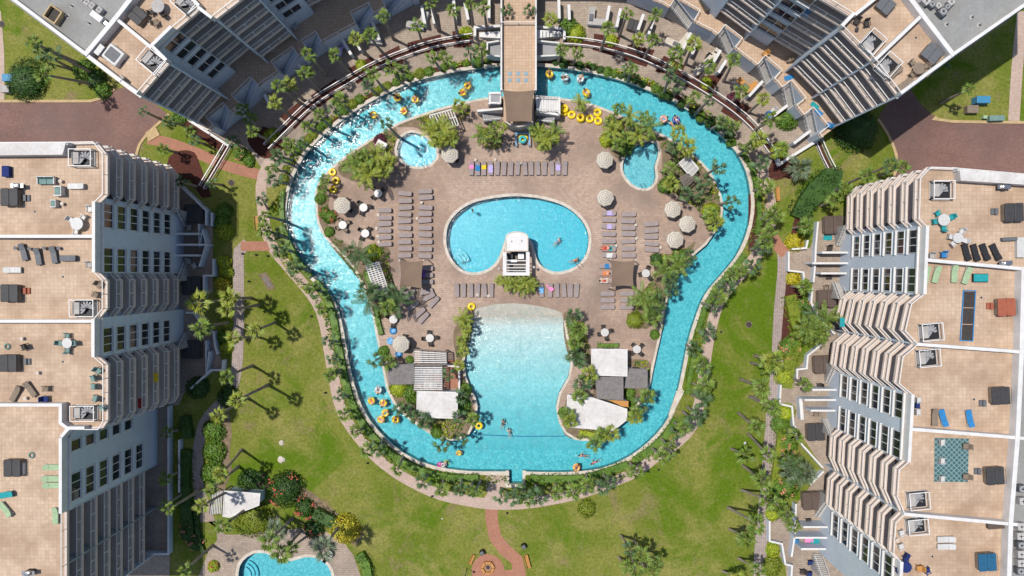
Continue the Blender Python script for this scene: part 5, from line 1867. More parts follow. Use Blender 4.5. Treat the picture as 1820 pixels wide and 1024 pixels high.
r = random.Random(77)
gcs = [MB(), MB(), MB()]
ctr = W(918, 480)
for pl in (RIV_LS, RIV_RS):
    P = WL(pl)
    for i in range(len(P) - 1):
        a, b = P[i], P[i + 1]
        L = (b - a).length
        d = (b - a).normalized()
        n = Vector((-d.y, d.x, 0))
        if n.dot(a - ctr) < 0:
            n = -n
        north = pl[i][1] < 330
        for _ in range(int(L * (22 if north else 46))):
            q = r.uniform(0.62, 1.5) if north else r.uniform(0.55, 2.3)
            p = a.lerp(b, r.random()) + n * q
            t = patchy(p.x, p.y, 1.1)
            if t > -0.35:
                tuft(gcs[0 if t < 0.9 else (1 if north or p.y > -10 else 2)], r, p, r.uniform(0.03, 0.42) * min(1, t + 0.6), 0.3)
for bed in BEDS:
    P = [(p.x, p.y) for p in WL(bed)]
    x0, x1, y0, y1 = min(p[0] for p in P), max(p[0] for p in P), min(p[1] for p in P), max(p[1] for p in P)
    for _ in range(int((x1 - x0) * (y1 - y0) * 20)):
        p = (r.uniform(x0, x1), r.uniform(y0, y1))
        t = patchy(p[0], p[1], 0.9)
        if t > -0.2 and in_poly(p, P):
            tuft(gcs[1 if t > 1.0 else 0], r, p, r.uniform(0.03, 0.5) * min(1, t + 0.5), 0.32)
for nm, m_, mt in zip(('ground_cover', 'ground_cover', 'ground_cover'), gcs, ('shrub_leaf', 'lime_leaf', 'olive_leaf')):
    if m_.f:
        o = obj(nm, m_, mt)
        o['kind'] = 'stuff'
# ---------------------------------------------------------------- furniture, each kind built once
def proto(name, cat):
    o = thing(name, 'x', cat)
    ALLPROTO.append(o)
    return o


def P3(px, py, z):
    return W(px, py, z)


def make_lounger(cushion='taupe_cloth', frame='bronze_metal', wd=0.66, back=16, name='sun_lounger'):
    o = proto(name, 'sun lounger')
    f = MB()
    for y in (-wd / 2 + 0.02, wd / 2 - 0.02):
        f.box((0, y, 0.3), (1.9, 0.04, 0.05))
        for x in (-0.85, 0.15, 0.8):
            f.box((x, y, 0.14), (0.05, 0.05, 0.28))
    f.box((-0.94, 0, 0.3), (0.04, wd, 0.05))
    f.box((0.94, 0, 0.3), (0.04, wd, 0.05))
    obj('frame', f, frame, o)
    obj('seat', MB().bbox((-0.33, 0, 0.375), (1.3, wd, 0.1), 0, 0.045), cushion, o)
    b = MB()
    L, a = 0.68, math.radians(back)
    vs = []
    for x, ww in ((0.0, wd), (0.5, wd * 0.96), (L, wd * 0.74)):
        for y in (-ww / 2, ww / 2):
            for dz in (-0.045, 0.05):
                vs.append((0.32 + x * math.cos(a) - dz * math.sin(a), y, 0.39 + x * math.sin(a) + dz * math.cos(a)))
    fs = []
    for k in (0, 4):
        fs += [(k + 1, k + 3, k + 7, k + 5), (k, k + 4, k + 6, k + 2), (k, k + 1, k + 5, k + 4), (k + 2, k + 6, k + 7, k + 3)]
    fs += [(0, 2, 3, 1), (8, 9, 11, 10)]
    b.add(vs, fs)
    obj('backrest', b, cushion, o)
    return o


def make_chair(seat='dark_wicker', frame='dark_wicker', name='patio_chair', w=0.58, arm=True):
    o = proto(name, 'chair')
    f = MB()
    for x in (-0.24, 0.24):
        for y in (-w / 2 + 0.03, w / 2 - 0.03):
            f.box((x, y, 0.2 if x < 0 else 0.3), (0.045, 0.045, 0.4 if x < 0 else 0.6))
    f.box((-0.24, 0, 0.34), (0.04, w - 0.06, 0.04))
    f.box((0.24, 0, 0.34), (0.04, w - 0.06, 0.04))
    f.box((0, 0, 0.34), (0.5, 0.04, 0.035))
    if arm:
        for y in (-w / 2 + 0.03, w / 2 - 0.03):
            f.box((0.0, y, 0.62), (0.52, 0.06, 0.04))
            f.box((-0.24, y, 0.5), (0.045, 0.045, 0.22))
    obj('frame', f, frame, o)
    obj('seat', MB().bbox((-0.02, 0, 0.42), (0.5, w - 0.08, 0.09), 0, 0.04), seat, o)
    b = MB().box((0.29, 0, 0.7), (0.07, w - 0.08, 0.55), 0, 0, 1, (0, 0.22, 0))
    obj('backrest', b, seat, o)
    return o


def make_table(top='white_plastic', leg='white_plastic', r=0.58, name='round_table'):
    o = proto(name, 'table')
    obj('tabletop', MB().rev([(0.02, 0.70), (r - 0.02, 0.70), (r, 0.715), (r - 0.02, 0.735), (0.05, 0.738)], 24), top, o)
    f = MB().tube([(0, 0, 0.02), (0, 0, 0.7)], 0.045, 8)
    f.rev([(0.3, 0.0), (0.3, 0.03), (0.06, 0.06)], 14)
    obj('leg', f, leg, o)
    return o


def make_side_table(top='white_plastic', r=0.2):
    o = proto('side_table', 'side table')
    obj('tabletop', MB().rev([(0.02, 0.40), (r, 0.40), (r, 0.43), (0.03, 0.435)], 16), top, o)
    f = MB()
    for k in range(3):
        a = k * 2.094
        f.tube([(r * 0.8 * math.cos(a), r * 0.8 * math.sin(a), 0), (r * 0.4 * math.cos(a), r * 0.4 * math.sin(a), 0.4)], 0.02, 5)
    obj('leg', f, top, o)
    return o


def make_parasol():
    o = proto('parasol', 'parasol')
    R, n = 1.27, 8
    vs, fs, ring = [(0, 0, 2.86)], [], [0.0]
    m = 6
    for j in range(1, m + 1):
        t = j / m
        for i in range(n * 2):
            a = math.pi * i / n + 0.2
            rr = R * t * (1.0 if i % 2 == 0 else math.cos(math.pi / n) * 0.985)
            sag = 0.0 if i % 2 == 0 else -0.03 * t
            vs.append((rr * math.cos(a), rr * math.sin(a), 2.86 - 0.5 * t ** 1.15 + sag))
            ring.append(t)
    N = n * 2
    for i in range(N):
        fs.append((0, 1 + i, 1 + (i + 1) % N))
    for j in range(m - 1):
        for i in range(N):
            fs.append((1 + j * N + i, 1 + (j + 1) * N + i, 1 + (j + 1) * N + (i + 1) % N, 1 + j * N + (i + 1) % N))
    base = len(vs)
    for i in range(N):                                              # hanging edge
        x, y, z = vs[1 + (m - 1) * N + i]
        vs.append((x * 1.005, y * 1.005, z - 0.14))
        ring.append(1.0)
    for i in range(N):
        fs.append((1 + (m - 1) * N + i, base + i, base + (i + 1) % N, 1 + (m - 1) * N + (i + 1) % N))
    q = MB()
    q.add(vs, fs)
    c = obj('canopy', q, 'striped_canopy', o)
    at = c.data.attributes.new('ring', 'FLOAT', 'POINT')
    at.data.foreach_set('value', ring)
    obj('pole', MB().tube([(0, 0, 0.1), (0, 0, 2.9)], 0.03, 8), 'white_paint', o)
    r_ = MB()
    for i in range(n):
        a = 2 * math.pi * i / n + 0.2
        r_.tube([(0, 0, 2.8), (R * 0.97 * math.cos(a), R * 0.97 * math.sin(a), 2.33)], 0.012, 4)
    obj('ribs', r_, 'white_paint', o)
    obj('base', MB().rev([(0.3, 0), (0.3, 0.07), (0.1, 0.1)], 16), 'concrete', o)
    obj('finial', MB().rev([(0.05, 2.85), (0.06, 2.92), (0.01, 2.97)], 8), 'striped_canopy', o)
    return o


def make_tube(mat_='yellow_vinyl', R=0.40, r=0.2, name='inner_tube'):
    o = proto(name, 'inner tube')
    obj('ring', MB().torus(R, r, (0, 0, r), 28, 12), mat_, o, True)
    for s_ in (-1, 1):
        h = MB().tube([(s_ * (R - 0.04), -0.13, 2 * r - 0.005), (s_ * (R - 0.02), -0.08, 2 * r + 0.05), (s_ * (R - 0.02), 0.08, 2 * r + 0.05), (s_ * (R - 0.04), 0.13, 2 * r - 0.005)], 0.016, 5)
        obj('handle', h, 'black_metal', o)
    obj('valve', MB().rev([(0.025, 0), (0.025, 0.05), (0.01, 0.06)], 8, (0, -R, 2 * r - 0.01)), 'white_plastic', o)
    return o


def make_hot_tub(cover='black_cover', shell='tan_wicker', w=2.2, l=2.2, fold=True):
    o = proto('hot_tub', 'hot tub')
    obj('shell', MB().bbox((0, 0, 0.42), (l - 0.08, w - 0.08, 0.84), 0, 0.22), shell, o)
    c = MB()
    c.bbox((-l / 4 - 0.004, 0, 0.91), (l / 2 - 0.012, w, 0.16), 0, 0.17)
    c.bbox((l / 4 + 0.004, 0, 0.91), (l / 2 - 0.012, w, 0.16), 0, 0.17)
    obj('cover', c, cover, o)
    s_ = MB()
    for y in (-w * 0.3, w * 0.3):
        s_.box((0, y, 0.992), (l * 1.005, 0.05, 0.012))
    obj('strap', s_, 'black_cover', o)
    a = MB().tube([(l / 2 + 0.06, -w / 2 + 0.1, 0.4), (l / 2 + 0.06, -w / 2 + 0.1, 1.1), (l / 2 + 0.06, w / 2 - 0.1, 1.1), (l / 2 + 0.06, w / 2 - 0.1, 0.4)], 0.02, 6)
    obj('cover_lifter', a, 'black_metal', o)
    return o


def make_steps(mat_='grey_plastic'):
    o = proto('step_block', 'steps')
    obj('lower_tread', MB().bbox((0.22, 0, 0.1), (0.36, 0.8, 0.2), 0, 0.03), mat_, o)
    obj('upper_tread', MB().bbox((-0.16, 0, 0.21), (0.38, 0.8, 0.42), 0, 0.03), mat_, o)
    return o


def make_bench(mat_='bench_wood'):
    o = proto('park_bench', 'bench')
    for k in range(3):
        obj('seat_slat', MB().box((0, -0.15 + k * 0.16, 0.45), (1.95, 0.14, 0.05)), mat_, o)
    for k in range(2):
        obj('back_slat', MB().box((0, 0.3 + k * 0.06, 0.62 + k * 0.2), (1.95, 0.05, 0.15), 0, 0, 1, (0.3, 0, 0)), mat_, o)
    for x in (-0.8, 0.8):
        f = MB().box((x, -0.05, 0.21), (0.07, 0.5, 0.06)).box((x, -0.25, 0.21), (0.06, 0.06, 0.42)).box((x, 0.25, 0.4), (0.06, 0.06, 0.8))
        obj('leg', f, 'black_metal', o)
    return o


def make_sofa(cush='sage_cloth', l=1.9, frame='white_plastic', name='patio_sofa', cat='sofa'):
    o = proto(name, cat)
    f = MB().box((0, 0, 0.2), (l, 0.8, 0.1))
    for x in (-l / 2 + 0.05, l / 2 - 0.05):
        f.box((x, 0, 0.32), (0.1, 0.82, 0.62))
    f.box((0, 0.38, 0.45), (l, 0.06, 0.7))
    obj('frame', f, frame, o)
    n = max(1, round(l / 0.85))
    for k in range(n):
        w = (l - 0.22) / n
        x = -l / 2 + 0.11 + w * (k + 0.5)
        obj('seat_cushion', MB().bbox((x, -0.05, 0.36), (w - 0.02, 0.72, 0.2), 0, 0.06), cush, o)
        obj('back_cushion', MB().bbox((x, 0.28, 0.62), (w - 0.02, 0.16, 0.42), 0, 0.06), cush, o)
    return o


def make_grill():
    o = proto('barbecue_grill', 'grill')
    obj('cart', MB().box((0, 0, 0.4), (0.7, 0.5, 0.7)), 'black_metal', o)
    obj('lid', MB().bbox((0, 0, 0.92), (0.72, 0.56, 0.34), 0, 0.16), 'steel', o)
    for s_ in (-1, 1):
        obj('side_shelf', MB().box((s_ * 0.55, 0, 0.78), (0.36, 0.5, 0.04)), 'steel', o)
    obj('handle', MB().tube([(-0.25, -0.32, 0.92), (0.25, -0.32, 0.92)], 0.02, 6), 'black_metal', o)
    return o


def make_fan_unit():
    o = proto('condenser_unit', 'air conditioner')
    obj('casing', MB().bbox((0, 0, 0.42), (0.85, 0.85, 0.84), 0, 0.04), 'concrete', o)
    obj('fan_grille', MB().torus(0.3, 0.03, (0, 0, 0.86), 18, 5).torus(0.17, 0.02, (0, 0, 0.86), 14, 5), 'white_paint', o)
    f = MB()
    for k in range(4):
        f.box((0.14 * math.cos(k * 1.57), 0.14 * math.sin(k * 1.57), 0.85), (0.26, 0.09, 0.015), k * 1.57)
    obj('fan_blades', f, 'black_metal', o)
    return o


def make_towel(mat_):
    o = proto('beach_towel', 'towel')
    q = MB()
    n, m = 8, 4
    r = random.Random(len(mat_))
    vs = []
    for s_ in (0.0, 0.018):
        for i in range(n + 1):
            for j in range(m + 1):
                x, y = -0.6 + 1.2 * i / n, -0.33 + 0.66 * j / m
                vs.append((x + r.uniform(-.02, .02), y + r.uniform(-.03, .03), s_ + 0.01 + 0.02 * math.sin(i * 1.7 + j)))
    K = (n + 1) * (m + 1)
    fs = []
    for i in range(n):
        for j in range(m):
            a = i * (m + 1) + j
            fs.append((a, a + 1, a + m + 2, a + m + 1))
            fs.append((K + a, K + a + m + 1, K + a + m + 2, K + a + 1))
    q.add(vs, fs)
    obj('cloth', q, mat_, o)
    return o


LOUNGER = make_lounger()
CHAIR = make_chair()
TABLE = make_table()
SIDE = make_side_table('coping')
PARASOL = make_parasol()
TUBE = make_tube()
TUB = make_hot_tub()
STEPS = make_steps()
BENCH = make_bench()
SOFA = make_sofa()
ARMCH = make_sofa('sage_cloth', 0.9, 'white_plastic', 'patio_armchair', 'armchair')
GRILL = make_grill()
FAN = make_fan_unit()
TOWEL = make_towel('lavender_cloth')
RAD = math.radians


def at(src, px, py, z, rz=0.0, label=None, group=None, s=1.0, mats=None, h=0.4, dz=0.0):
    p = W(px, py, z + h)
    return place(src, (p.x, p.y, z + dz), rz, label, group, s, mats)


# ---------------------------------------------------------------- the pool deck
ZD = 0.03
GL = 'taupe sun loungers on the pool deck'
for col, x, ys in (('western', 684, (374, 387, 398, 410, 422, 434)), ('middle', 720, (344, 357, 369, 381, 393, 405, 418, 430, 442, 454)), ('eastern', 756, (340, 351, 369, 380, 392, 405, 417, 430, 443, 455))):
    for i, y in enumerate(ys):
        at(LOUNGER, x + rnd.uniform(-1, 1), y, ZD, rnd.uniform(-.09, .09), f'taupe sun lounger, {ORD[i]} from the north in the {col} column beside the west sail', GL)
for i, y in enumerate((477, 489, 501)):
    at(LOUNGER, 758, y, ZD, 0, f'taupe sun lounger half under the west brown sail, {ORD[i]} from the north', GL)
    at(LOUNGER, 722, y, ZD, 0, f'taupe sun lounger wholly in the shade of the west sail, {ORD[i]} from the north', GL)
for i, (x, y, a) in enumerate(((758, 519, 15), (762, 528, 28), (771, 537, 48), (725, 529, 8), (726, 519, 0), (734, 544, 35), (746, 556, 42), (753, 565, 48))):
    at(LOUNGER, x, y, ZD, RAD(a), f'slanting taupe lounger in the fan below the west sail, {ORD[i]} counted clockwise', GL)
for col, x, ys in (('western', 1082, (379, 391, 403, 416, 429, 443, 454)), ('middle', 1117, (381, 393, 405, 416, 429, 442, 454)), ('eastern', 1158, (398, 410, 421, 433, 444))):
    for i, y in enumerate(ys):
        at(LOUNGER, x + rnd.uniform(-1, 1), y, ZD, rnd.uniform(-.09, .09), f'taupe sun lounger, {ORD[i]} from the north in the {col} column beside the east sail', GL)
for i, y in enumerate((473, 486, 499)):
    at(LOUNGER, 1077, y, ZD, 0, f'taupe lounger under a towel beside the east sail edge, {ORD[i]} from the north', GL)
for col, x in (('western', 1080), ('eastern', 1114)):
    for i, y in enumerate((522, 534, 546)):
        at(LOUNGER, x, y, ZD, 0, f'taupe lounger south of the east sail, {ORD[i]} in the {col} trio', GL)
for i, x in enumerate((838, 849, 860, 872, 884, 896, 908, 920, 933, 944, 956, 968, 981, 992, 1004)):
    at(LOUNGER, x, 299 + rnd.uniform(-.6, .6), ZD, RAD(90) + rnd.uniform(-.08, .08), f'taupe lounger in the long row north of the pool, {ORD[i]} from the west', GL)
for i, x in enumerate((812, 824, 837, 849, 861, 873)):
    at(LOUNGER, x, 516, ZD, RAD(90) + rnd.uniform(-.08, .08), f'taupe lounger in the row west of the pool bar palms, {ORD[i]} from the west', GL)
for i, x in enumerate((962, 978, 990, 1002.5, 1014, 1025)):
    at(LOUNGER, x, 516, ZD, RAD(90) + rnd.uniform(-.08, .08), f'taupe lounger in the row east of the pool bar palms, {ORD[i]} from the west', GL)
for x, y, rz, c, lb in ((838, 293, 90, 'pink', 'pink towel on the westernmost lounger of the north row'), (849, 297, 90, 'blue', 'bright blue towel on a lounger of the north row'), (860, 294, 90, 'yellow', 'yellow towel on a lounger of the north row'),
                        (872, 300, 90, 'lavender', 'dusky violet towel on the fourth lounger of the north row'), (992, 296, 90, 'lavender', 'pale lavender towel on a lounger near the east end of the north row'),
                        (1086, 379, 0, 'lavender', 'lavender towel on the northernmost lounger beside the striped parasol'), (1086, 403, 0, 'lavender', 'lavender towel on the third lounger of the east block'),
                        (1076, 441, 0, 'red', 'red-patterned towel end on a lounger north of the east sail'), (1087, 442, 0, 'teal', 'teal towel on a lounger north of the east sail'), (1085, 454, 0, 'white', 'plain white towel on the lounger just north of the east sail'),
                        (1082, 473, 0, 'blue', 'royal blue towel half under the east sail'), (1078, 486, 0, 'orange', 'orange-red towel beside the east sail'), (1074, 499, 0, 'white', 'white and red towel beside the east sail'),
                        (962, 514, 90, 'sky', 'light blue towel on a lounger east of the pool bar palms'), (950, 511, 50, 'navy', 'dark blue towel lying beside the pool bar palms'), (978, 511, 120, 'pink', 'bright pink towel on a lounger east of the pool bar palms'),
                        (752, 487, 90, 'purple', 'purple towel in the shade of the west sail')):
    at(TOWEL, x, y, ZD, RAD(rz), lb, 'beach towels', (0.9, 1.0, 1) if c != 'navy' else 0.8, {'lavender_cloth': c + '_cloth'} if c != 'lavender' else None, 0.45, 0.45)
for i, (x, y) in enumerate(((672, 382), (669, 406), (671, 420), (673, 430), (749, 360), (741, 388), (845, 284), (880, 284), (925, 290), (1095, 437), (1130, 400), (1131, 424), (1174, 440), (711, 463), (848, 524), (868, 526), (1024, 505), (1131, 529))):
    at(SIDE, x, y, ZD, 0, f'small round white side table by the loungers, {ORD[i]} met going round from the west', 'white side tables by the loungers')


def table_set(px, py, z, lab, n=4, rz=0.6, gap=0.78, ts=1.0, tm=None, cm=None, grp='patio dining sets', only=None):
    at(TABLE, px, py, z, 0, f'round white table {lab}' if not tm else f'round dark table {lab}', grp, ts, tm, 0.7)
    c = W(px, py, z + 0.5)
    for k in range(n):
        a = rz + k * 2 * math.pi / n
        q = (c.x + gap * ts * math.cos(a), c.y + gap * ts * math.sin(a), z)
        d = ('east', 'north-east', 'north', 'north-west', 'west', 'south-west', 'south', 'south-east')[int(((a % 6.2832) + 0.3927) / 0.7854) % 8]
        place(CHAIR, q, a + rnd.uniform(-.25, .25), f'chair on the {d} side of the table {lab}', grp + ' chairs', 1.0, cm)


BR = {'dark_wicker': 'tan_wicker'}
table_set(672, 344, ZD, 'north of the west lounger columns', 4, 0.7, cm=None)
table_set(646, 369, ZD, 'east of the westernmost parasol', 3, 0.2)
table_set(609, 400, ZD, 'beside the red bougainvillea', 4, 0.5, cm=BR)
table_set(649, 415, ZD, 'west of the lounger columns', 4, 0.9)
table_set(764, 601, ZD, 'north of the grey pergola', 4, 0.1)
table_set(699, 568, ZD, 'in the palm shade south-west of the sail', 3, 0.5)
table_set(1148, 486, ZD, 'east of the east brown sail', 3, 1.2)
table_set(1075, 591, ZD, 'east of the beach pool planting', 4, 0.3)
table_set(1132, 621, ZD, 'behind the white hut roof in the east', 4, 0.7)
table_set(584, 986, 0.02, 'on the south pool deck', 2, 1.0)
for i, (x, y, lb) in enumerate(((607, 365, 'standing alone on the west deck'), (799, 274, 'beside the round spa pool'), (1075, 284, 'west of the kidney pool'), (1076, 351, 'north of the east lounger columns'), (1196, 372, 'northernmost of the eastern three'),
                                (1222, 398, 'nearest the river among the eastern three'), (1200, 426, 'southernmost of the eastern three'), (712, 612, 'beside the blue floats'))):
    at(PARASOL, x, y, ZD, rnd.uniform(0, 1), f'beige striped octagonal parasol {lb}', 'striped parasols', rnd.uniform(0.97, 1.03), None, 2.5)
    c = W(x, y, 2.5)
    for k in range(2):
        a = -0.6 + k * 1.9
        place(CHAIR, (c.x + 0.95 * math.cos(a), c.y + 0.95 * math.sin(a), ZD), a, f'{("first", "second")[k]} chair under parasol {lb}', 'chairs under parasols')

# stacked and lying tubes
for x, y, z, lb in ((591, 306, 0.03, 'northernmost of the three by the west river edge'), (597, 321, 0.03, 'middle one of the three by the west river edge'), (592, 337, 0.03, 'southernmost of the three by the west river edge'),
                    (1002, 199, 0.03, 'lower one of the leaning pair next to the stairs'), (1003, 193, 0.43, 'upper one of the leaning pair next to the stairs'), (1016, 204, 0.03, 'second in the heap east of the stairs'), (1032, 211, 0.03, 'third in the heap, lower of its stack'),
                    (1032, 209, 0.43, 'third in the heap, upper of its stack'), (1048, 211, 0.03, 'fourth in the heap east of the stairs'), (1062, 200, 0.03, 'hindmost of the heap east of the stairs'), (1063, 215, 0.03, 'east end of the heap in front'),
                    (1084, 213, 0.03, 'half hidden under palms east of the heap'), (838, 545, 0.03, 'alone on the deck above the beach pool'), (851, 757, -0.2, 'floating empty at the mouth of the beach pool')):
    at(TUBE, x, y, z, rnd.uniform(0, 6), f'yellow inner tube, {lb}', 'yellow tubes lying about', 1.02 if y < 250 else 0.95, None, 0.2)

# ---------------------------------------------------------------- people
def skin_mesh(name, verts, edges, radii, mat_, sub=1, root=0):
    me = bpy.data.meshes.new(name)
    me.from_pydata(verts, edges, [])
    o = bpy.data.objects.new(name, me)
    COL.objects.link(o)
    md = o.modifiers.new('s', 'SKIN')
    if not me.skin_vertices:
        me.skin_vertices.new() if hasattr(me.skin_vertices, 'new') else None
    if me.skin_vertices:
        for i, r in enumerate(radii):
            me.skin_vertices[0].data[i].radius = (r, r) if not isinstance(r, tuple) else r
            me.skin_vertices[0].data[i].use_root = (i == root)
    ss = o.modifiers.new('b', 'SUBSURF')
    ss.levels = sub
    ss.render_levels = sub
    dg = bpy.context.evaluated_depsgraph_get()
    dg.update()
    out = bpy.data.meshes.new_from_object(o.evaluated_get(dg))
    bpy.data.objects.remove(o)
    out.materials.clear()
    out.materials.append(M[mat_])
    out.polygons.foreach_set('use_smooth', [True] * len(out.polygons))
    return out


def body(pose):
    """joints of one figure: pelvis, spine, head, arms with hands, legs with feet"""
    V, E, R = [], [], []

    def v(p, r, par=None):
        V.append(p)
        R.append(r)
        if par is not None:
            E.append((par, len(V) - 1))
        return len(V) - 1
    J = pose
    pel = v(J['pelvis'], (0.155, 0.12))
    sp = v(J['waist'], (0.13, 0.105), pel)
    ch = v(J['chest'], (0.165, 0.12), sp)
    nk = v(J['neck'], 0.062, ch)
    h1 = v(J['jaw'], 0.085, nk)
    h2 = v(J['head'], 0.102, h1)
    v(J['crown'], 0.07, h2)
    for s_ in ('l', 'r'):
        sh = v(J['sh_' + s_], 0.068, ch)
        el = v(J['el_' + s_], 0.045, sh)
        wr = v(J['wr_' + s_], 0.031, el)
        a, b = Vector(J['el_' + s_]), Vector(J['wr_' + s_])
        d = (b - a).normalized()
        sd = d.orthogonal().normalized()
        pm_ = v(tuple(b + d * 0.07), (0.038, 0.03), wr)
        for k, (q, L) in enumerate(((-0.03, .075), (-0.01, .088), (0.01, .083), (0.03, .065))):
            f1 = v(tuple(b + d * 0.11 + sd * q), 0.010, pm_)
            v(tuple(b + d * (0.11 + L) + sd * q * 1.3 + Vector((0, 0, -0.02))), 0.008, f1)
        t1 = v(tuple(b + d * 0.06 + sd * 0.055), 0.011, pm_)
        v(tuple(b + d * 0.10 + sd * 0.075), 0.009, t1)
        hp = v(J['hip_' + s_], 0.095, pel)
        kn = v(J['kn_' + s_], 0.06, hp)
        an = v(J['an_' + s_], 0.038, kn)
        v(J['toe_' + s_], 0.03, an)
    return V, E, R


POSE = {
    # lying back in a ring, legs over one side, arms along it
    'float': dict(pelvis=(0, 0, 0.12), waist=(0.14, 0, 0.2), chest=(0.33, 0, 0.36), neck=(0.47, 0, 0.5), jaw=(0.53, 0, 0.57), head=(0.57, 0, 0.66), crown=(0.61, 0, 0.73), sh_l=(0.36, 0.2, 0.42), el_l=(0.22, 0.42, 0.46), wr_l=(0.0, 0.46, 0.45),
                  sh_r=(0.36, -0.2, 0.42), el_r=(0.22, -0.42, 0.46), wr_r=(0.0, -0.46, 0.45), hip_l=(-0.06, 0.1, 0.15), kn_l=(-0.42, 0.17, 0.5), an_l=(-0.78, 0.16, 0.3), toe_l=(-0.9, 0.17, 0.4), hip_r=(-0.06, -0.1, 0.15), kn_r=(-0.42, -0.15, 0.5), an_r=(-0.76, -0.2, 0.32), toe_r=(-0.88, -0.21, 0.42)),
    # swimming on the front
    'swim': dict(pelvis=(0, 0, 0), waist=(0.17, 0, 0.01), chest=(0.38, 0, 0.03), neck=(0.56, 0, 0.07), jaw=(0.64, 0, 0.1), head=(0.71, 0, 0.14), crown=(0.78, 0, 0.18), sh_l=(0.43, 0.19, 0.03), el_l=(0.68, 0.3, 0.0), wr_l=(0.93, 0.22, -0.02), sh_r=(0.43, -0.19, 0.03),
                 el_r=(0.33, -0.45, -0.02), wr_r=(0.1, -0.5, -0.06), hip_l=(-0.05, 0.1, 0), kn_l=(-0.48, 0.16, -0.05), an_l=(-0.88, 0.14, -0.02), toe_l=(-1.05, 0.14, -0.03), hip_r=(-0.05, -0.1, 0), kn_r=(-0.46, -0.17, -0.12), an_r=(-0.86, -0.2, -0.1), toe_r=(-1.03, -0.2, -0.12)),
    # standing, one foot a little ahead
    'stand': dict(pelvis=(0, 0, 0.93), waist=(0, 0, 1.08), chest=(0, 0, 1.3), neck=(0, 0, 1.48), jaw=(0.02, 0, 1.55), head=(0.02, 0, 1.64), crown=(0.01, 0, 1.73), sh_l=(0, 0.19, 1.4), el_l=(0.02, 0.27, 1.12), wr_l=(0.12, 0.25, 0.88), sh_r=(0, -0.19, 1.4), el_r=(-0.04, -0.27, 1.12),
                  wr_r=(0.06, -0.27, 0.87), hip_l=(0, 0.1, 0.9), kn_l=(0.08, 0.11, 0.49), an_l=(0.05, 0.11, 0.08), toe_l=(0.19, 0.13, 0.035), hip_r=(0, -0.1, 0.9), kn_r=(0.02, -0.11, 0.49), an_r=(-0.1, -0.11, 0.08), toe_r=(0.04, -0.13, 0.035)),
    # lying on the back on a lounger, one knee up
    'lie': dict(pelvis=(-0.05, 0, 0.5), waist=(0.12, 0, 0.51), chest=(0.34, 0, 0.55), neck=(0.52, 0, 0.62), jaw=(0.6, 0, 0.66), head=(0.68, 0, 0.7), crown=(0.76, 0, 0.72), sh_l=(0.4, 0.19, 0.56), el_l=(0.18, 0.3, 0.5), wr_l=(-0.05, 0.24, 0.52), sh_r=(0.4, -0.19, 0.56), el_r=(0.2, -0.3, 0.5),
                wr_r=(-0.02, -0.27, 0.5), hip_l=(-0.1, 0.1, 0.5), kn_l=(-0.45, 0.13, 0.74), an_l=(-0.72, 0.13, 0.48), toe_l=(-0.86, 0.13, 0.5), hip_r=(-0.1, -0.1, 0.5), kn_r=(-0.5, -0.12, 0.5), an_r=(-0.9, -0.13, 0.49), toe_r=(-0.96, -0.14, 0.58))}
BODY_ME = {}


def person(px, py, z, rz, pose, label, suit='navy_cloth', skin='skin_tan', hair='hair_brown', dz=0.0, h=0.3, s=1.0, long_suit=False):
    key = (pose, skin)
    if key not in BODY_ME:
        BODY_ME[key] = skin_mesh('body', *body(POSE[pose]), skin)
    k2 = (pose, suit, long_suit)
    if k2 not in BODY_ME:
        J = POSE[pose]
        V = [J['pelvis'], J['waist'], tuple(Vector(J['hip_l']).lerp(Vector(J['kn_l']), 0.35)), tuple(Vector(J['hip_r']).lerp(Vector(J['kn_r']), 0.35)), J['chest']]
        E = [(0, 1), (0, 2), (0, 3)]
        R = [(0.17, 0.135), (0.14, 0.118), 0.1, 0.1, (0.178, 0.135)]
        if long_suit:
            E.append((1, 4))
        else:
            V, R = V[:4], R[:4]
        BODY_ME[k2] = skin_mesh('swimsuit', V, E, R, suit)
    k3 = (pose, hair)
    if k3 not in BODY_ME:
        J = POSE[pose]
        hd, cr, jw = Vector(J['head']), Vector(J['crown']), Vector(J['jaw'])
        up_ = (cr - jw).normalized()
        bk = Vector((-up_.z, 0, up_.x)) if pose != 'swim' else Vector((0, 0, 1))
        V = [tuple(hd + bk * 0.035), tuple(cr + up_ * 0.012 + bk * 0.012), tuple(jw + bk * 0.06)]
        BODY_ME[k3] = skin_mesh('hair', V, [(0, 1), (0, 2)], [0.104, 0.08, 0.06], hair)
    p = W(px, py, z + h)
    o = bpy.data.objects.new('person', BODY_ME[key])
    COL.objects.link(o)
    o.location = (p.x, p.y, z + dz)
    o.rotation_euler = (0, 0, rz)
    o.scale = (s, s, s)
    tag(o, label, 'person')
    for nm, kk in (('swimsuit', k2), ('hair', k3)):
        c = bpy.data.objects.new(nm, BODY_ME[kk])
        COL.objects.link(c)
        c.parent = o
    return o


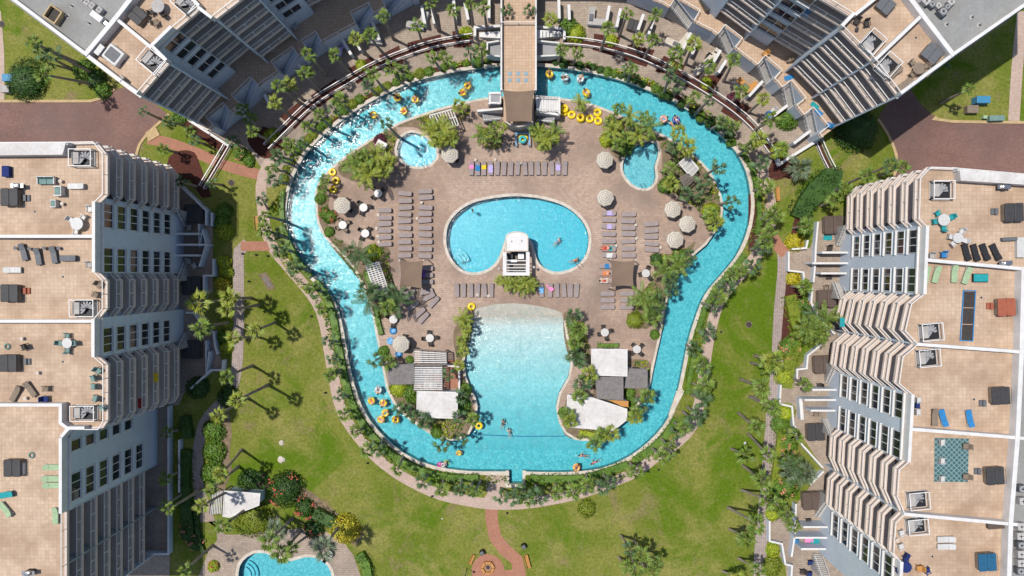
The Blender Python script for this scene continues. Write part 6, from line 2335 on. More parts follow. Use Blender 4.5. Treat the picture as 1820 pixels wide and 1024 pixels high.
SUITS = ('navy_cloth', 'red_cloth', 'black_cloth', 'blue_cloth', 'teal_cloth', 'pink_cloth')
RING = {'yellow': None, 'clear': 'clear_vinyl', 'blue': 'blue_vinyl', 'pink': 'pink_vinyl', 'orange': 'orange_vinyl', 'magenta': 'magenta_vinyl', 'white': 'white_plastic'}
for i, (x, y, c, a, suit, sk, lb) in enumerate((
        (831, 152, 'yellow', 40, 'black_cloth', 'skin_tan', 'nearest the footbridge on its west side'), (822, 164, 'yellow', 200, 'red_cloth', 'skin_tan', 'touching another tube just west of the footbridge'), (706, 173, 'yellow', 150, 'black_cloth', 'skin_tan', 'close to the outer wall in the glittering north-west bend'),
        (738, 176, 'yellow', 80, 'navy_cloth', 'skin_light', 'in mid-river north of the spa pool'), (718, 197, 'yellow', 30, 'red_cloth', 'skin_light', 'close to the inner bank north-west of the spa pool'), (663, 204, 'yellow', 170, 'teal_cloth', 'skin_tan', 'farthest west in the glittering river bend'),
        (977, 131, 'yellow', 100, 'black_cloth', 'skin_tan', 'near the outer wall just east of the footbridge'), (1042, 164, 'yellow', 130, 'white_cloth', 'skin_tan', 'near the heap of tubes east of the footbridge'), (1004, 137, 'clear', 190, 'black_cloth', 'skin_tan', 'in a clear ring east of the footbridge'),
        (1032, 139, 'clear', 60, 'navy_cloth', 'skin_light', 'in the second clear ring, farther from the footbridge'), (1180, 211, 'pink', 20, 'sky_cloth', 'skin_light', 'in a pink ring in the north-east bend'), (1202, 212, 'blue', 120, 'white_cloth', 'skin_light', 'in a dark blue ring in the north-east bend'),
        (660, 713, 'yellow', 300, 'orange_cloth', 'skin_light', 'first of the five rings in the south-west'), (681, 717, 'yellow', 250, 'red_cloth', 'skin_light', 'second of the five rings, nearer the inner bank'), (685, 734, 'yellow', 30, 'teal_cloth', 'skin_light', 'third of the five rings, touching its neighbour'),
        (677, 746, 'yellow', 330, 'pink_cloth', 'skin_light', 'fourth of the five rings, nearest the outer wall'), (703, 746, 'yellow', 80, 'black_cloth', 'skin_tan', 'fifth of the five rings, farthest downstream'), (672, 694, 'clear', 270, 'navy_cloth', 'skin_light', 'in a white ring ahead of the five yellow ones'),
        (815, 806, 'yellow', 200, 'lime_cloth', 'skin_light', 'in a small ring south of the beach pool mouth'), (1025, 831, 'orange', 60, 'navy_cloth', 'skin_tan', 'in an orange ring at the south wall of the river'))):
    m_ = {'yellow_vinyl': RING[c]} if RING[c] else None
    p = W(x, y, 0.1)
    nm = {'clear': 'clear', 'yellow': 'yellow'}.get(c, c)
    at(TUBE, x, y, ZW, RAD(a), f'{nm} tube with rider, ' + lb.replace('in the glittering', 'in a').replace(' in a pink ring', ''), 'tubes with riders', 0.95 if i != 18 else 0.7, m_, 0.2, -0.12)
    person(x, y, ZW, RAD(a), 'float', f'person floating on the river, {lb}', suit, sk, 'hair_brown' if i % 3 else 'hair_blond', -0.02, 0.3, 0.95 if i != 18 else 0.7, i % 2 == 0)
for x, y, a, suit, sk, lb in ((1195, 221, 130, 'orange_cloth', 'skin_light', 'person swimming beside the pink ring'), (1104, 208, 300, 'blue_cloth', 'skin_light', 'person swimming near palms at the inner bank of the north-east bend'),
                              (893, 754, 80, 'black_cloth', 'skin_tan', 'person in dark shirt swimming at the mouth of the beach pool'), (905, 770, 100, 'teal_cloth', 'skin_light', 'pale person by the rope of the beach pool'),
                              (1037, 811, 170, 'purple_cloth', 'skin_light', 'person swimming north of the orange ring'), (1058, 822, 200, 'pink_cloth', 'skin_tan', 'person swimming east of the orange ring'), (990, 430, 45, 'blue_cloth', 'skin_light', 'person in blue swimming in the main pool'),
                              (1021, 463, 20, 'orange_cloth', 'skin_tan', 'person at the south-east edge of the main pool'), (788, 825, 30, 'magenta_vinyl', 'skin_light', 'person beside the white float at the south wall')):
    person(x, y, ZW, RAD(a), 'swim', lb, suit, sk, 'hair_brown', -0.11, 0.05, 0.86, True)
for x, y, a, pose, suit, sk, lb, z in ((1076, 441, 0, 'lie', 'red_cloth', 'skin_light', 'person lying on the lounger with red and teal towels', ZD), (1075, 486, 0, 'lie', 'orange_cloth', 'skin_light', 'person lying on the orange-red towel beside the east sail', ZD), (1074, 499, 180, 'lie', 'red_cloth', 'skin_light', 'person lying on the white and red towel', ZD),
                                       (840, 374, 200, 'stand', 'red_cloth', 'skin_tan', 'person in red standing at the north-west edge of the main pool', ZD), (905, 216, 90, 'stand', 'navy_cloth', 'skin_tan', 'person in navy standing under the bridge sail', 3.42)):
    person(x, y, z, RAD(a), pose, lb, suit, sk, 'hair_brown', 0.0 if pose == 'stand' else 0.02, 1.0 if pose == 'stand' else 0.5, 1.0, True)
for x, y, c, lb in ((781, 826, 'magenta', 'magenta ring floating at the south wall of the river'), (787, 827, 'white', 'white ring floating beside the magenta ring')):
    at(TUBE, x, y, ZW, 0.5, lb, 'tubes with riders', 0.6, {'yellow_vinyl': RING[c]}, 0.2, -0.08)
o = thing('pool_noodle', 'bright green curved pool noodle afloat by the south wall', 'pool noodle', W(796, 822, ZW))
c = W(796, 822, ZW)
obj('foam', MB().tube([(c.x + 0.5 * math.cos(a * 0.35) - 0.3, c.y + 0.6 * math.sin(a * 0.35) - 0.3, ZW + 0.05) for a in range(8)], 0.06, 8), 'lime_cloth', o, True)
for x, y, a, lb in ((699, 588, 0.3, 'blue inflatable float lying on the west deck near the striped parasol'), (709, 629, 1.2, 'small dark blue float under the edge of the parasol'), (694, 606, 0.8, 'pale blue float half under the parasol')):
    c = W(x, y, 0.1)
    o = thing('pool_float', lb, 'pool float', (c.x, c.y, ZD), a)
    col = 'sky_cloth' if 'pale' in lb else 'blue_cloth'
    m_ = MB().torus(0.42, 0.12, (c.x, c.y, ZD + 0.12), 18, 8, 0, 1.0)
    k_ = obj('rim', m_, col, o, True)
    k_ = obj('seat', MB().bbox((c.x, c.y, ZD + 0.07), (0.6, 0.5, 0.1), 0, 0.04), 'sky_cloth', o)
# ---------------------------------------------------------------- sails, huts, pergolas, bar, footbridge
def sail(px, z, label, sag=0.12, posts=True, drop=0.0):
    """px: corners nw, ne, se, sw as seen at height z"""
    A, B, C, D = (W(x, y, z) for x, y in px)
    mid = (A + B + C + D) / 4
    o = thing('shade_sail', label, 'shade sail', (mid.x, mid.y, drop))
    n = 14
    vs = []
    for j in range(n + 1):
        v = j / n
        for i in range(n + 1):
            u = i / n
            p = A.lerp(B, u).lerp(D.lerp(C, u), v)
            iu, iv = 4 * u * (1 - u), 4 * v * (1 - v)
            pull = (mid - p)
            p = p + Vector((pull.x * sag * 0.9 * iv * abs(2 * u - 1) ** 3, pull.y * sag * 0.9 * iu * abs(2 * v - 1) ** 3, 0))
            p.z = z - 0.35 * (iu * (1 - 0.5 * iv)) * 0.6 + 0.25 * (abs(2 * u - 1) - 0.5) * (abs(2 * v - 1) - 0.5)
            vs.append(p)
    fs = [(j * (n + 1) + i, (j + 1) * (n + 1) + i, (j + 1) * (n + 1) + i + 1, j * (n + 1) + i + 1) for j in range(n) for i in range(n)]
    q = MB()
    q.add(vs, fs)
    k = len(vs)
    q.add([Vector(p) - Vector((0, 0, 0.012)) for p in vs], [f[::-1] for f in fs])
    obj('canopy', q, 'brown_sail', o, True)
    if posts:
        for p in (A, B, C, D):
            e = p + (p - mid).normalized() * 0.25
            t = MB().tube([(e.x, e.y, drop), (p.x, p.y, z + 0.12)], 0.07, 8)
            obj('post', t, 'white_paint', o)
    return o


sail([(710, 462), (753, 463), (750, 514), (710, 511)], 3.2, 'square brown shade sail over the loungers west of the main pool')
sail([(1085, 462), (1129, 463), (1126, 510), (1086, 511)], 3.2, 'square brown shade sail over the loungers east of the main pool')


def pergola(px, z, nslat, label, along=0, mat_='white_paint', slat_w=0.09, beams=2, slat_mat=None, name='pergola'):
    A, B, C, D = (W(x, y, z) for x, y in px)
    mid = (A + B + C + D) / 4
    o = thing(name, label, 'pergola', (mid.x, mid.y, 0.03))
    fr = MB()
    for p, q in ((A, B), (B, C), (C, D), (D, A)):
        fr.strip([(p.x, p.y), (q.x, q.y)], 0.14, z - 0.18, z)
    obj('frame', fr, mat_, o)
    if along:
        A, B, C, D = B, C, D, A
    s_ = MB()
    for k in range(1, nslat):
        t = k / nslat
        p, q = A.lerp(B, t), D.lerp(C, t)
        s_.strip([(p.x, p.y), (q.x, q.y)], slat_w, z + 0.003, z + 0.1)
    obj('slats', s_, slat_mat or mat_, o)
    b = MB()
    for k in range(1, beams + 1):
        t = k / (beams + 1)
        p, q = A.lerp(D, t), B.lerp(C, t)
        b.strip([(p.x, p.y), (q.x, q.y)], 0.12, z - 0.16, z - 0.004)
    obj('beam', b, mat_, o)
    for p in (A, B, C, D):
        e = p + (mid - p) * 0.05
        obj('post', MB().box((e.x, e.y, z / 2 - 0.08), (0.14, 0.14, z - 0.2)), mat_, o)
    return o


pergola([(650, 472), (673, 466), (691, 518), (669, 529)], 2.6, 15, 'white slatted pergola between the inner west bank and the brown sail', 1, 'white_paint', 0.13, 3)
pergola([(763, 205), (804, 194), (815, 222), (775, 232)], 2.6, 9, 'white pergola over vending cabinets by the north-west inner bank', 0, 'white_paint', 0.12, 1)
pergola([(1207, 290), (1223, 276), (1242, 300), (1228, 315)], 2.6, 11, 'weathered white pergola by the east river bend, the northern of two', 0, 'white_paint', 0.08, 3)
pergola([(1208, 316), (1222, 309), (1236, 317), (1218, 334)], 2.6, 11, 'weathered white pergola by the east river bend, the southern of two', 0, 'grey_wood', 0.08, 2)
pergola([(736, 621), (793, 625), (794, 648), (737, 648)], 2.7, 7, 'grey-white open pergola north of the shingled roof, upper section', 1, 'grey_wood', 0.12, 4, 'white_paint')
pergola([(737, 650), (786, 650), (786, 695), (736, 695)], 2.7, 14, 'dense slatted pergola adjoining the white hut west of the beach pool', 1, 'grey_wood', 0.13, 3, 'white_paint')
c = W(760, 672, 1)
for i, (x, y, l, w, m_) in enumerate(((768, 661, 2.6, 0.6, 'white_plastic'), (775, 672, 1.6, 1.4, 'fire_stone'), (765, 685, 1.8, 0.8, 'white_plastic'))):
    o = thing('outdoor_counter', ('long white counter', 'red-brown serving table', 'short white counter')[i] + ' under the dense slatted pergola', 'counter', tuple(W(x, y, 1.0).xy) + (0.03,))
    p = W(x, y, 1.0)
    obj('top', MB().bbox((p.x, p.y, 0.97), (l, w, 0.08), 0, 0.03), m_, o)
    obj('body', MB().box((p.x, p.y, 0.48), (l - 0.15, w - 0.15, 0.9)), 'concrete', o)
pwall([(788, 649), (816, 652), (816, 700)], 1.0, 'low white wall beside the brick terrace west of the beach pool', 0.22)


def hut(px, z, label, mat_='white_roof', th=0.22, tilt=0.0, zb=0.03, wall='wall_paint', ribs=0, name='hut'):
    P = WL(px, z)
    mid = sum(P, Vector((0, 0, 0))) / len(P)
    o = thing(name, label, 'hut', (mid.x, mid.y, zb))
    obj('roof', MB().prism(P, z - th, z), mat_, o)
    if mat_ == 'white_roof':
        Q = [p + (mid - p) * 0.02 for p in P]
        obj('roof_edge', MB().strip([(p.x, p.y) for p in Q], 0.12, z, z + 0.07, 0, True), 'white_paint', o)
    if ribs:
        m = MB()
        for k in range(1, ribs):
            a, b = P[0].lerp(P[1], k / ribs), P[3].lerp(P[2], k / ribs)
            m.strip([(a.x, a.y), (b.x, b.y)], 0.04, z + 0.002, z + 0.03)
        obj('roof_seams', m, mat_, o)
    W_ = [p + (mid - p) * 0.12 for p in P]
    obj('wall', MB().prism(W_, zb, z - th - 0.02), wall, o)
    e = W_[0].lerp(W_[1], 0.5)
    d = (W_[1] - W_[0])
    rz = math.atan2(d.y, d.x)
    obj('door', MB().box((e.x, e.y, 1.05), (0.9, 0.12, 2.05), rz), 'grey_wood', o)
    return o


hut([(741, 695), (814, 697), (813, 744), (740, 742)], 3.3, 'flat white-roofed hut west of the beach pool, stained near its top edge')
hut([(686, 647), (736, 648), (736, 683), (692, 684)], 2.9, 'grey shingle-roofed shed beside the inner west bank', 'grey_shingle', ribs=14)
hut([(1051, 620), (1115, 621), (1115, 669), (1051, 667)], 3.3, 'square white-roofed hut east of the beach pool')
hut([(1057, 670), (1108, 670), (1108, 711), (1061, 709)], 3.0, 'brown-grey shingled hut roof between the two white ones', 'grey_shingle', ribs=12)
hut([(1118, 655), (1151, 656), (1151, 691), (1110, 690)], 2.9, 'dark shingled shed beside the inner east bank', 'grey_shingle', ribs=9)
hut([(1008, 702), (1054, 707), (1115, 727), (1115, 746), (1090, 766), (1006, 759)], 3.2, 'large angled white-roofed hut south-east of the beach pool')
hut([(1082, 711), (1117, 713), (1117, 724), (1104, 722)], 2.7, 'narrow tan wooden roof strip behind the angled white hut', 'bench_wood', 0.15)
hut([(399, 872), (463, 877), (461, 898), (430, 910), (408, 920), (396, 918)], 3.1, 'white-roofed hut half covered by bushes in the south-west')
pergola([(376, 877), (398, 872), (396, 912), (372, 914)], 2.7, 8, 'white lattice pergola attached to the south-west hut', 0, 'grey_wood', 0.09, 3, 'white_paint')

# the pool bar
c = W(918, 430, 3.0)
o = thing('pool_bar', 'white pool bar with a rounded roof and a railed frame in the pool notch', 'pool bar', (c.x, c.y, 0.03))
rf = [(899, 446), (899, 420), (903, 416), (910, 413), (918, 412), (926, 413), (934, 416), (938, 420), (938, 446)]
obj('roof', MB().prism(WL(rf, 3.2), 2.95, 3.2), 'white_paint', o)
obj('roof_edge', MB().strip([(p.x, p.y) for p in WL(rf, 3.2)], 0.16, 3.2, 3.27, 0, True, 0.0), 'coping', o)
Q = [p + (c - p) * 0.1 for p in WL(rf, 3.2)]
obj('wall', MB().prism(Q, 0.03, 2.93), 'wall_paint', o)
for x, y in ((909, 429), (927, 428)):
    p = W(x, y, 3.25)
    obj('roof_vent', MB().rev([(0.11, 3.2), (0.11, 3.36), (0.05, 3.4)], 10, (p.x, p.y, 0)), 'concrete', o)
fr = MB()
for a, b, w in (((897, 448), (897, 489), 0.5), ((938, 448), (938, 489), 0.5), ((893.5, 487), (941.5, 487), 0.45)):
    P = WL([a, b], 3.0)
    fr.strip([(p.x, p.y) for p in P], w, 2.78, 2.98 if a[1] != 487 else 2.977)
obj('frame', fr, 'white_paint', o)
b_ = MB()
for y in (463, 470, 476, 481):
    P = WL([(900, y), (935, y)], 2.85)
    b_.strip([(p.x, p.y) for p in P], 0.12, 2.7, 2.86)
obj('beam', b_, 'white_paint', o)
for x, y in ((897, 450), (938, 450), (897, 487), (938, 487)):
    p = W(x, y, 2.8)
    obj('post', MB().box((p.x, p.y, 1.4), (0.3, 0.3, 2.74)), 'white_paint', o)
fl_ = W(918, 468, 0.1)
obj('floor', MB().box((fl_.x, fl_.y, 0.06), (2.9, 3.0, 0.06)), 'grey_wood', o)
for x, y, l, w, h, m_ in ((907, 455, 0.8, 0.8, 1.0, 'black_metal'), (926, 455, 0.9, 0.9, 1.0, 'steel'), (910, 464, 1.5, 0.45, 1.05, 'steel'), (918, 478, 1.8, 0.4, 1.0, 'dark_wicker'), (927, 465, 1.2, 0.4, 1.0, 'tan_wicker')):
    p = W(x, y, 1.0)
    obj('counter', MB().bbox((p.x, p.y, h / 2 + 0.06), (l, w, h), 0, 0.05), m_, o)
for x, y, lb in ((887, 478, 'west'), (949, 475, 'east')):
    p = W(x, y, 2.0)
    o = thing('globe_lamp', f'white globe lamp on a post at the {lb} side of the pool bar', 'lamp', (p.x, p.y, 0.03))
    obj('globe', MB().rev([(0.02, 1.9), (0.14, 1.95), (0.2, 2.08), (0.14, 2.22), (0.02, 2.27)], 14, (p.x, p.y, 0)), 'white_plastic', o, True)
    obj('pole', MB().tube([(p.x, p.y, 0.03), (p.x, p.y, 1.92)], 0.04, 8), 'black_metal', o)

# footbridge with terrace, sail and stairs
ZB = 3.4
c = W(922, 110, ZB)
o = thing('footbridge', 'tan-tiled footbridge crossing the river to the pool deck', 'footbridge', (c.x, c.y, 0))
front = [(893, 160), (898, 163), (908, 165.5), (922, 166.5), (936, 165.5), (946, 163), (951, 160)]
deckp = [(890, -70), (890, 160)] + front[1:-1] + [(953, 160), (953, -70)]
obj('deck', MB().prism(WL(deckp, ZB), ZB - 0.4, ZB, 0, 1), ['terrace_tile', 'wall_paint'], o)
for x in (891, 952.5):
    P = [(p.x, p.y) for p in WL([(x, -70), (x, 38), (x, 160)], ZB + 0.9)]
    obj('side_wall', MB().strip(P, 0.22, ZB + 0.003, ZB + 0.85), 'white_paint', o)
r_ = MB()
rail(r_, [(p.x, p.y) for p in WL([(892, 39), (951, 39)], ZB + 1)], ZB, 1.0, False, 0.2)
obj('railing', r_, 'rail_white', o)
for x in (906, 921, 935):
    for y in (131, 143):
        p = W(x, y, ZB)
        obj('skylight', MB().bbox((p.x, p.y, ZB + 0.03), (0.5, 0.5, 0.06), 0, 0.03), 'skylight_glass', o)
for x, y in ((900, 100), (944, 100), (900, 20), (944, 20)):
    p = W(x, y, 1.5)
    obj('pier', MB().box((p.x, p.y, 1.4), (0.5, 0.5, 3.2)), 'wall_paint', o) if y < 30 else None
plat = [(895, 168), (949, 168), (949, 216), (942, 222), (922, 226), (902, 222), (895, 216)]
obj('platform', MB().prism(WL(plat, ZB - 0.1), 0.03, ZB - 0.1, 0, 1), ['terrace_tile', 'coping'], o)
P = [(p.x, p.y) for p in WL([(901, 217), (908, 221), (922, 224), (936, 221), (943, 217)], ZB + 0.8)]
obj('curved_wall', MB().strip(P, 0.3, ZB - 0.1, ZB + 0.75), 'coping', o)
for p0, p1, z0, z1, w, nm in (((953, 185), (992, 187), 3.2, 1.7, 1.9, 'white_paint'), ((986, 211), (956, 208), 1.65, 0.15, 1.3, 'stair_grey'), ((889, 176), (868, 179), 3.2, 2.3, 1.4, 'stair_grey'), ((858, 208), (889, 205), 1.65, 0.15, 1.3, 'stair_grey')):
    m, r2 = MB(), MB()
    a, b, sd = stair(m, p0, p1, z0, z1, w, 9)
    s_ = obj('stair', m, nm, o)
    srail(r2, a, b, sd, z0, z1)
    obj('handrail', r2, 'rail_white', s_)
for px in ([(952, 197), (994, 204)], [(848, 197), (893, 193)], [(994, 172), (994, 204)]):
    P = [(p.x, p.y) for p in WL(px, 2.6)]
    obj('stair_wall', MB().strip(P, 0.3, 0.03, 2.6), 'white_paint', o)
for px in ([(952, 53), (1000, 56), (1000, 64), (952, 68)], [(889, 55), (852, 58), (852, 66), (889, 68)]):
    m = MB()
    for k in range(8):
        a = Vector(px[0]).lerp(Vector(px[1]), k / 8)
        b = Vector(px[0]).lerp(Vector(px[1]), (k + 1) / 8)
        a2 = Vector(px[3]).lerp(Vector(px[2]), k / 8)
        b2 = Vector(px[3]).lerp(Vector(px[2]), (k + 1) / 8)
        zt = ZB - 0.4 - k * 0.36
        m.prism(WL([a, b, b2, a2], zt), 0.02, max(0.1, zt))
    obj('stair', m, 'white_paint', o)
for px in ([(952, 72), (993, 76), (993, 98), (952, 100)], [(889, 72), (866, 76), (866, 98), (889, 100)]):
    obj('landing', MB().prism(WL(px, 1.3), 0.02, 1.3), 'stair_grey', o)
    P = [(p.x, p.y) for p in WL([px[0], px[1], px[2], px[3]], 2.2)]
    obj('landing_wall', MB().strip(P, 0.2, 0.02, 2.2), 'white_paint', o)
c = W(880, 175, 3.0)
o = thing('ticket_booth', 'small white booth with a grey skylight beside the west bridge stairs', 'booth', (c.x, c.y, 0.03))
obj('body', MB().box((c.x, c.y, 1.55), (1.45, 1.5, 3.0)), 'wall_paint', o)
obj('roof', MB().bbox((c.x, c.y, 3.13), (1.7, 1.7, 0.16), 0, 0.05), 'white_paint', o)
obj('skylight', MB().bbox((c.x, c.y, 3.24), (1.2, 1.0, 0.1), 0, 0.04), 'stair_grey', o)
sail([(893, 160), (950, 160), (946, 217), (900, 217)], 6.0, 'brown shade sail over the south end of the footbridge', 0.08, True, ZB)
# tube stand
c = W(929, 247, 0.5)
o = thing('tube_stand', 'pale blue railed stand holding two stacked tubes under the bridge', 'tube stand', (c.x, c.y, 0.03))
fr = MB()
for x in (917, 941):
    P = WL([(x, 232), (x, 258)], 1.1)
    fr.strip([(p.x, p.y) for p in P], 0.14, 0.95, 1.12)
    for p in P:
        fr.box((p.x, p.y, 0.5), (0.12, 0.12, 0.95))
P = WL([(917, 237), (941, 237)], 1.1)
fr.strip([(p.x, p.y) for p in P], 0.14, 0.93, 1.1)
obj('rail', fr, 'sky_cloth', o)
obj('ramp', MB().prism(WL([(918, 228), (940, 228), (940, 256), (918, 256)], 0.3), 0.03, 0.2), 'concrete', o)
at(TUBE, 930, 245, 0.26, 0.4, 'big yellow inner tube, lower one in the blue stand', 'tubes in the stand', 1.15, None, 0.3)
at(TUBE, 929, 248, 0.72, 0.4, 'teal inner tube, upper one in the blue stand', 'tubes in the stand', 0.95, {'yellow_vinyl': 'teal_vinyl'}, 0.2)

# pool hardware
def ladder(px, py, rz, label):
    c = W(px, py, 0.5)
    o = thing('pool_ladder', label, 'pool ladder', (c.x, c.y, 0.08), rz)
    for s_ in (-0.25, 0.25):
        t = MB().tube([(c.x - 0.6, c.y + s_, -0.6), (c.x - 0.55, c.y + s_, 0.7), (c.x - 0.1, c.y + s_, 0.95), (c.x + 0.35, c.y + s_, 0.7), (c.x + 0.4, c.y + s_, 0.1)], 0.03, 6)
        obj('handrail', t, 'steel', o)
    return o


ladder(920, 350, RAD(90), 'steel ladder at the north edge of the main pool')
ladder(812, 470, RAD(225), 'steel stair rail in the south-west lobe of the main pool')
ladder(1030, 472, RAD(-45), 'steel rail at the south-east lobe of the main pool')
ladder(755, 296, RAD(-60), 'steel rail at the south rim of the round spa pool')
ladder(1142, 333, RAD(-90), 'steel rail at the south tip of the kidney pool')
m = MB()
a, b = W(837, 773, 0), W(1004, 776, 0)
o = thing('float_rope', 'dark rope stretched across the mouth of the beach pool', 'rope', ((a.x + b.x) / 2, (a.y + b.y) / 2, ZW))
obj('line', MB().tube([(a.x, a.y, -0.12), ((a.x + b.x) / 2, a.y - 0.25, -0.12), (b.x, b.y, -0.12)], 0.03, 6), 'blue_cloth', o)
for k in range(3):
    q = MB()
    cc = [(820, 470), (430, 1000)][0] if k < 0 else None
m = MB()
for k, r in enumerate((1.9, 1.45, 1.0)):                              # curved steps inside the pools
    for (px, py, a0) in ((809, 468, 10), (432, 1022, -10)):
        c = W(px, py, -0.4)
        m.strip([(c.x + r * math.cos(RAD(a0 + 80 * t / 8)), c.y + r * math.sin(RAD(a0 + 80 * t / 8))) for t in range(9)], 0.4, -1.2, -0.75 + 0.22 * k)
struct('pool_step', m, 'blue_plaster')
q = MB()
P = WL([(1188, 738), (1203, 695), (1214, 690), (1216, 697), (1203, 722), (1192, 742)], 0.3)
q.prism(P, 0.0, 0.28)
struct('river_ledge', q, 'coping')

# ---------------------------------------------------------------- on the roof decks
Z2 = ZR
GREY = {'black_cover': 'black_cover'}
for x, y, rz, cov, sh, lb, s in ((20, 351, 0, None, 'grey', 'charcoal-covered hot tub on the northernmost west roof deck', 1.02), (20, 521, 0, None, 'grey', 'charcoal-covered hot tub on the west deck with the row of dark loungers', 1.02), (18, 645, 0, None, 'grey', 'charcoal-covered hot tub beside the green coil on the west roof', 1.0),
                                 (25, 831, 0, None, 'g', 'charcoal-covered hot tub with a pale chest on the southern west roof deck', 1.0), (1799, 378, 0.03, None, 'g', 'charcoal-covered hot tub on the northernmost east roof deck', 1.05), (1786, 546, 0.05, 'rust_cover', 'g', 'rust-red covered hot tub on the east roof', 1.0),
                                 (1776, 703, 0.06, None, 'g', 'charcoal-covered hot tub on the east deck with blue loungers', 1.0), (1766, 845, 0.08, None, 'g', 'charcoal-covered hot tub beside the patterned rug deck', 1.0), (1752, 998, 0.06, 'blue_cover', 'g', 'blue-covered hot tub on the southernmost east deck', 1.0),
                                 (246, 29, 0.85, None, 'g', 'dark uncovered-looking hot tub on the second north-west roof deck', 0.85), (1655, 96, -0.7, 'grey_plastic', 'g', 'grey covered hot tub on the north-east roof deck', 0.95), (1573, 10, -0.7, 'grey_plastic', 'g', 'grey hot tub on the upper north-east roof deck', 0.85)):
    at(TUB, x, y, Z2, rz, lb, 'roof deck hot tubs', s * 0.9, {'black_cover': cov} if cov else None, 0.5)
for x, y, rz, mt, lb in ((47, 352, 0, None, 'grey steps at the northernmost west hot tub'), (47, 517, 0, 'rust_cover', 'rust-orange steps beside the west hot tub near the dark loungers'), (48, 643, 0, None, 'grey steps at the hot tub beside the green coil'), (1768, 376, 3.14, None, 'grey steps at the northernmost east hot tub'),
                         (1760, 544, 3.14, 'rust_cover', 'red-brown steps at the rust-red hot tub'), (1747, 717, 3.14, None, 'grey steps at the east hot tub above the blue loungers'), (1738, 838, 3.14, None, 'grey steps at the hot tub beside the rug'), (213, 108, -0.7, None, 'grey steps beside the white open hot tub')):
    at(STEPS, x, y, Z2, rz, lb, 'hot tub steps', 0.9, {'grey_plastic': mt} if mt else None, 0.2)
c = W(200, 97, Z2 + 0.8)
o = thing('hot_tub', 'white open hot tub with grey water on the first north-west roof deck', 'hot tub', (c.x, c.y, Z2), -0.67)
obj('shell', MB().bbox((c.x, c.y, Z2 + 0.4), (2.1, 1.9, 0.8), 0, 0.15), 'white_plastic', o)
obj('water', MB().bbox((c.x, c.y, Z2 + 0.81), (1.5, 1.3, 0.03), 0, 0.1), 'grey_plastic', o)
c = W(181, 91, Z2 + 0.5)
o = thing('storage_cabinet', 'pale cabinet beside the white open hot tub', 'cabinet', (c.x, c.y, Z2), -0.67)
obj('body', MB().box((c.x, c.y, Z2 + 0.5), (0.6, 1.2, 1.0)), 'concrete', o)
obj('lid', MB().bbox((c.x, c.y, Z2 + 1.03), (0.66, 1.26, 0.07), 0, 0.03), 'white_plastic', o)
at(CHAIR, 217, 141, Z2, -0.7, 'grey wicker seat near the parapet of the first north-west deck', None, 1.2, {'dark_wicker': 'concrete'})
DK = {'taupe_cloth': 'grey_plastic', 'bronze_metal': 'black_metal'}
BK = {'taupe_cloth': 'black_cloth', 'bronze_metal': 'black_metal'}
GN = {'taupe_cloth': 'green_cloth', 'bronze_metal': 'white_plastic'}
WH = {'taupe_cloth': 'white_plastic', 'bronze_metal': 'white_plastic'}
TN = {'taupe_cloth': 'tan_wicker'}
BL = {'taupe_cloth': 'blue_cloth', 'bronze_metal': 'white_plastic'}
for x, y, rz, mt, lb in ((41, 448, 105, DK, 'dark grey lounger on the west roof, westernmost of three'), (67, 456, 100, DK, 'dark grey lounger on the west roof, middle of three'), (95, 453, 100, DK, 'dark grey lounger on the west roof, easternmost of three'),
                         (121, 459, 0, DK, 'dark sling chair lying east-west beside the three dark loungers'), (22, 480, 180, WH, 'whitish lounger on the west roof south of the dark loungers'), (135, 331, 0, WH, 'white lounger with grey cushion near the teal sofa'), (27, 700, 60, TN, 'brown wicker lounger on the west roof, the western slanting one'),
                         (53, 692, -55 + 180, TN, 'brown wicker lounger on the west roof, the eastern slanting one'), (92, 831, 180, GN, 'mint green lounger by the parapet, northernmost of three'), (90, 851, 180, GN, 'mint green lounger by the parapet, middle of three'), (92, 863, 180, GN, 'mint green lounger by the parapet, southernmost of three'),
                         (98, 917, 90, GN, 'mint green lounger standing north-south on the south-west deck'), (9, 906, -50, GN, 'mint green lounger at the western edge of the deck'), (9, 880, 10, {'taupe_cloth': 'teal_cloth'}, 'teal lounger at the western edge of the deck'),
                         (1718, 448, -75, BK, 'black lounger on the east roof, first from the west'), (1734, 449, -75, BK, 'black lounger on the east roof, second from the west'), (1751, 448, -70, BK, 'black lounger on the east roof, third from the west'), (1770, 448, -65, BK, 'black lounger on the east roof, fourth from the west'),
                         (1647, 489, 82, GN, 'mint lounger on the east roof, first from the west'), (1665, 488, 75, GN, 'mint lounger on the east roof, second from the west'), (1697, 487, 88, GN, 'mint lounger on the east roof, third from the west'), (1719, 490, 72, GN, 'mint lounger on the east roof, fourth from the west'),
                         (1662, 742, 90, TN, 'brown wicker lounger beside the blue one'), (1677, 743, -75, BL, 'blue lounger beside the brown wicker one'), (1724, 744, -80, BL, 'white lounger with a blue cushion alone on the deck'), (1682, 959, 2, WH, 'white lounger on the southernmost east deck, northern one'),
                         (1682, 972, 2, WH, 'white lounger on the southernmost east deck, southern one'), (1590, 130, 40, TN, 'tan lounger on the north-east roof deck near the stairwell'), (1608, 150, 35, TN, 'tan lounger at the corner railing of the north-east roof deck')):
    at(LOUNGER, x, y, Z2, RAD(rz), lb, 'roof deck loungers', 1.0, mt, 0.4)
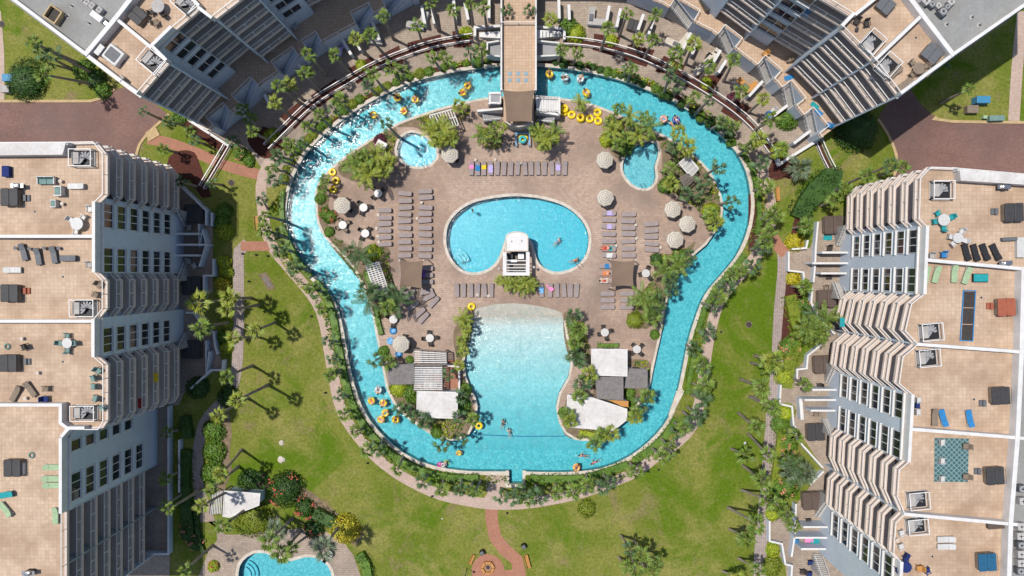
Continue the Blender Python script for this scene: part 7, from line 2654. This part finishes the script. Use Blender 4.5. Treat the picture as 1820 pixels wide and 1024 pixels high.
for x, y, c_, lb in ((27, 441, 'grey_plastic', 'first from the west in the dark lounger row'), (52, 442, 'grey_plastic', 'second from the west in the dark lounger row'), (78, 441, 'grey_plastic', 'third from the west in the dark lounger row'), (104, 441, 'grey_plastic', 'fourth from the west in the dark lounger row'),
                     (107, 322, None, 'at the end of the teal sofa'), (110, 362, None, 'beside the small teal armchair'), (38, 602, None, 'alone near the green coil'), (66, 663, None, 'alone south of the west hot tub'), (44, 708, None, 'between the two brown loungers'), (1595, 960, None, 'between two white chairs on the east bay'), (1523, 52, 'dark_wicker', 'between wicker chairs on the north-east deck')):
    at(SIDE, x, y, Z2, 0, f'little round side table {lb}', 'roof deck side tables', 1.05, {'coping': c_} if c_ else None, 0.4)
at(SOFA, 83, 321, Z2, 0, 'white-framed sofa with grey-green cushions on the west roof', None, 1.05)
at(ARMCH, 106, 340, Z2, RAD(-90), 'large armchair with grey-green cushions facing the sofa', 'teal-cushioned armchairs', 1.25)
at(ARMCH, 96, 362, Z2, RAD(-90), 'small armchair with grey-green cushions south of the large one', 'teal-cushioned armchairs', 0.95)
WC = {'dark_wicker': 'white_plastic'}


def roof_set(px, py, lab, mats, angs, ts=1.0, tm=None, gap=0.8, z=Z2):
    at(TABLE, px, py, z, 0, f'round table {lab}', 'roof deck tables', ts, tm, 0.7)
    c = W(px, py, z + 0.5)
    for k, a in enumerate(angs):
        a = RAD(a)
        d = ('east', 'north-east', 'north', 'north-west', 'west', 'south-west', 'south', 'south-east')[int(((a % 6.2832) + 0.3927) / 0.7854) % 8]
        place(CHAIR, (c.x + gap * math.cos(a), c.y + gap * math.sin(a), z), a + rnd.uniform(-.2, .2), f'chair on the {d} side of the table {lab}', 'roof deck chairs', 1.0, mats)


roof_set(138, 398, 'of white plastic on the northernmost west deck', WC, (50, 150, 255), 1.25, None, 0.95)
roof_set(119, 610, 'amid grey-green chairs on the west deck', {'dark_wicker': 'sage_cloth'}, (0, 90, 180, 270), 1.0, None, 0.85)
roof_set(1677, 391, 'with teal chairs on the east roof', {'dark_wicker': 'teal_cloth'}, (20, 130, 190, 275), 1.15, None, 0.95)
roof_set(1703, 423, 'with white chairs on the east roof', WC, (60, 170, 230, 340), 1.0, None, 0.85)
roof_set(1632, 122, 'with wicker chairs on the north-east roof', {'dark_wicker': 'tan_wicker'}, (20, 135, 225, 315), 1.15, {'white_plastic': 'tan_wicker'}, 0.95)
roof_set(1610, 1008, 'with navy chairs on the southernmost east deck', {'dark_wicker': 'navy_cloth'}, (90, 200), 1.1, {'white_plastic': 'navy_cloth'}, 0.9)
roof_set(282, 12, 'of mottled stone on the second north-west deck', None, (215, 300), 1.3, {'white_plastic': 'concrete'}, 1.0)
SG = {'dark_wicker': 'sage_cloth'}
for x, y, a, mt, lb in ((177, 506, 140, TN and {'dark_wicker': 'tan_wicker'}, 'brown wicker chair in the bay, the northern of two'), (170, 524, 70, {'dark_wicker': 'tan_wicker'}, 'brown wicker chair in the bay, the southern of two'), (43, 617, 20, None, 'dark folding chair north of the third west hot tub'), (82, 691, 90, {'dark_wicker': 'tan_wicker'}, 'brown chair beside the slanting wicker loungers'),
                        (81, 709, 180, {'dark_wicker': 'navy_cloth'}, 'navy chair by the deck wall of the west roof'), (175, 659, 140, SG, 'grey-green bay chair, northernmost of five'), (166, 672, 20, SG, 'grey-green bay chair, second from the north'), (167, 687, 0, SG, 'grey-green bay chair, middle of five'), (170, 708, -20, SG, 'grey-green bay chair, fourth from the north'), (182, 725, 30, SG, 'grey-green bay chair, southernmost of five'),
                        (160, 372, 90, WC, 'white chair pushed against the west parapet'), (159, 471, 90, {'dark_wicker': 'concrete'}, 'grey chair at the parapet of the second west deck'), (1632, 711, 180, WC, 'white chair by the east parapet, the northern one'), (1631, 732, 180, WC, 'white chair by the east parapet, the southern one'), (1630, 720, 180, {'dark_wicker': 'navy_cloth'}, 'navy cushion chair between two white chairs'),
                        (1674, 786, 180, WC, 'white garden chair on the patterned rug, northernmost'), (1674, 819, 180, WC, 'white garden chair in the middle of the rug edge'), (1674, 851, 180, WC, 'white garden chair on the patterned rug, southernmost'), (1717, 793, 0, {'dark_wicker': 'tan_wicker'}, 'tan chair at the north-east corner of the rug'), (1717, 847, 0, {'dark_wicker': 'tan_wicker'}, 'tan chair at the south-east corner of the rug'),
                        (1602, 947, 200, WC, 'white lounge chair in the east bay, the northern one'), (1601, 971, 200, WC, 'white lounge chair in the east bay, the southern one'), (1612, 989, 150, {'dark_wicker': 'navy_cloth'}, 'navy chair beside the southern bay'), (1634, 1010, 0, {'dark_wicker': 'bench_wood'}, 'wooden chair on the southernmost east deck'), (1648, 1014, 200, {'dark_wicker': 'navy_cloth'}, 'navy chair beside the wooden one'),
                        (1522, 38, 60, None, 'dark wicker chair on the north-east deck, western one'), (1540, 42, 100, None, 'dark wicker chair on the north-east deck, eastern one'), (1656, 455, 90, {'dark_wicker': 'concrete'}, 'grey chair by the deck wall of the east roof'), (1677, 453, 90, {'dark_wicker': 'blue_cloth'}, 'blue chair by the deck wall of the east roof'), (277, 41, 200, {'dark_wicker': 'tan_wicker'}, 'brown chair beside the second north-west hot tub')):
    at(CHAIR, x, y, Z2, RAD(a), lb, 'single roof deck chairs', 1.15, mt, 0.45)
# rugs, mats and odd pieces
m_, n_, b_ = _nodes('lattice_rug')
tc_ = n_.nodes.new('ShaderNodeTexCoord')
tc_.name = 'TC'
vo = n_.nodes.new('ShaderNodeTexVoronoi')
vo.feature = 'DISTANCE_TO_EDGE'
vo.inputs['Scale'].default_value = 2.4
vo.inputs['Randomness'].default_value = 0.0
mp_ = n_.nodes.new('ShaderNodeMapping')
mp_.inputs['Rotation'].default_value = (0, 0, 0.785)
n_.links.new(tc_.outputs['Object'], mp_.inputs['Vector'])
n_.links.new(mp_.outputs[0], vo.inputs['Vector'])
g_ = n_.nodes.new('ShaderNodeMath')
g_.operation = 'LESS_THAN'
g_.inputs[1].default_value = 0.09
n_.links.new(vo.outputs['Distance'], g_.inputs[0])
n_.links.new(mixc(n_, g_.outputs[0], (0.045, 0.11, 0.125), (0.2, 0.3, 0.29)), b_.inputs['Base Color'])
b_.inputs['Roughness'].default_value = 0.9
c = W(1691, 818, Z2)
o = thing('outdoor_rug', 'teal rug with a pale lattice pattern on the east roof', 'rug', (c.x, c.y, Z2))
obj('rug', MB().prism(WL([(1661, 778), (1722, 780), (1720, 857), (1660, 856)], Z2), Z2 + 0.002, Z2 + 0.02), 'lattice_rug', o)
c = W(1720, 561, Z2)
o = thing('lounge_mat', 'long brown three-panel mat with a blue edge on the east roof', 'mat', (c.x, c.y, Z2))
for k in range(3):
    y0, y1 = 518 + k * 29.5, 518 + (k + 1) * 29.5 - 1.5
    f0, f1 = (y0 - 518) / 88, (y1 - 518) / 88
    obj('panel', MB().prism(WL([(1713.5 - 5 * f0, y0), (1731.5 - 5 * f0, y0 + .5), (1731.5 - 5 * f1, y1 + .5), (1713.5 - 5 * f1, y1)], Z2), Z2 + 0.05, Z2 + 0.1), 'dark_wicker', o)
obj('frame', MB().strip([(p.x, p.y) for p in WL([(1712, 516), (1733, 517), (1728, 606), (1706, 605)], Z2)], 0.1, Z2 + 0.003, Z2 + 0.12, 0, True), 'blue_cloth', o)
c = W(1743, 494, Z2 + 0.3)
o = thing('padded_bench', 'dark teal padded bench beside the mint loungers', 'bench', (c.x, c.y, Z2))
obj('frame', MB().box((c.x, c.y, Z2 + 0.16), (1.7, 0.95, 0.3)), 'black_metal', o)
obj('cushion', MB().bbox((c.x, c.y, Z2 + 0.37), (1.6, 0.85, 0.12), 0, 0.05), 'teal_cloth', o)
for x, y, l, w, rz, m1, lb in ((1769, 934, 1.8, 0.6, 0.08, 'brown_cover', 'dark brown storage bench under the deck wall'), (1784, 468, 0.6, 0.5, 0, 'dark_wicker', 'small dark box under the east deck wall'), (1738, 438, 0.01, 0.01, 0, None, None), (36, 833, 0.9, 1.3, 0, 'white_plastic', 'pale chest beside the southern west hot tub'),
                               (1793, 425, 1.6, 0.35, 0.05, 'grey_plastic', 'narrow dark shelf by the east roof tub'), (1812, 440, 0.8, 2.2, 0.03, 'white_plastic', 'white cabinet at the east edge of the roof deck'), (12, 305, 0.8, 1.2, 0, 'navy_cloth', 'navy storage box at the western edge of the roof'), (1808, 1000, 0.01, 0.01, 0, None, None)):
    if m1:
        c = W(x, y, Z2 + 0.3)
        o = thing('storage_box', lb, 'storage box', (c.x, c.y, Z2), rz)
        obj('body', MB().box((c.x, c.y, Z2 + 0.25), (l, w, 0.5)), m1, o)
        obj('lid', MB().bbox((c.x, c.y, Z2 + 0.53), (l + 0.05, w + 0.05, 0.07), 0, 0.03), m1, o)
for x, y, lb in ((14, 616, 'on the west roof beside the third hot tub'), (57, 809, 'on the southern west deck')):
    c = W(x, y, Z2)
    o = thing('hose_coil', f'green coiled garden hose {lb}', 'hose', (c.x, c.y, Z2))
    obj('hose', MB().torus(0.33, 0.06, (c.x, c.y, Z2 + 0.06), 20, 6).torus(0.26, 0.05, (c.x, c.y, Z2 + 0.13), 18, 6), 'sage_cloth', o, True)
for x, y, rz, lb in ((1785, 332, 0, 'barbecue grill under the white roof cap in the east'), (50, 1019, 0, 'barbecue grill at the bottom of the west roof'), (30, 330, 0, 'grill with folded side shelves by the northernmost west hot tub'), (1788, 468, 0.1, 'barbecue grill near the stair gate of the east roof')):
    at(GRILL, x, y, Z2, rz, lb, 'barbecue grills', 1.0, None, 0.8)
# machines on the grey roofs
for i, (x, y, s, zz) in enumerate(((1645, 3, 0.9, 0), (1656, 8, 0.8, 0), (1668, 10, 0.7, 0), (1674, 22, 1.0, 0), (1690, 4, 0.8, 0), (1684, 12, 0.7, 0))):
    at(FAN, x, y, ZR + 0.33, 0.75, f'condenser unit on the north-east grey roof, {ORD[i]} from the west', 'condenser units', s, {'concrete': 'grey_plastic'} if i % 2 else None, 0.5)
for i, (x, y) in enumerate(((146, -4), (155, 4), (164, 10), (177, 18))):
    at(FAN, x, y, ZR + 0.33, -0.7, f'condenser unit on the north-west grey roof, {ORD[i]} from the west', 'condenser units', 0.75, None, 0.5)
for i, (x, y) in enumerate(((1815, 868), (1816, 890), (1812, 952), (1813, 968), (1813, 984), (1813, 1000), (1812, 1014), (1813, 935))):
    at(FAN, x, y, ZR + 0.33, 0.05, f'condenser unit on the long eastern grey roof, {ORD[i]} listed from the north', 'condenser units', 0.95, {'concrete': 'grey_plastic'} if i % 3 == 0 else None, 0.5)
c = W(95, 26, ZR + 0.9)
o = thing('roof_hatch', 'rust-edged square skylight box on the north-west grey roof', 'skylight', (c.x, c.y, ZR + 0.32), -0.6)
obj('curb', MB().strip([(c.x - .75, c.y - .75), (c.x + .75, c.y - .75), (c.x + .75, c.y + .75), (c.x - .75, c.y + .75)], 0.14, ZR + 0.32, ZR + 1.1, 0, True), 'kerb', o)
obj('glass', MB().box((c.x, c.y, ZR + 0.6), (1.36, 1.36, 0.05)), 'dark_wicker', o)
c = W(173, 30, ZR + 0.9)
o = thing('air_handler', 'white boxy air handler on the north-west grey roof', 'air conditioner', (c.x, c.y, ZR + 0.32), -0.65)
obj('casing', MB().bbox((c.x, c.y, ZR + 0.75), (1.5, 0.7, 0.8), 0, 0.05), 'white_paint', o)
obj('duct', MB().box((c.x + 1.0, c.y, ZR + 0.55), (0.5, 0.4, 0.4)), 'steel', o)
for x, y, lb in ((127, 10, 'north-west grey roof, the western pipe'), (158, 41, 'north-west grey roof, near the parapet'), (118, 28, 'north-west grey roof, in the middle'), (1729, 30, 'north-east grey roof, rusty one'), (1684, 43, 'north-east grey roof, near the deck wall'), (1742, 44, 'north-east grey roof, far from the wall')):
    c = W(x, y, ZR + 0.5)
    o = thing('vent_pipe', f'short vent pipe on the {lb}', 'vent pipe', (c.x, c.y, ZR + 0.32))
    obj('pipe', MB().rev([(0.1, ZR + 0.32), (0.1, ZR + 0.65), (0.07, ZR + 0.66)], 10, (c.x, c.y, 0)), 'grey_plastic', o)
    obj('flashing', MB().rev([(0.28, ZR + 0.325), (0.26, ZR + 0.35), (0.12, ZR + 0.37)], 12, (c.x, c.y, 0)), 'concrete', o)

# ---------------------------------------------------------------- on the balconies and patios
for x, y, z, rz, c_, lb in ((277, 671, 10.65, 90, 'yellow', 'yellow towel over a west balcony railing'), (250, 717, 12.55, 90, 'red', 'red cloth on a shaded west balcony floor'), (1438, 960, 1.0, 0, 'pink', 'magenta beach towel on the south-east patio'), (1449, 962, 1.0, 0, 'teal', 'teal towel end beside the magenta one'),
                            (1434, 22, 15.5, 50, 'sky', 'blue towel hanging at a north-east balcony'), (1497, 573, 6.75, 90, 'teal', 'turquoise lounge pad on an east balcony'), (1471, 423, 0.1, 0, 'teal', 'teal mat beside the northernmost brown hot tub'), (1455, 200, 3.85, -40, 'blue', 'bright blue mat on the north-east terrace'), (1448, 188, 3.85, -40, 'teal', 'teal pool float on the north-east terrace'),
                            (1402, 138, 3.85, 20, 'blue', 'blue inflatable bundle in the north-east terrace corner'), (604, 92, 0.9, 80, 'lavender', 'pale violet towel on a north-west patio bench')):
    at(TOWEL, x, y, z, RAD(rz), lb, 'towels and mats about the buildings', 1.0, {'lavender_cloth': c_ + '_cloth'} if c_ != 'lavender' else None, 0.0)
for x, y, rz, cov, lb, s in ((1480, 400, 0.03, 'brown_cover', 'brown-covered hot tub with a teal mat on the northernmost east patio', 1.15), (1469, 531, 0.03, 'brown_cover', 'brown-covered hot tub behind the bent white wall', 1.15), (1462, 648, 0.05, 'brown_cover', 'brown-covered hot tub beside the big palm clump', 1.15),
                             (1449, 768, 0.05, 'black_cover', 'black-covered hot tub on the east patio above the coral bushes', 1.1), (1442, 890, 0.05, 'brown_cover', 'brown-covered hot tub near the magenta towel', 1.15), (346, 380, 0, None, 'black hot tub in the shade of the northernmost west patio', 1.2), (342, 508, 0, None, 'black hot tub in the shade of the middle west patio', 1.2), (341, 621, 0, None, 'black hot tub in the shade of the southern west patio', 1.2),
                             (1262, 2, 0.5, None, 'dark hot tub on the shaded north-east terrace', 1.0), (1126, 44, -0.3, None, 'dark covered spa on a sunlit north-east patio', 0.75)):
    at(TUB, x, y, 0.05 if x != 1262 else 3.8, rz, lb, 'patio hot tubs', s, {'black_cover': cov} if cov and cov != 'black_cover' else None, 0.8)
for x, y, a, mt, lb in ((1474, 441, 90, None, 'dark chair by the dividing walls of the northernmost east patio'), (1473, 492, 90, None, 'dark chair below the northern dividing walls'), (1468, 512, 90, {'dark_wicker': 'tan_wicker'}, 'brown chair north of the second brown hot tub'), (1456, 685, 0, None, 'black grill-like chair above the middle dividing walls'), (1450, 736, 90, {'dark_wicker': 'tan_wicker'}, 'brown chair below the middle dividing walls'),
                        (1440, 1000, 90, {'dark_wicker': 'navy_cloth'}, 'navy deck chair on the southernmost east patio, northern one'), (1438, 1020, 90, {'dark_wicker': 'navy_cloth'}, 'navy deck chair on the southernmost east patio, southern one'), (1426, 1016, 0, None, 'dark chair beside the navy deck chairs'), (1436, 926, 90, None, 'dark bench chair above the magenta towel'), (1414, 962, 80, {'dark_wicker': 'blue_cloth'}, 'blue folded chair leaning by the magenta towel'),
                        (346, 473, 30, WC, 'white chair in the shaded west patio, the northern one'), (336, 465, 100, {'dark_wicker': 'concrete'}, 'grey chair in the shaded west patio'), (337, 405, 0, {'dark_wicker': 'concrete'}, 'pale bench seat below the first black hot tub'), (525, 48, 30, WC, 'white chair on the shaded north-west terrace, the southern one'), (534, 26, 60, WC, 'white chair on the shaded north-west terrace, the northern one'),
                        (485, 88, 10, WC, 'white chair on the lower north-west terrace'), (480, 70, 60, {'dark_wicker': 'teal_cloth'}, 'dark teal chair on the lower north-west terrace'), (1360, 96, 40, {'dark_wicker': 'bench_wood'}, 'orange wooden chair on the north-east terrace'), (1402, 106, 10, {'dark_wicker': 'tan_wicker'}, 'wicker chair on the sunlit corner of the north-east terrace'), (1473, 223, -20, {'dark_wicker': 'blue_cloth'}, 'blue chair at the end of the north-east terrace'),
                        (1258, 102, 60, None, 'dark lounge chair by the stone counter, western one'), (1268, 100, 60, None, 'dark lounge chair by the stone counter, eastern one'), (1374, 196, 40, WC, 'white chair with blue towels on the north-east patio'), (1364, 205, 80, {'dark_wicker': 'sky_cloth'}, 'pale blue chair on the north-east patio'), (612, 82, 80, {'dark_wicker': 'lavender_cloth'}, 'pale cushioned seat between north-west fin walls'), (524, 115, 30, {'dark_wicker': 'concrete'}, 'grey seat in the shaded north-west patio')):
    zz = 3.8 if 'terrace' in lb else 0.05
    at(CHAIR, x, y, zz, RAD(a), lb, 'patio chairs', 1.2, mt, 0.45)
# outdoor kitchen counters of the northern patios
for i, (pts, z, mt, lb) in enumerate((([(1053, 12), (1050, 38), (1078, 40)], 1.0, 'concrete', 'U-shaped pale stone counter east of the lime croton'), ([(1183, 70), (1208, 82), (1226, 60)], 1.0, 'coping', 'L-shaped tan counter with a grill top in the north-east'), ([(1236, 130), (1262, 105), (1278, 88)], 1.0, 'coping', 'slanting tan counter beside two dark lounge chairs'),
                                       ([(1312, 140), (1330, 158), (1346, 148)], 1.0, 'bench_wood', 'orange-tan counter at the foot of the north-east stairs'), ([(722, 42), (748, 46), (757, 20)], 1.0, 'concrete', 'pale counter between fin walls west of the footbridge'), ([(655, 70), (672, 72), (666, 48)], 1.0, 'concrete', 'pale counter in the half shade of the north-west patios'), ([(392, 852 - 600), (404, 248)], 1.0, 'concrete', 'x'))):
    if lb == 'x':
        continue
    P = WL(pts, z)
    mid = P[1]
    o = thing('outdoor_kitchen', lb, 'counter', (mid.x, mid.y, 0.03))
    Q = [(p.x, p.y) for p in P]
    obj('body', MB().strip(Q, 0.75, 0.03, z - 0.07), 'wall_paint', o)
    obj('worktop', MB().strip(Q, 0.9, z - 0.07, z), mt, o)
    g = P[0].lerp(P[1], 0.75)
    d = P[1] - P[0]
    obj('grill_top', MB().bbox((g.x, g.y, z + 0.1), (0.95, 0.55, 0.2), math.atan2(d.y, d.x), 0.06), 'grey_plastic', o)

# ---------------------------------------------------------------- on the lawns and verges
for x, y, rz, lb in ((457, 396, 95, 'wooden bench on the lawn facing the west river path'), (1383, 345, 93, 'wooden bench on the lawn beside the east walk'), (938, 998, 105, 'wooden bench beside the curving brick path in the south'), (839, 995, 65, 'small wooden bench at the edge of the round fire pit paving')):
    at(BENCH, x, y, 0.03, RAD(rz), lb, 'park benches', 1.0 if x != 839 else 0.75, None, 0.4)
c = W(867, 1010, 0.4)
o = thing('fire_pit', 'six-sided orange stone fire pit in the round brick paving', 'fire pit', (c.x, c.y, 0.04))
for k in range(6):
    a0, a1 = k * 1.0472 + 0.05, (k + 1) * 1.0472 - 0.05
    obj('seat_segment', MB().prism([(c.x + r * math.cos(a), c.y + r * math.sin(a)) for r, a in ((1.0, a0), (1.0, a1), (0.68, a1), (0.68, a0))], 0.04, 0.44), 'bench_wood', o)
obj('hearth', MB().rev([(0.66, 0.05), (0.66, 0.12), (0.3, 0.1)], 12, (c.x, c.y, 0)), 'fire_stone', o)
obj('ash', MB().rev([(0.3, 0.1), (0.25, 0.14), (0.05, 0.16)], 9, (c.x, c.y, 0)), 'dark_wicker', o)
for x, y, lb in ((857, 982, 'black litter bin by the round fire pit paving'), (931, 971, 'black litter bin on the lawn beside the brick path')):
    c = W(x, y, 0.5)
    o = thing('litter_bin', lb, 'bin', (c.x, c.y, 0.0), 0.5)
    obj('body', MB().bbox((c.x, c.y, 0.45), (0.62, 0.62, 0.9), 0, 0.08), 'black_metal', o)
    obj('lid', MB().rev([(0.3, 0.9), (0.28, 0.97), (0.12, 1.0)], 12, (c.x, c.y, 0)), 'grey_plastic', o)
for x, y, m1, l, w, h, rz, lb in ((15, 138, 'bin_blue', 1.75, 0.95, 1.3, 0, 'sky-blue bin top beside the huge round bush in the north-west'), (1748, 177, 'bin_blue', 1.8, 0.9, 1.3, 0, 'sky-blue bin on the north-east verge'), (1729, 194, 'tan_wicker', 1.5, 1.0, 0.9, 0, 'tan utility box beside the sky-blue bin'),
                                  (1772, 210, 'sage_cloth', 2.0, 0.65, 0.9, 0.03, 'dark green cabinet at the kerb of the north-east verge'), (1751, 208, 'green_cloth', 0.5, 0.4, 0.6, 0, 'small pale green box beside the dark green cabinet'), (8, 158, 'concrete', 1.2, 0.9, 0.9, 0, 'pale grey box below the sky-blue bin top'), (678, 257, 'white_plastic', 1.4, 0.9, 1.1, -0.5, 'small white cabinet among plants near the spa pool')):
    c = W(x, y, h)
    o = thing('utility_box', lb, 'box', (c.x, c.y, 0), rz)
    obj('body', MB().box((c.x, c.y, h / 2), (l, w, h)), m1, o)
    obj('lid', MB().bbox((c.x, c.y, h + 0.04), (l + 0.08, w + 0.08, 0.1), 0, 0.05), m1, o)
for x, y, rx, lb in ((499, 817, 0.75, 'pale rock on the west lawn, the lower of two'), (500, 787, 0.5, 'small pale rock on the west lawn, the upper of two'), (1325, 788, 0.3, 'white stone lamp on the east lawn'), (786, 922, 0.18, 'white stake light on the south lawn')):
    c = W(x, y, 0)
    m = MB()
    r = random.Random(int(x))
    for k in range(3 if rx > 0.4 else 1):
        core(m, rx * r.uniform(.5, .8), rx * r.uniform(.5, .8), rx * 0.35)
        n_ = len(m.v)
        m.v = [(a + (r.uniform(-.03, .03) + 0.12 * (k - 1)) * rx, b_2 + r.uniform(-.05, .05) * rx, z_) for a, b_2, z_ in m.v]
    m.v = [(a + c.x, b_2 + c.y, z_) for a, b_2, z_ in m.v]
    o = obj('garden_rock' if rx > 0.4 else 'garden_light', m, 'coping' if rx > 0.4 else 'white_plastic')
    tag(o, lb, 'rock' if rx > 0.4 else 'garden light')
c = W(472, 498, 0)
o = thing('utility_cover', 'dark rectangular cover plate in a bare patch of the west lawn', 'cover plate', (c.x, c.y, 0))
obj('frame', MB().prism(WL([(459, 487), (474, 484), (490, 513), (476, 516)]), 0.0, 0.04), 'soil', o)
obj('plate', MB().prism(WL([(466, 493), (474, 491), (484, 508), (477, 511)]), 0.04, 0.08), 'grey_wood', o)
for x, y, lb in ((1331, 577, 'round iron drain cover in a bare ring on the east lawn'), (411, 325, 'round iron manhole cover on the lawn by the garden path'), (1439, 336, 'round iron manhole cover on the lawn by the dark hedge'), (3, 43, 'round manhole cover by the north-west verge path')):
    c = W(x, y, 0)
    o = thing('manhole_cover', lb, 'manhole cover', (c.x, c.y, 0))
    obj('plate', MB().rev([(0.38, 0.0), (0.38, 0.03), (0.05, 0.035)], 18, (c.x, c.y, 0)), 'dark_wicker', o)
    obj('ring', MB().torus(0.45, 0.06, (c.x, c.y, 0.02), 20, 6, 0, 0.5), 'soil', o)
for i, (x, y) in enumerate(((431, 451), (455, 453), (476, 455), (442, 500), (553, 562), (578, 698), (653, 823), (768, 882), (901, 912), (1036, 890), (1281, 590), (1170, 835))):
    c = W(x, y, 0.2)
    o = thing('path_light', f'small dark path light on the lawn edge, {ORD[i]} met going south then east', 'path light', (c.x, c.y, 0), rnd.uniform(0, 6), 'path lights along the lawn edge')
    obj('hood', MB().rev([(0.16, 0.32), (0.1, 0.4), (0.02, 0.43)], 10, (c.x, c.y, 0)), 'black_metal', o)
    obj('stem', MB().tube([(c.x, c.y, 0), (c.x, c.y, 0.34)], 0.025, 6), 'black_metal', o)
o = thing('lamp_post', 'thin dark lamp post with a white head near the round fire pit', 'lamp', tuple(W(830, 1010, 0).xy) + (0,))
c = W(830, 1010, 0)
obj('pole', MB().tube([(c.x, c.y, 0), (c.x, c.y, 3.2)], 0.05, 8), 'black_metal', o)
obj('head', MB().rev([(0.05, 3.2), (0.2, 3.3), (0.16, 3.45), (0.02, 3.5)], 12, (c.x, c.y, 0)), 'white_plastic', o)

for x, y, lb in ((112, 492, 'on the west deck with the dark loungers'), (62, 376, 'near the northernmost west hot tub'), (112, 643, 'in the middle of the third west deck'), (1744, 529, 'beside the blue-edged mat on the east roof'), (1731, 710, 'on the east deck with blue loungers'), (1657, 989, 'on the southernmost east deck'), (1628, 67, 'on the second north-east deck')):
    c = W(x, y, ZR)
    o = thing('roof_drain', f'small round iron drain {lb}', 'drain', (c.x, c.y, ZR))
    obj('grate', MB().rev([(0.11, ZR + 0.002), (0.11, ZR + 0.015), (0.02, ZR + 0.02)], 12, (c.x, c.y, 0)), 'black_metal', o)
    obj('rim', MB().torus(0.13, 0.02, (c.x, c.y, ZR + 0.008), 14, 5, 0, 0.6), 'concrete', o)
drop_unused()
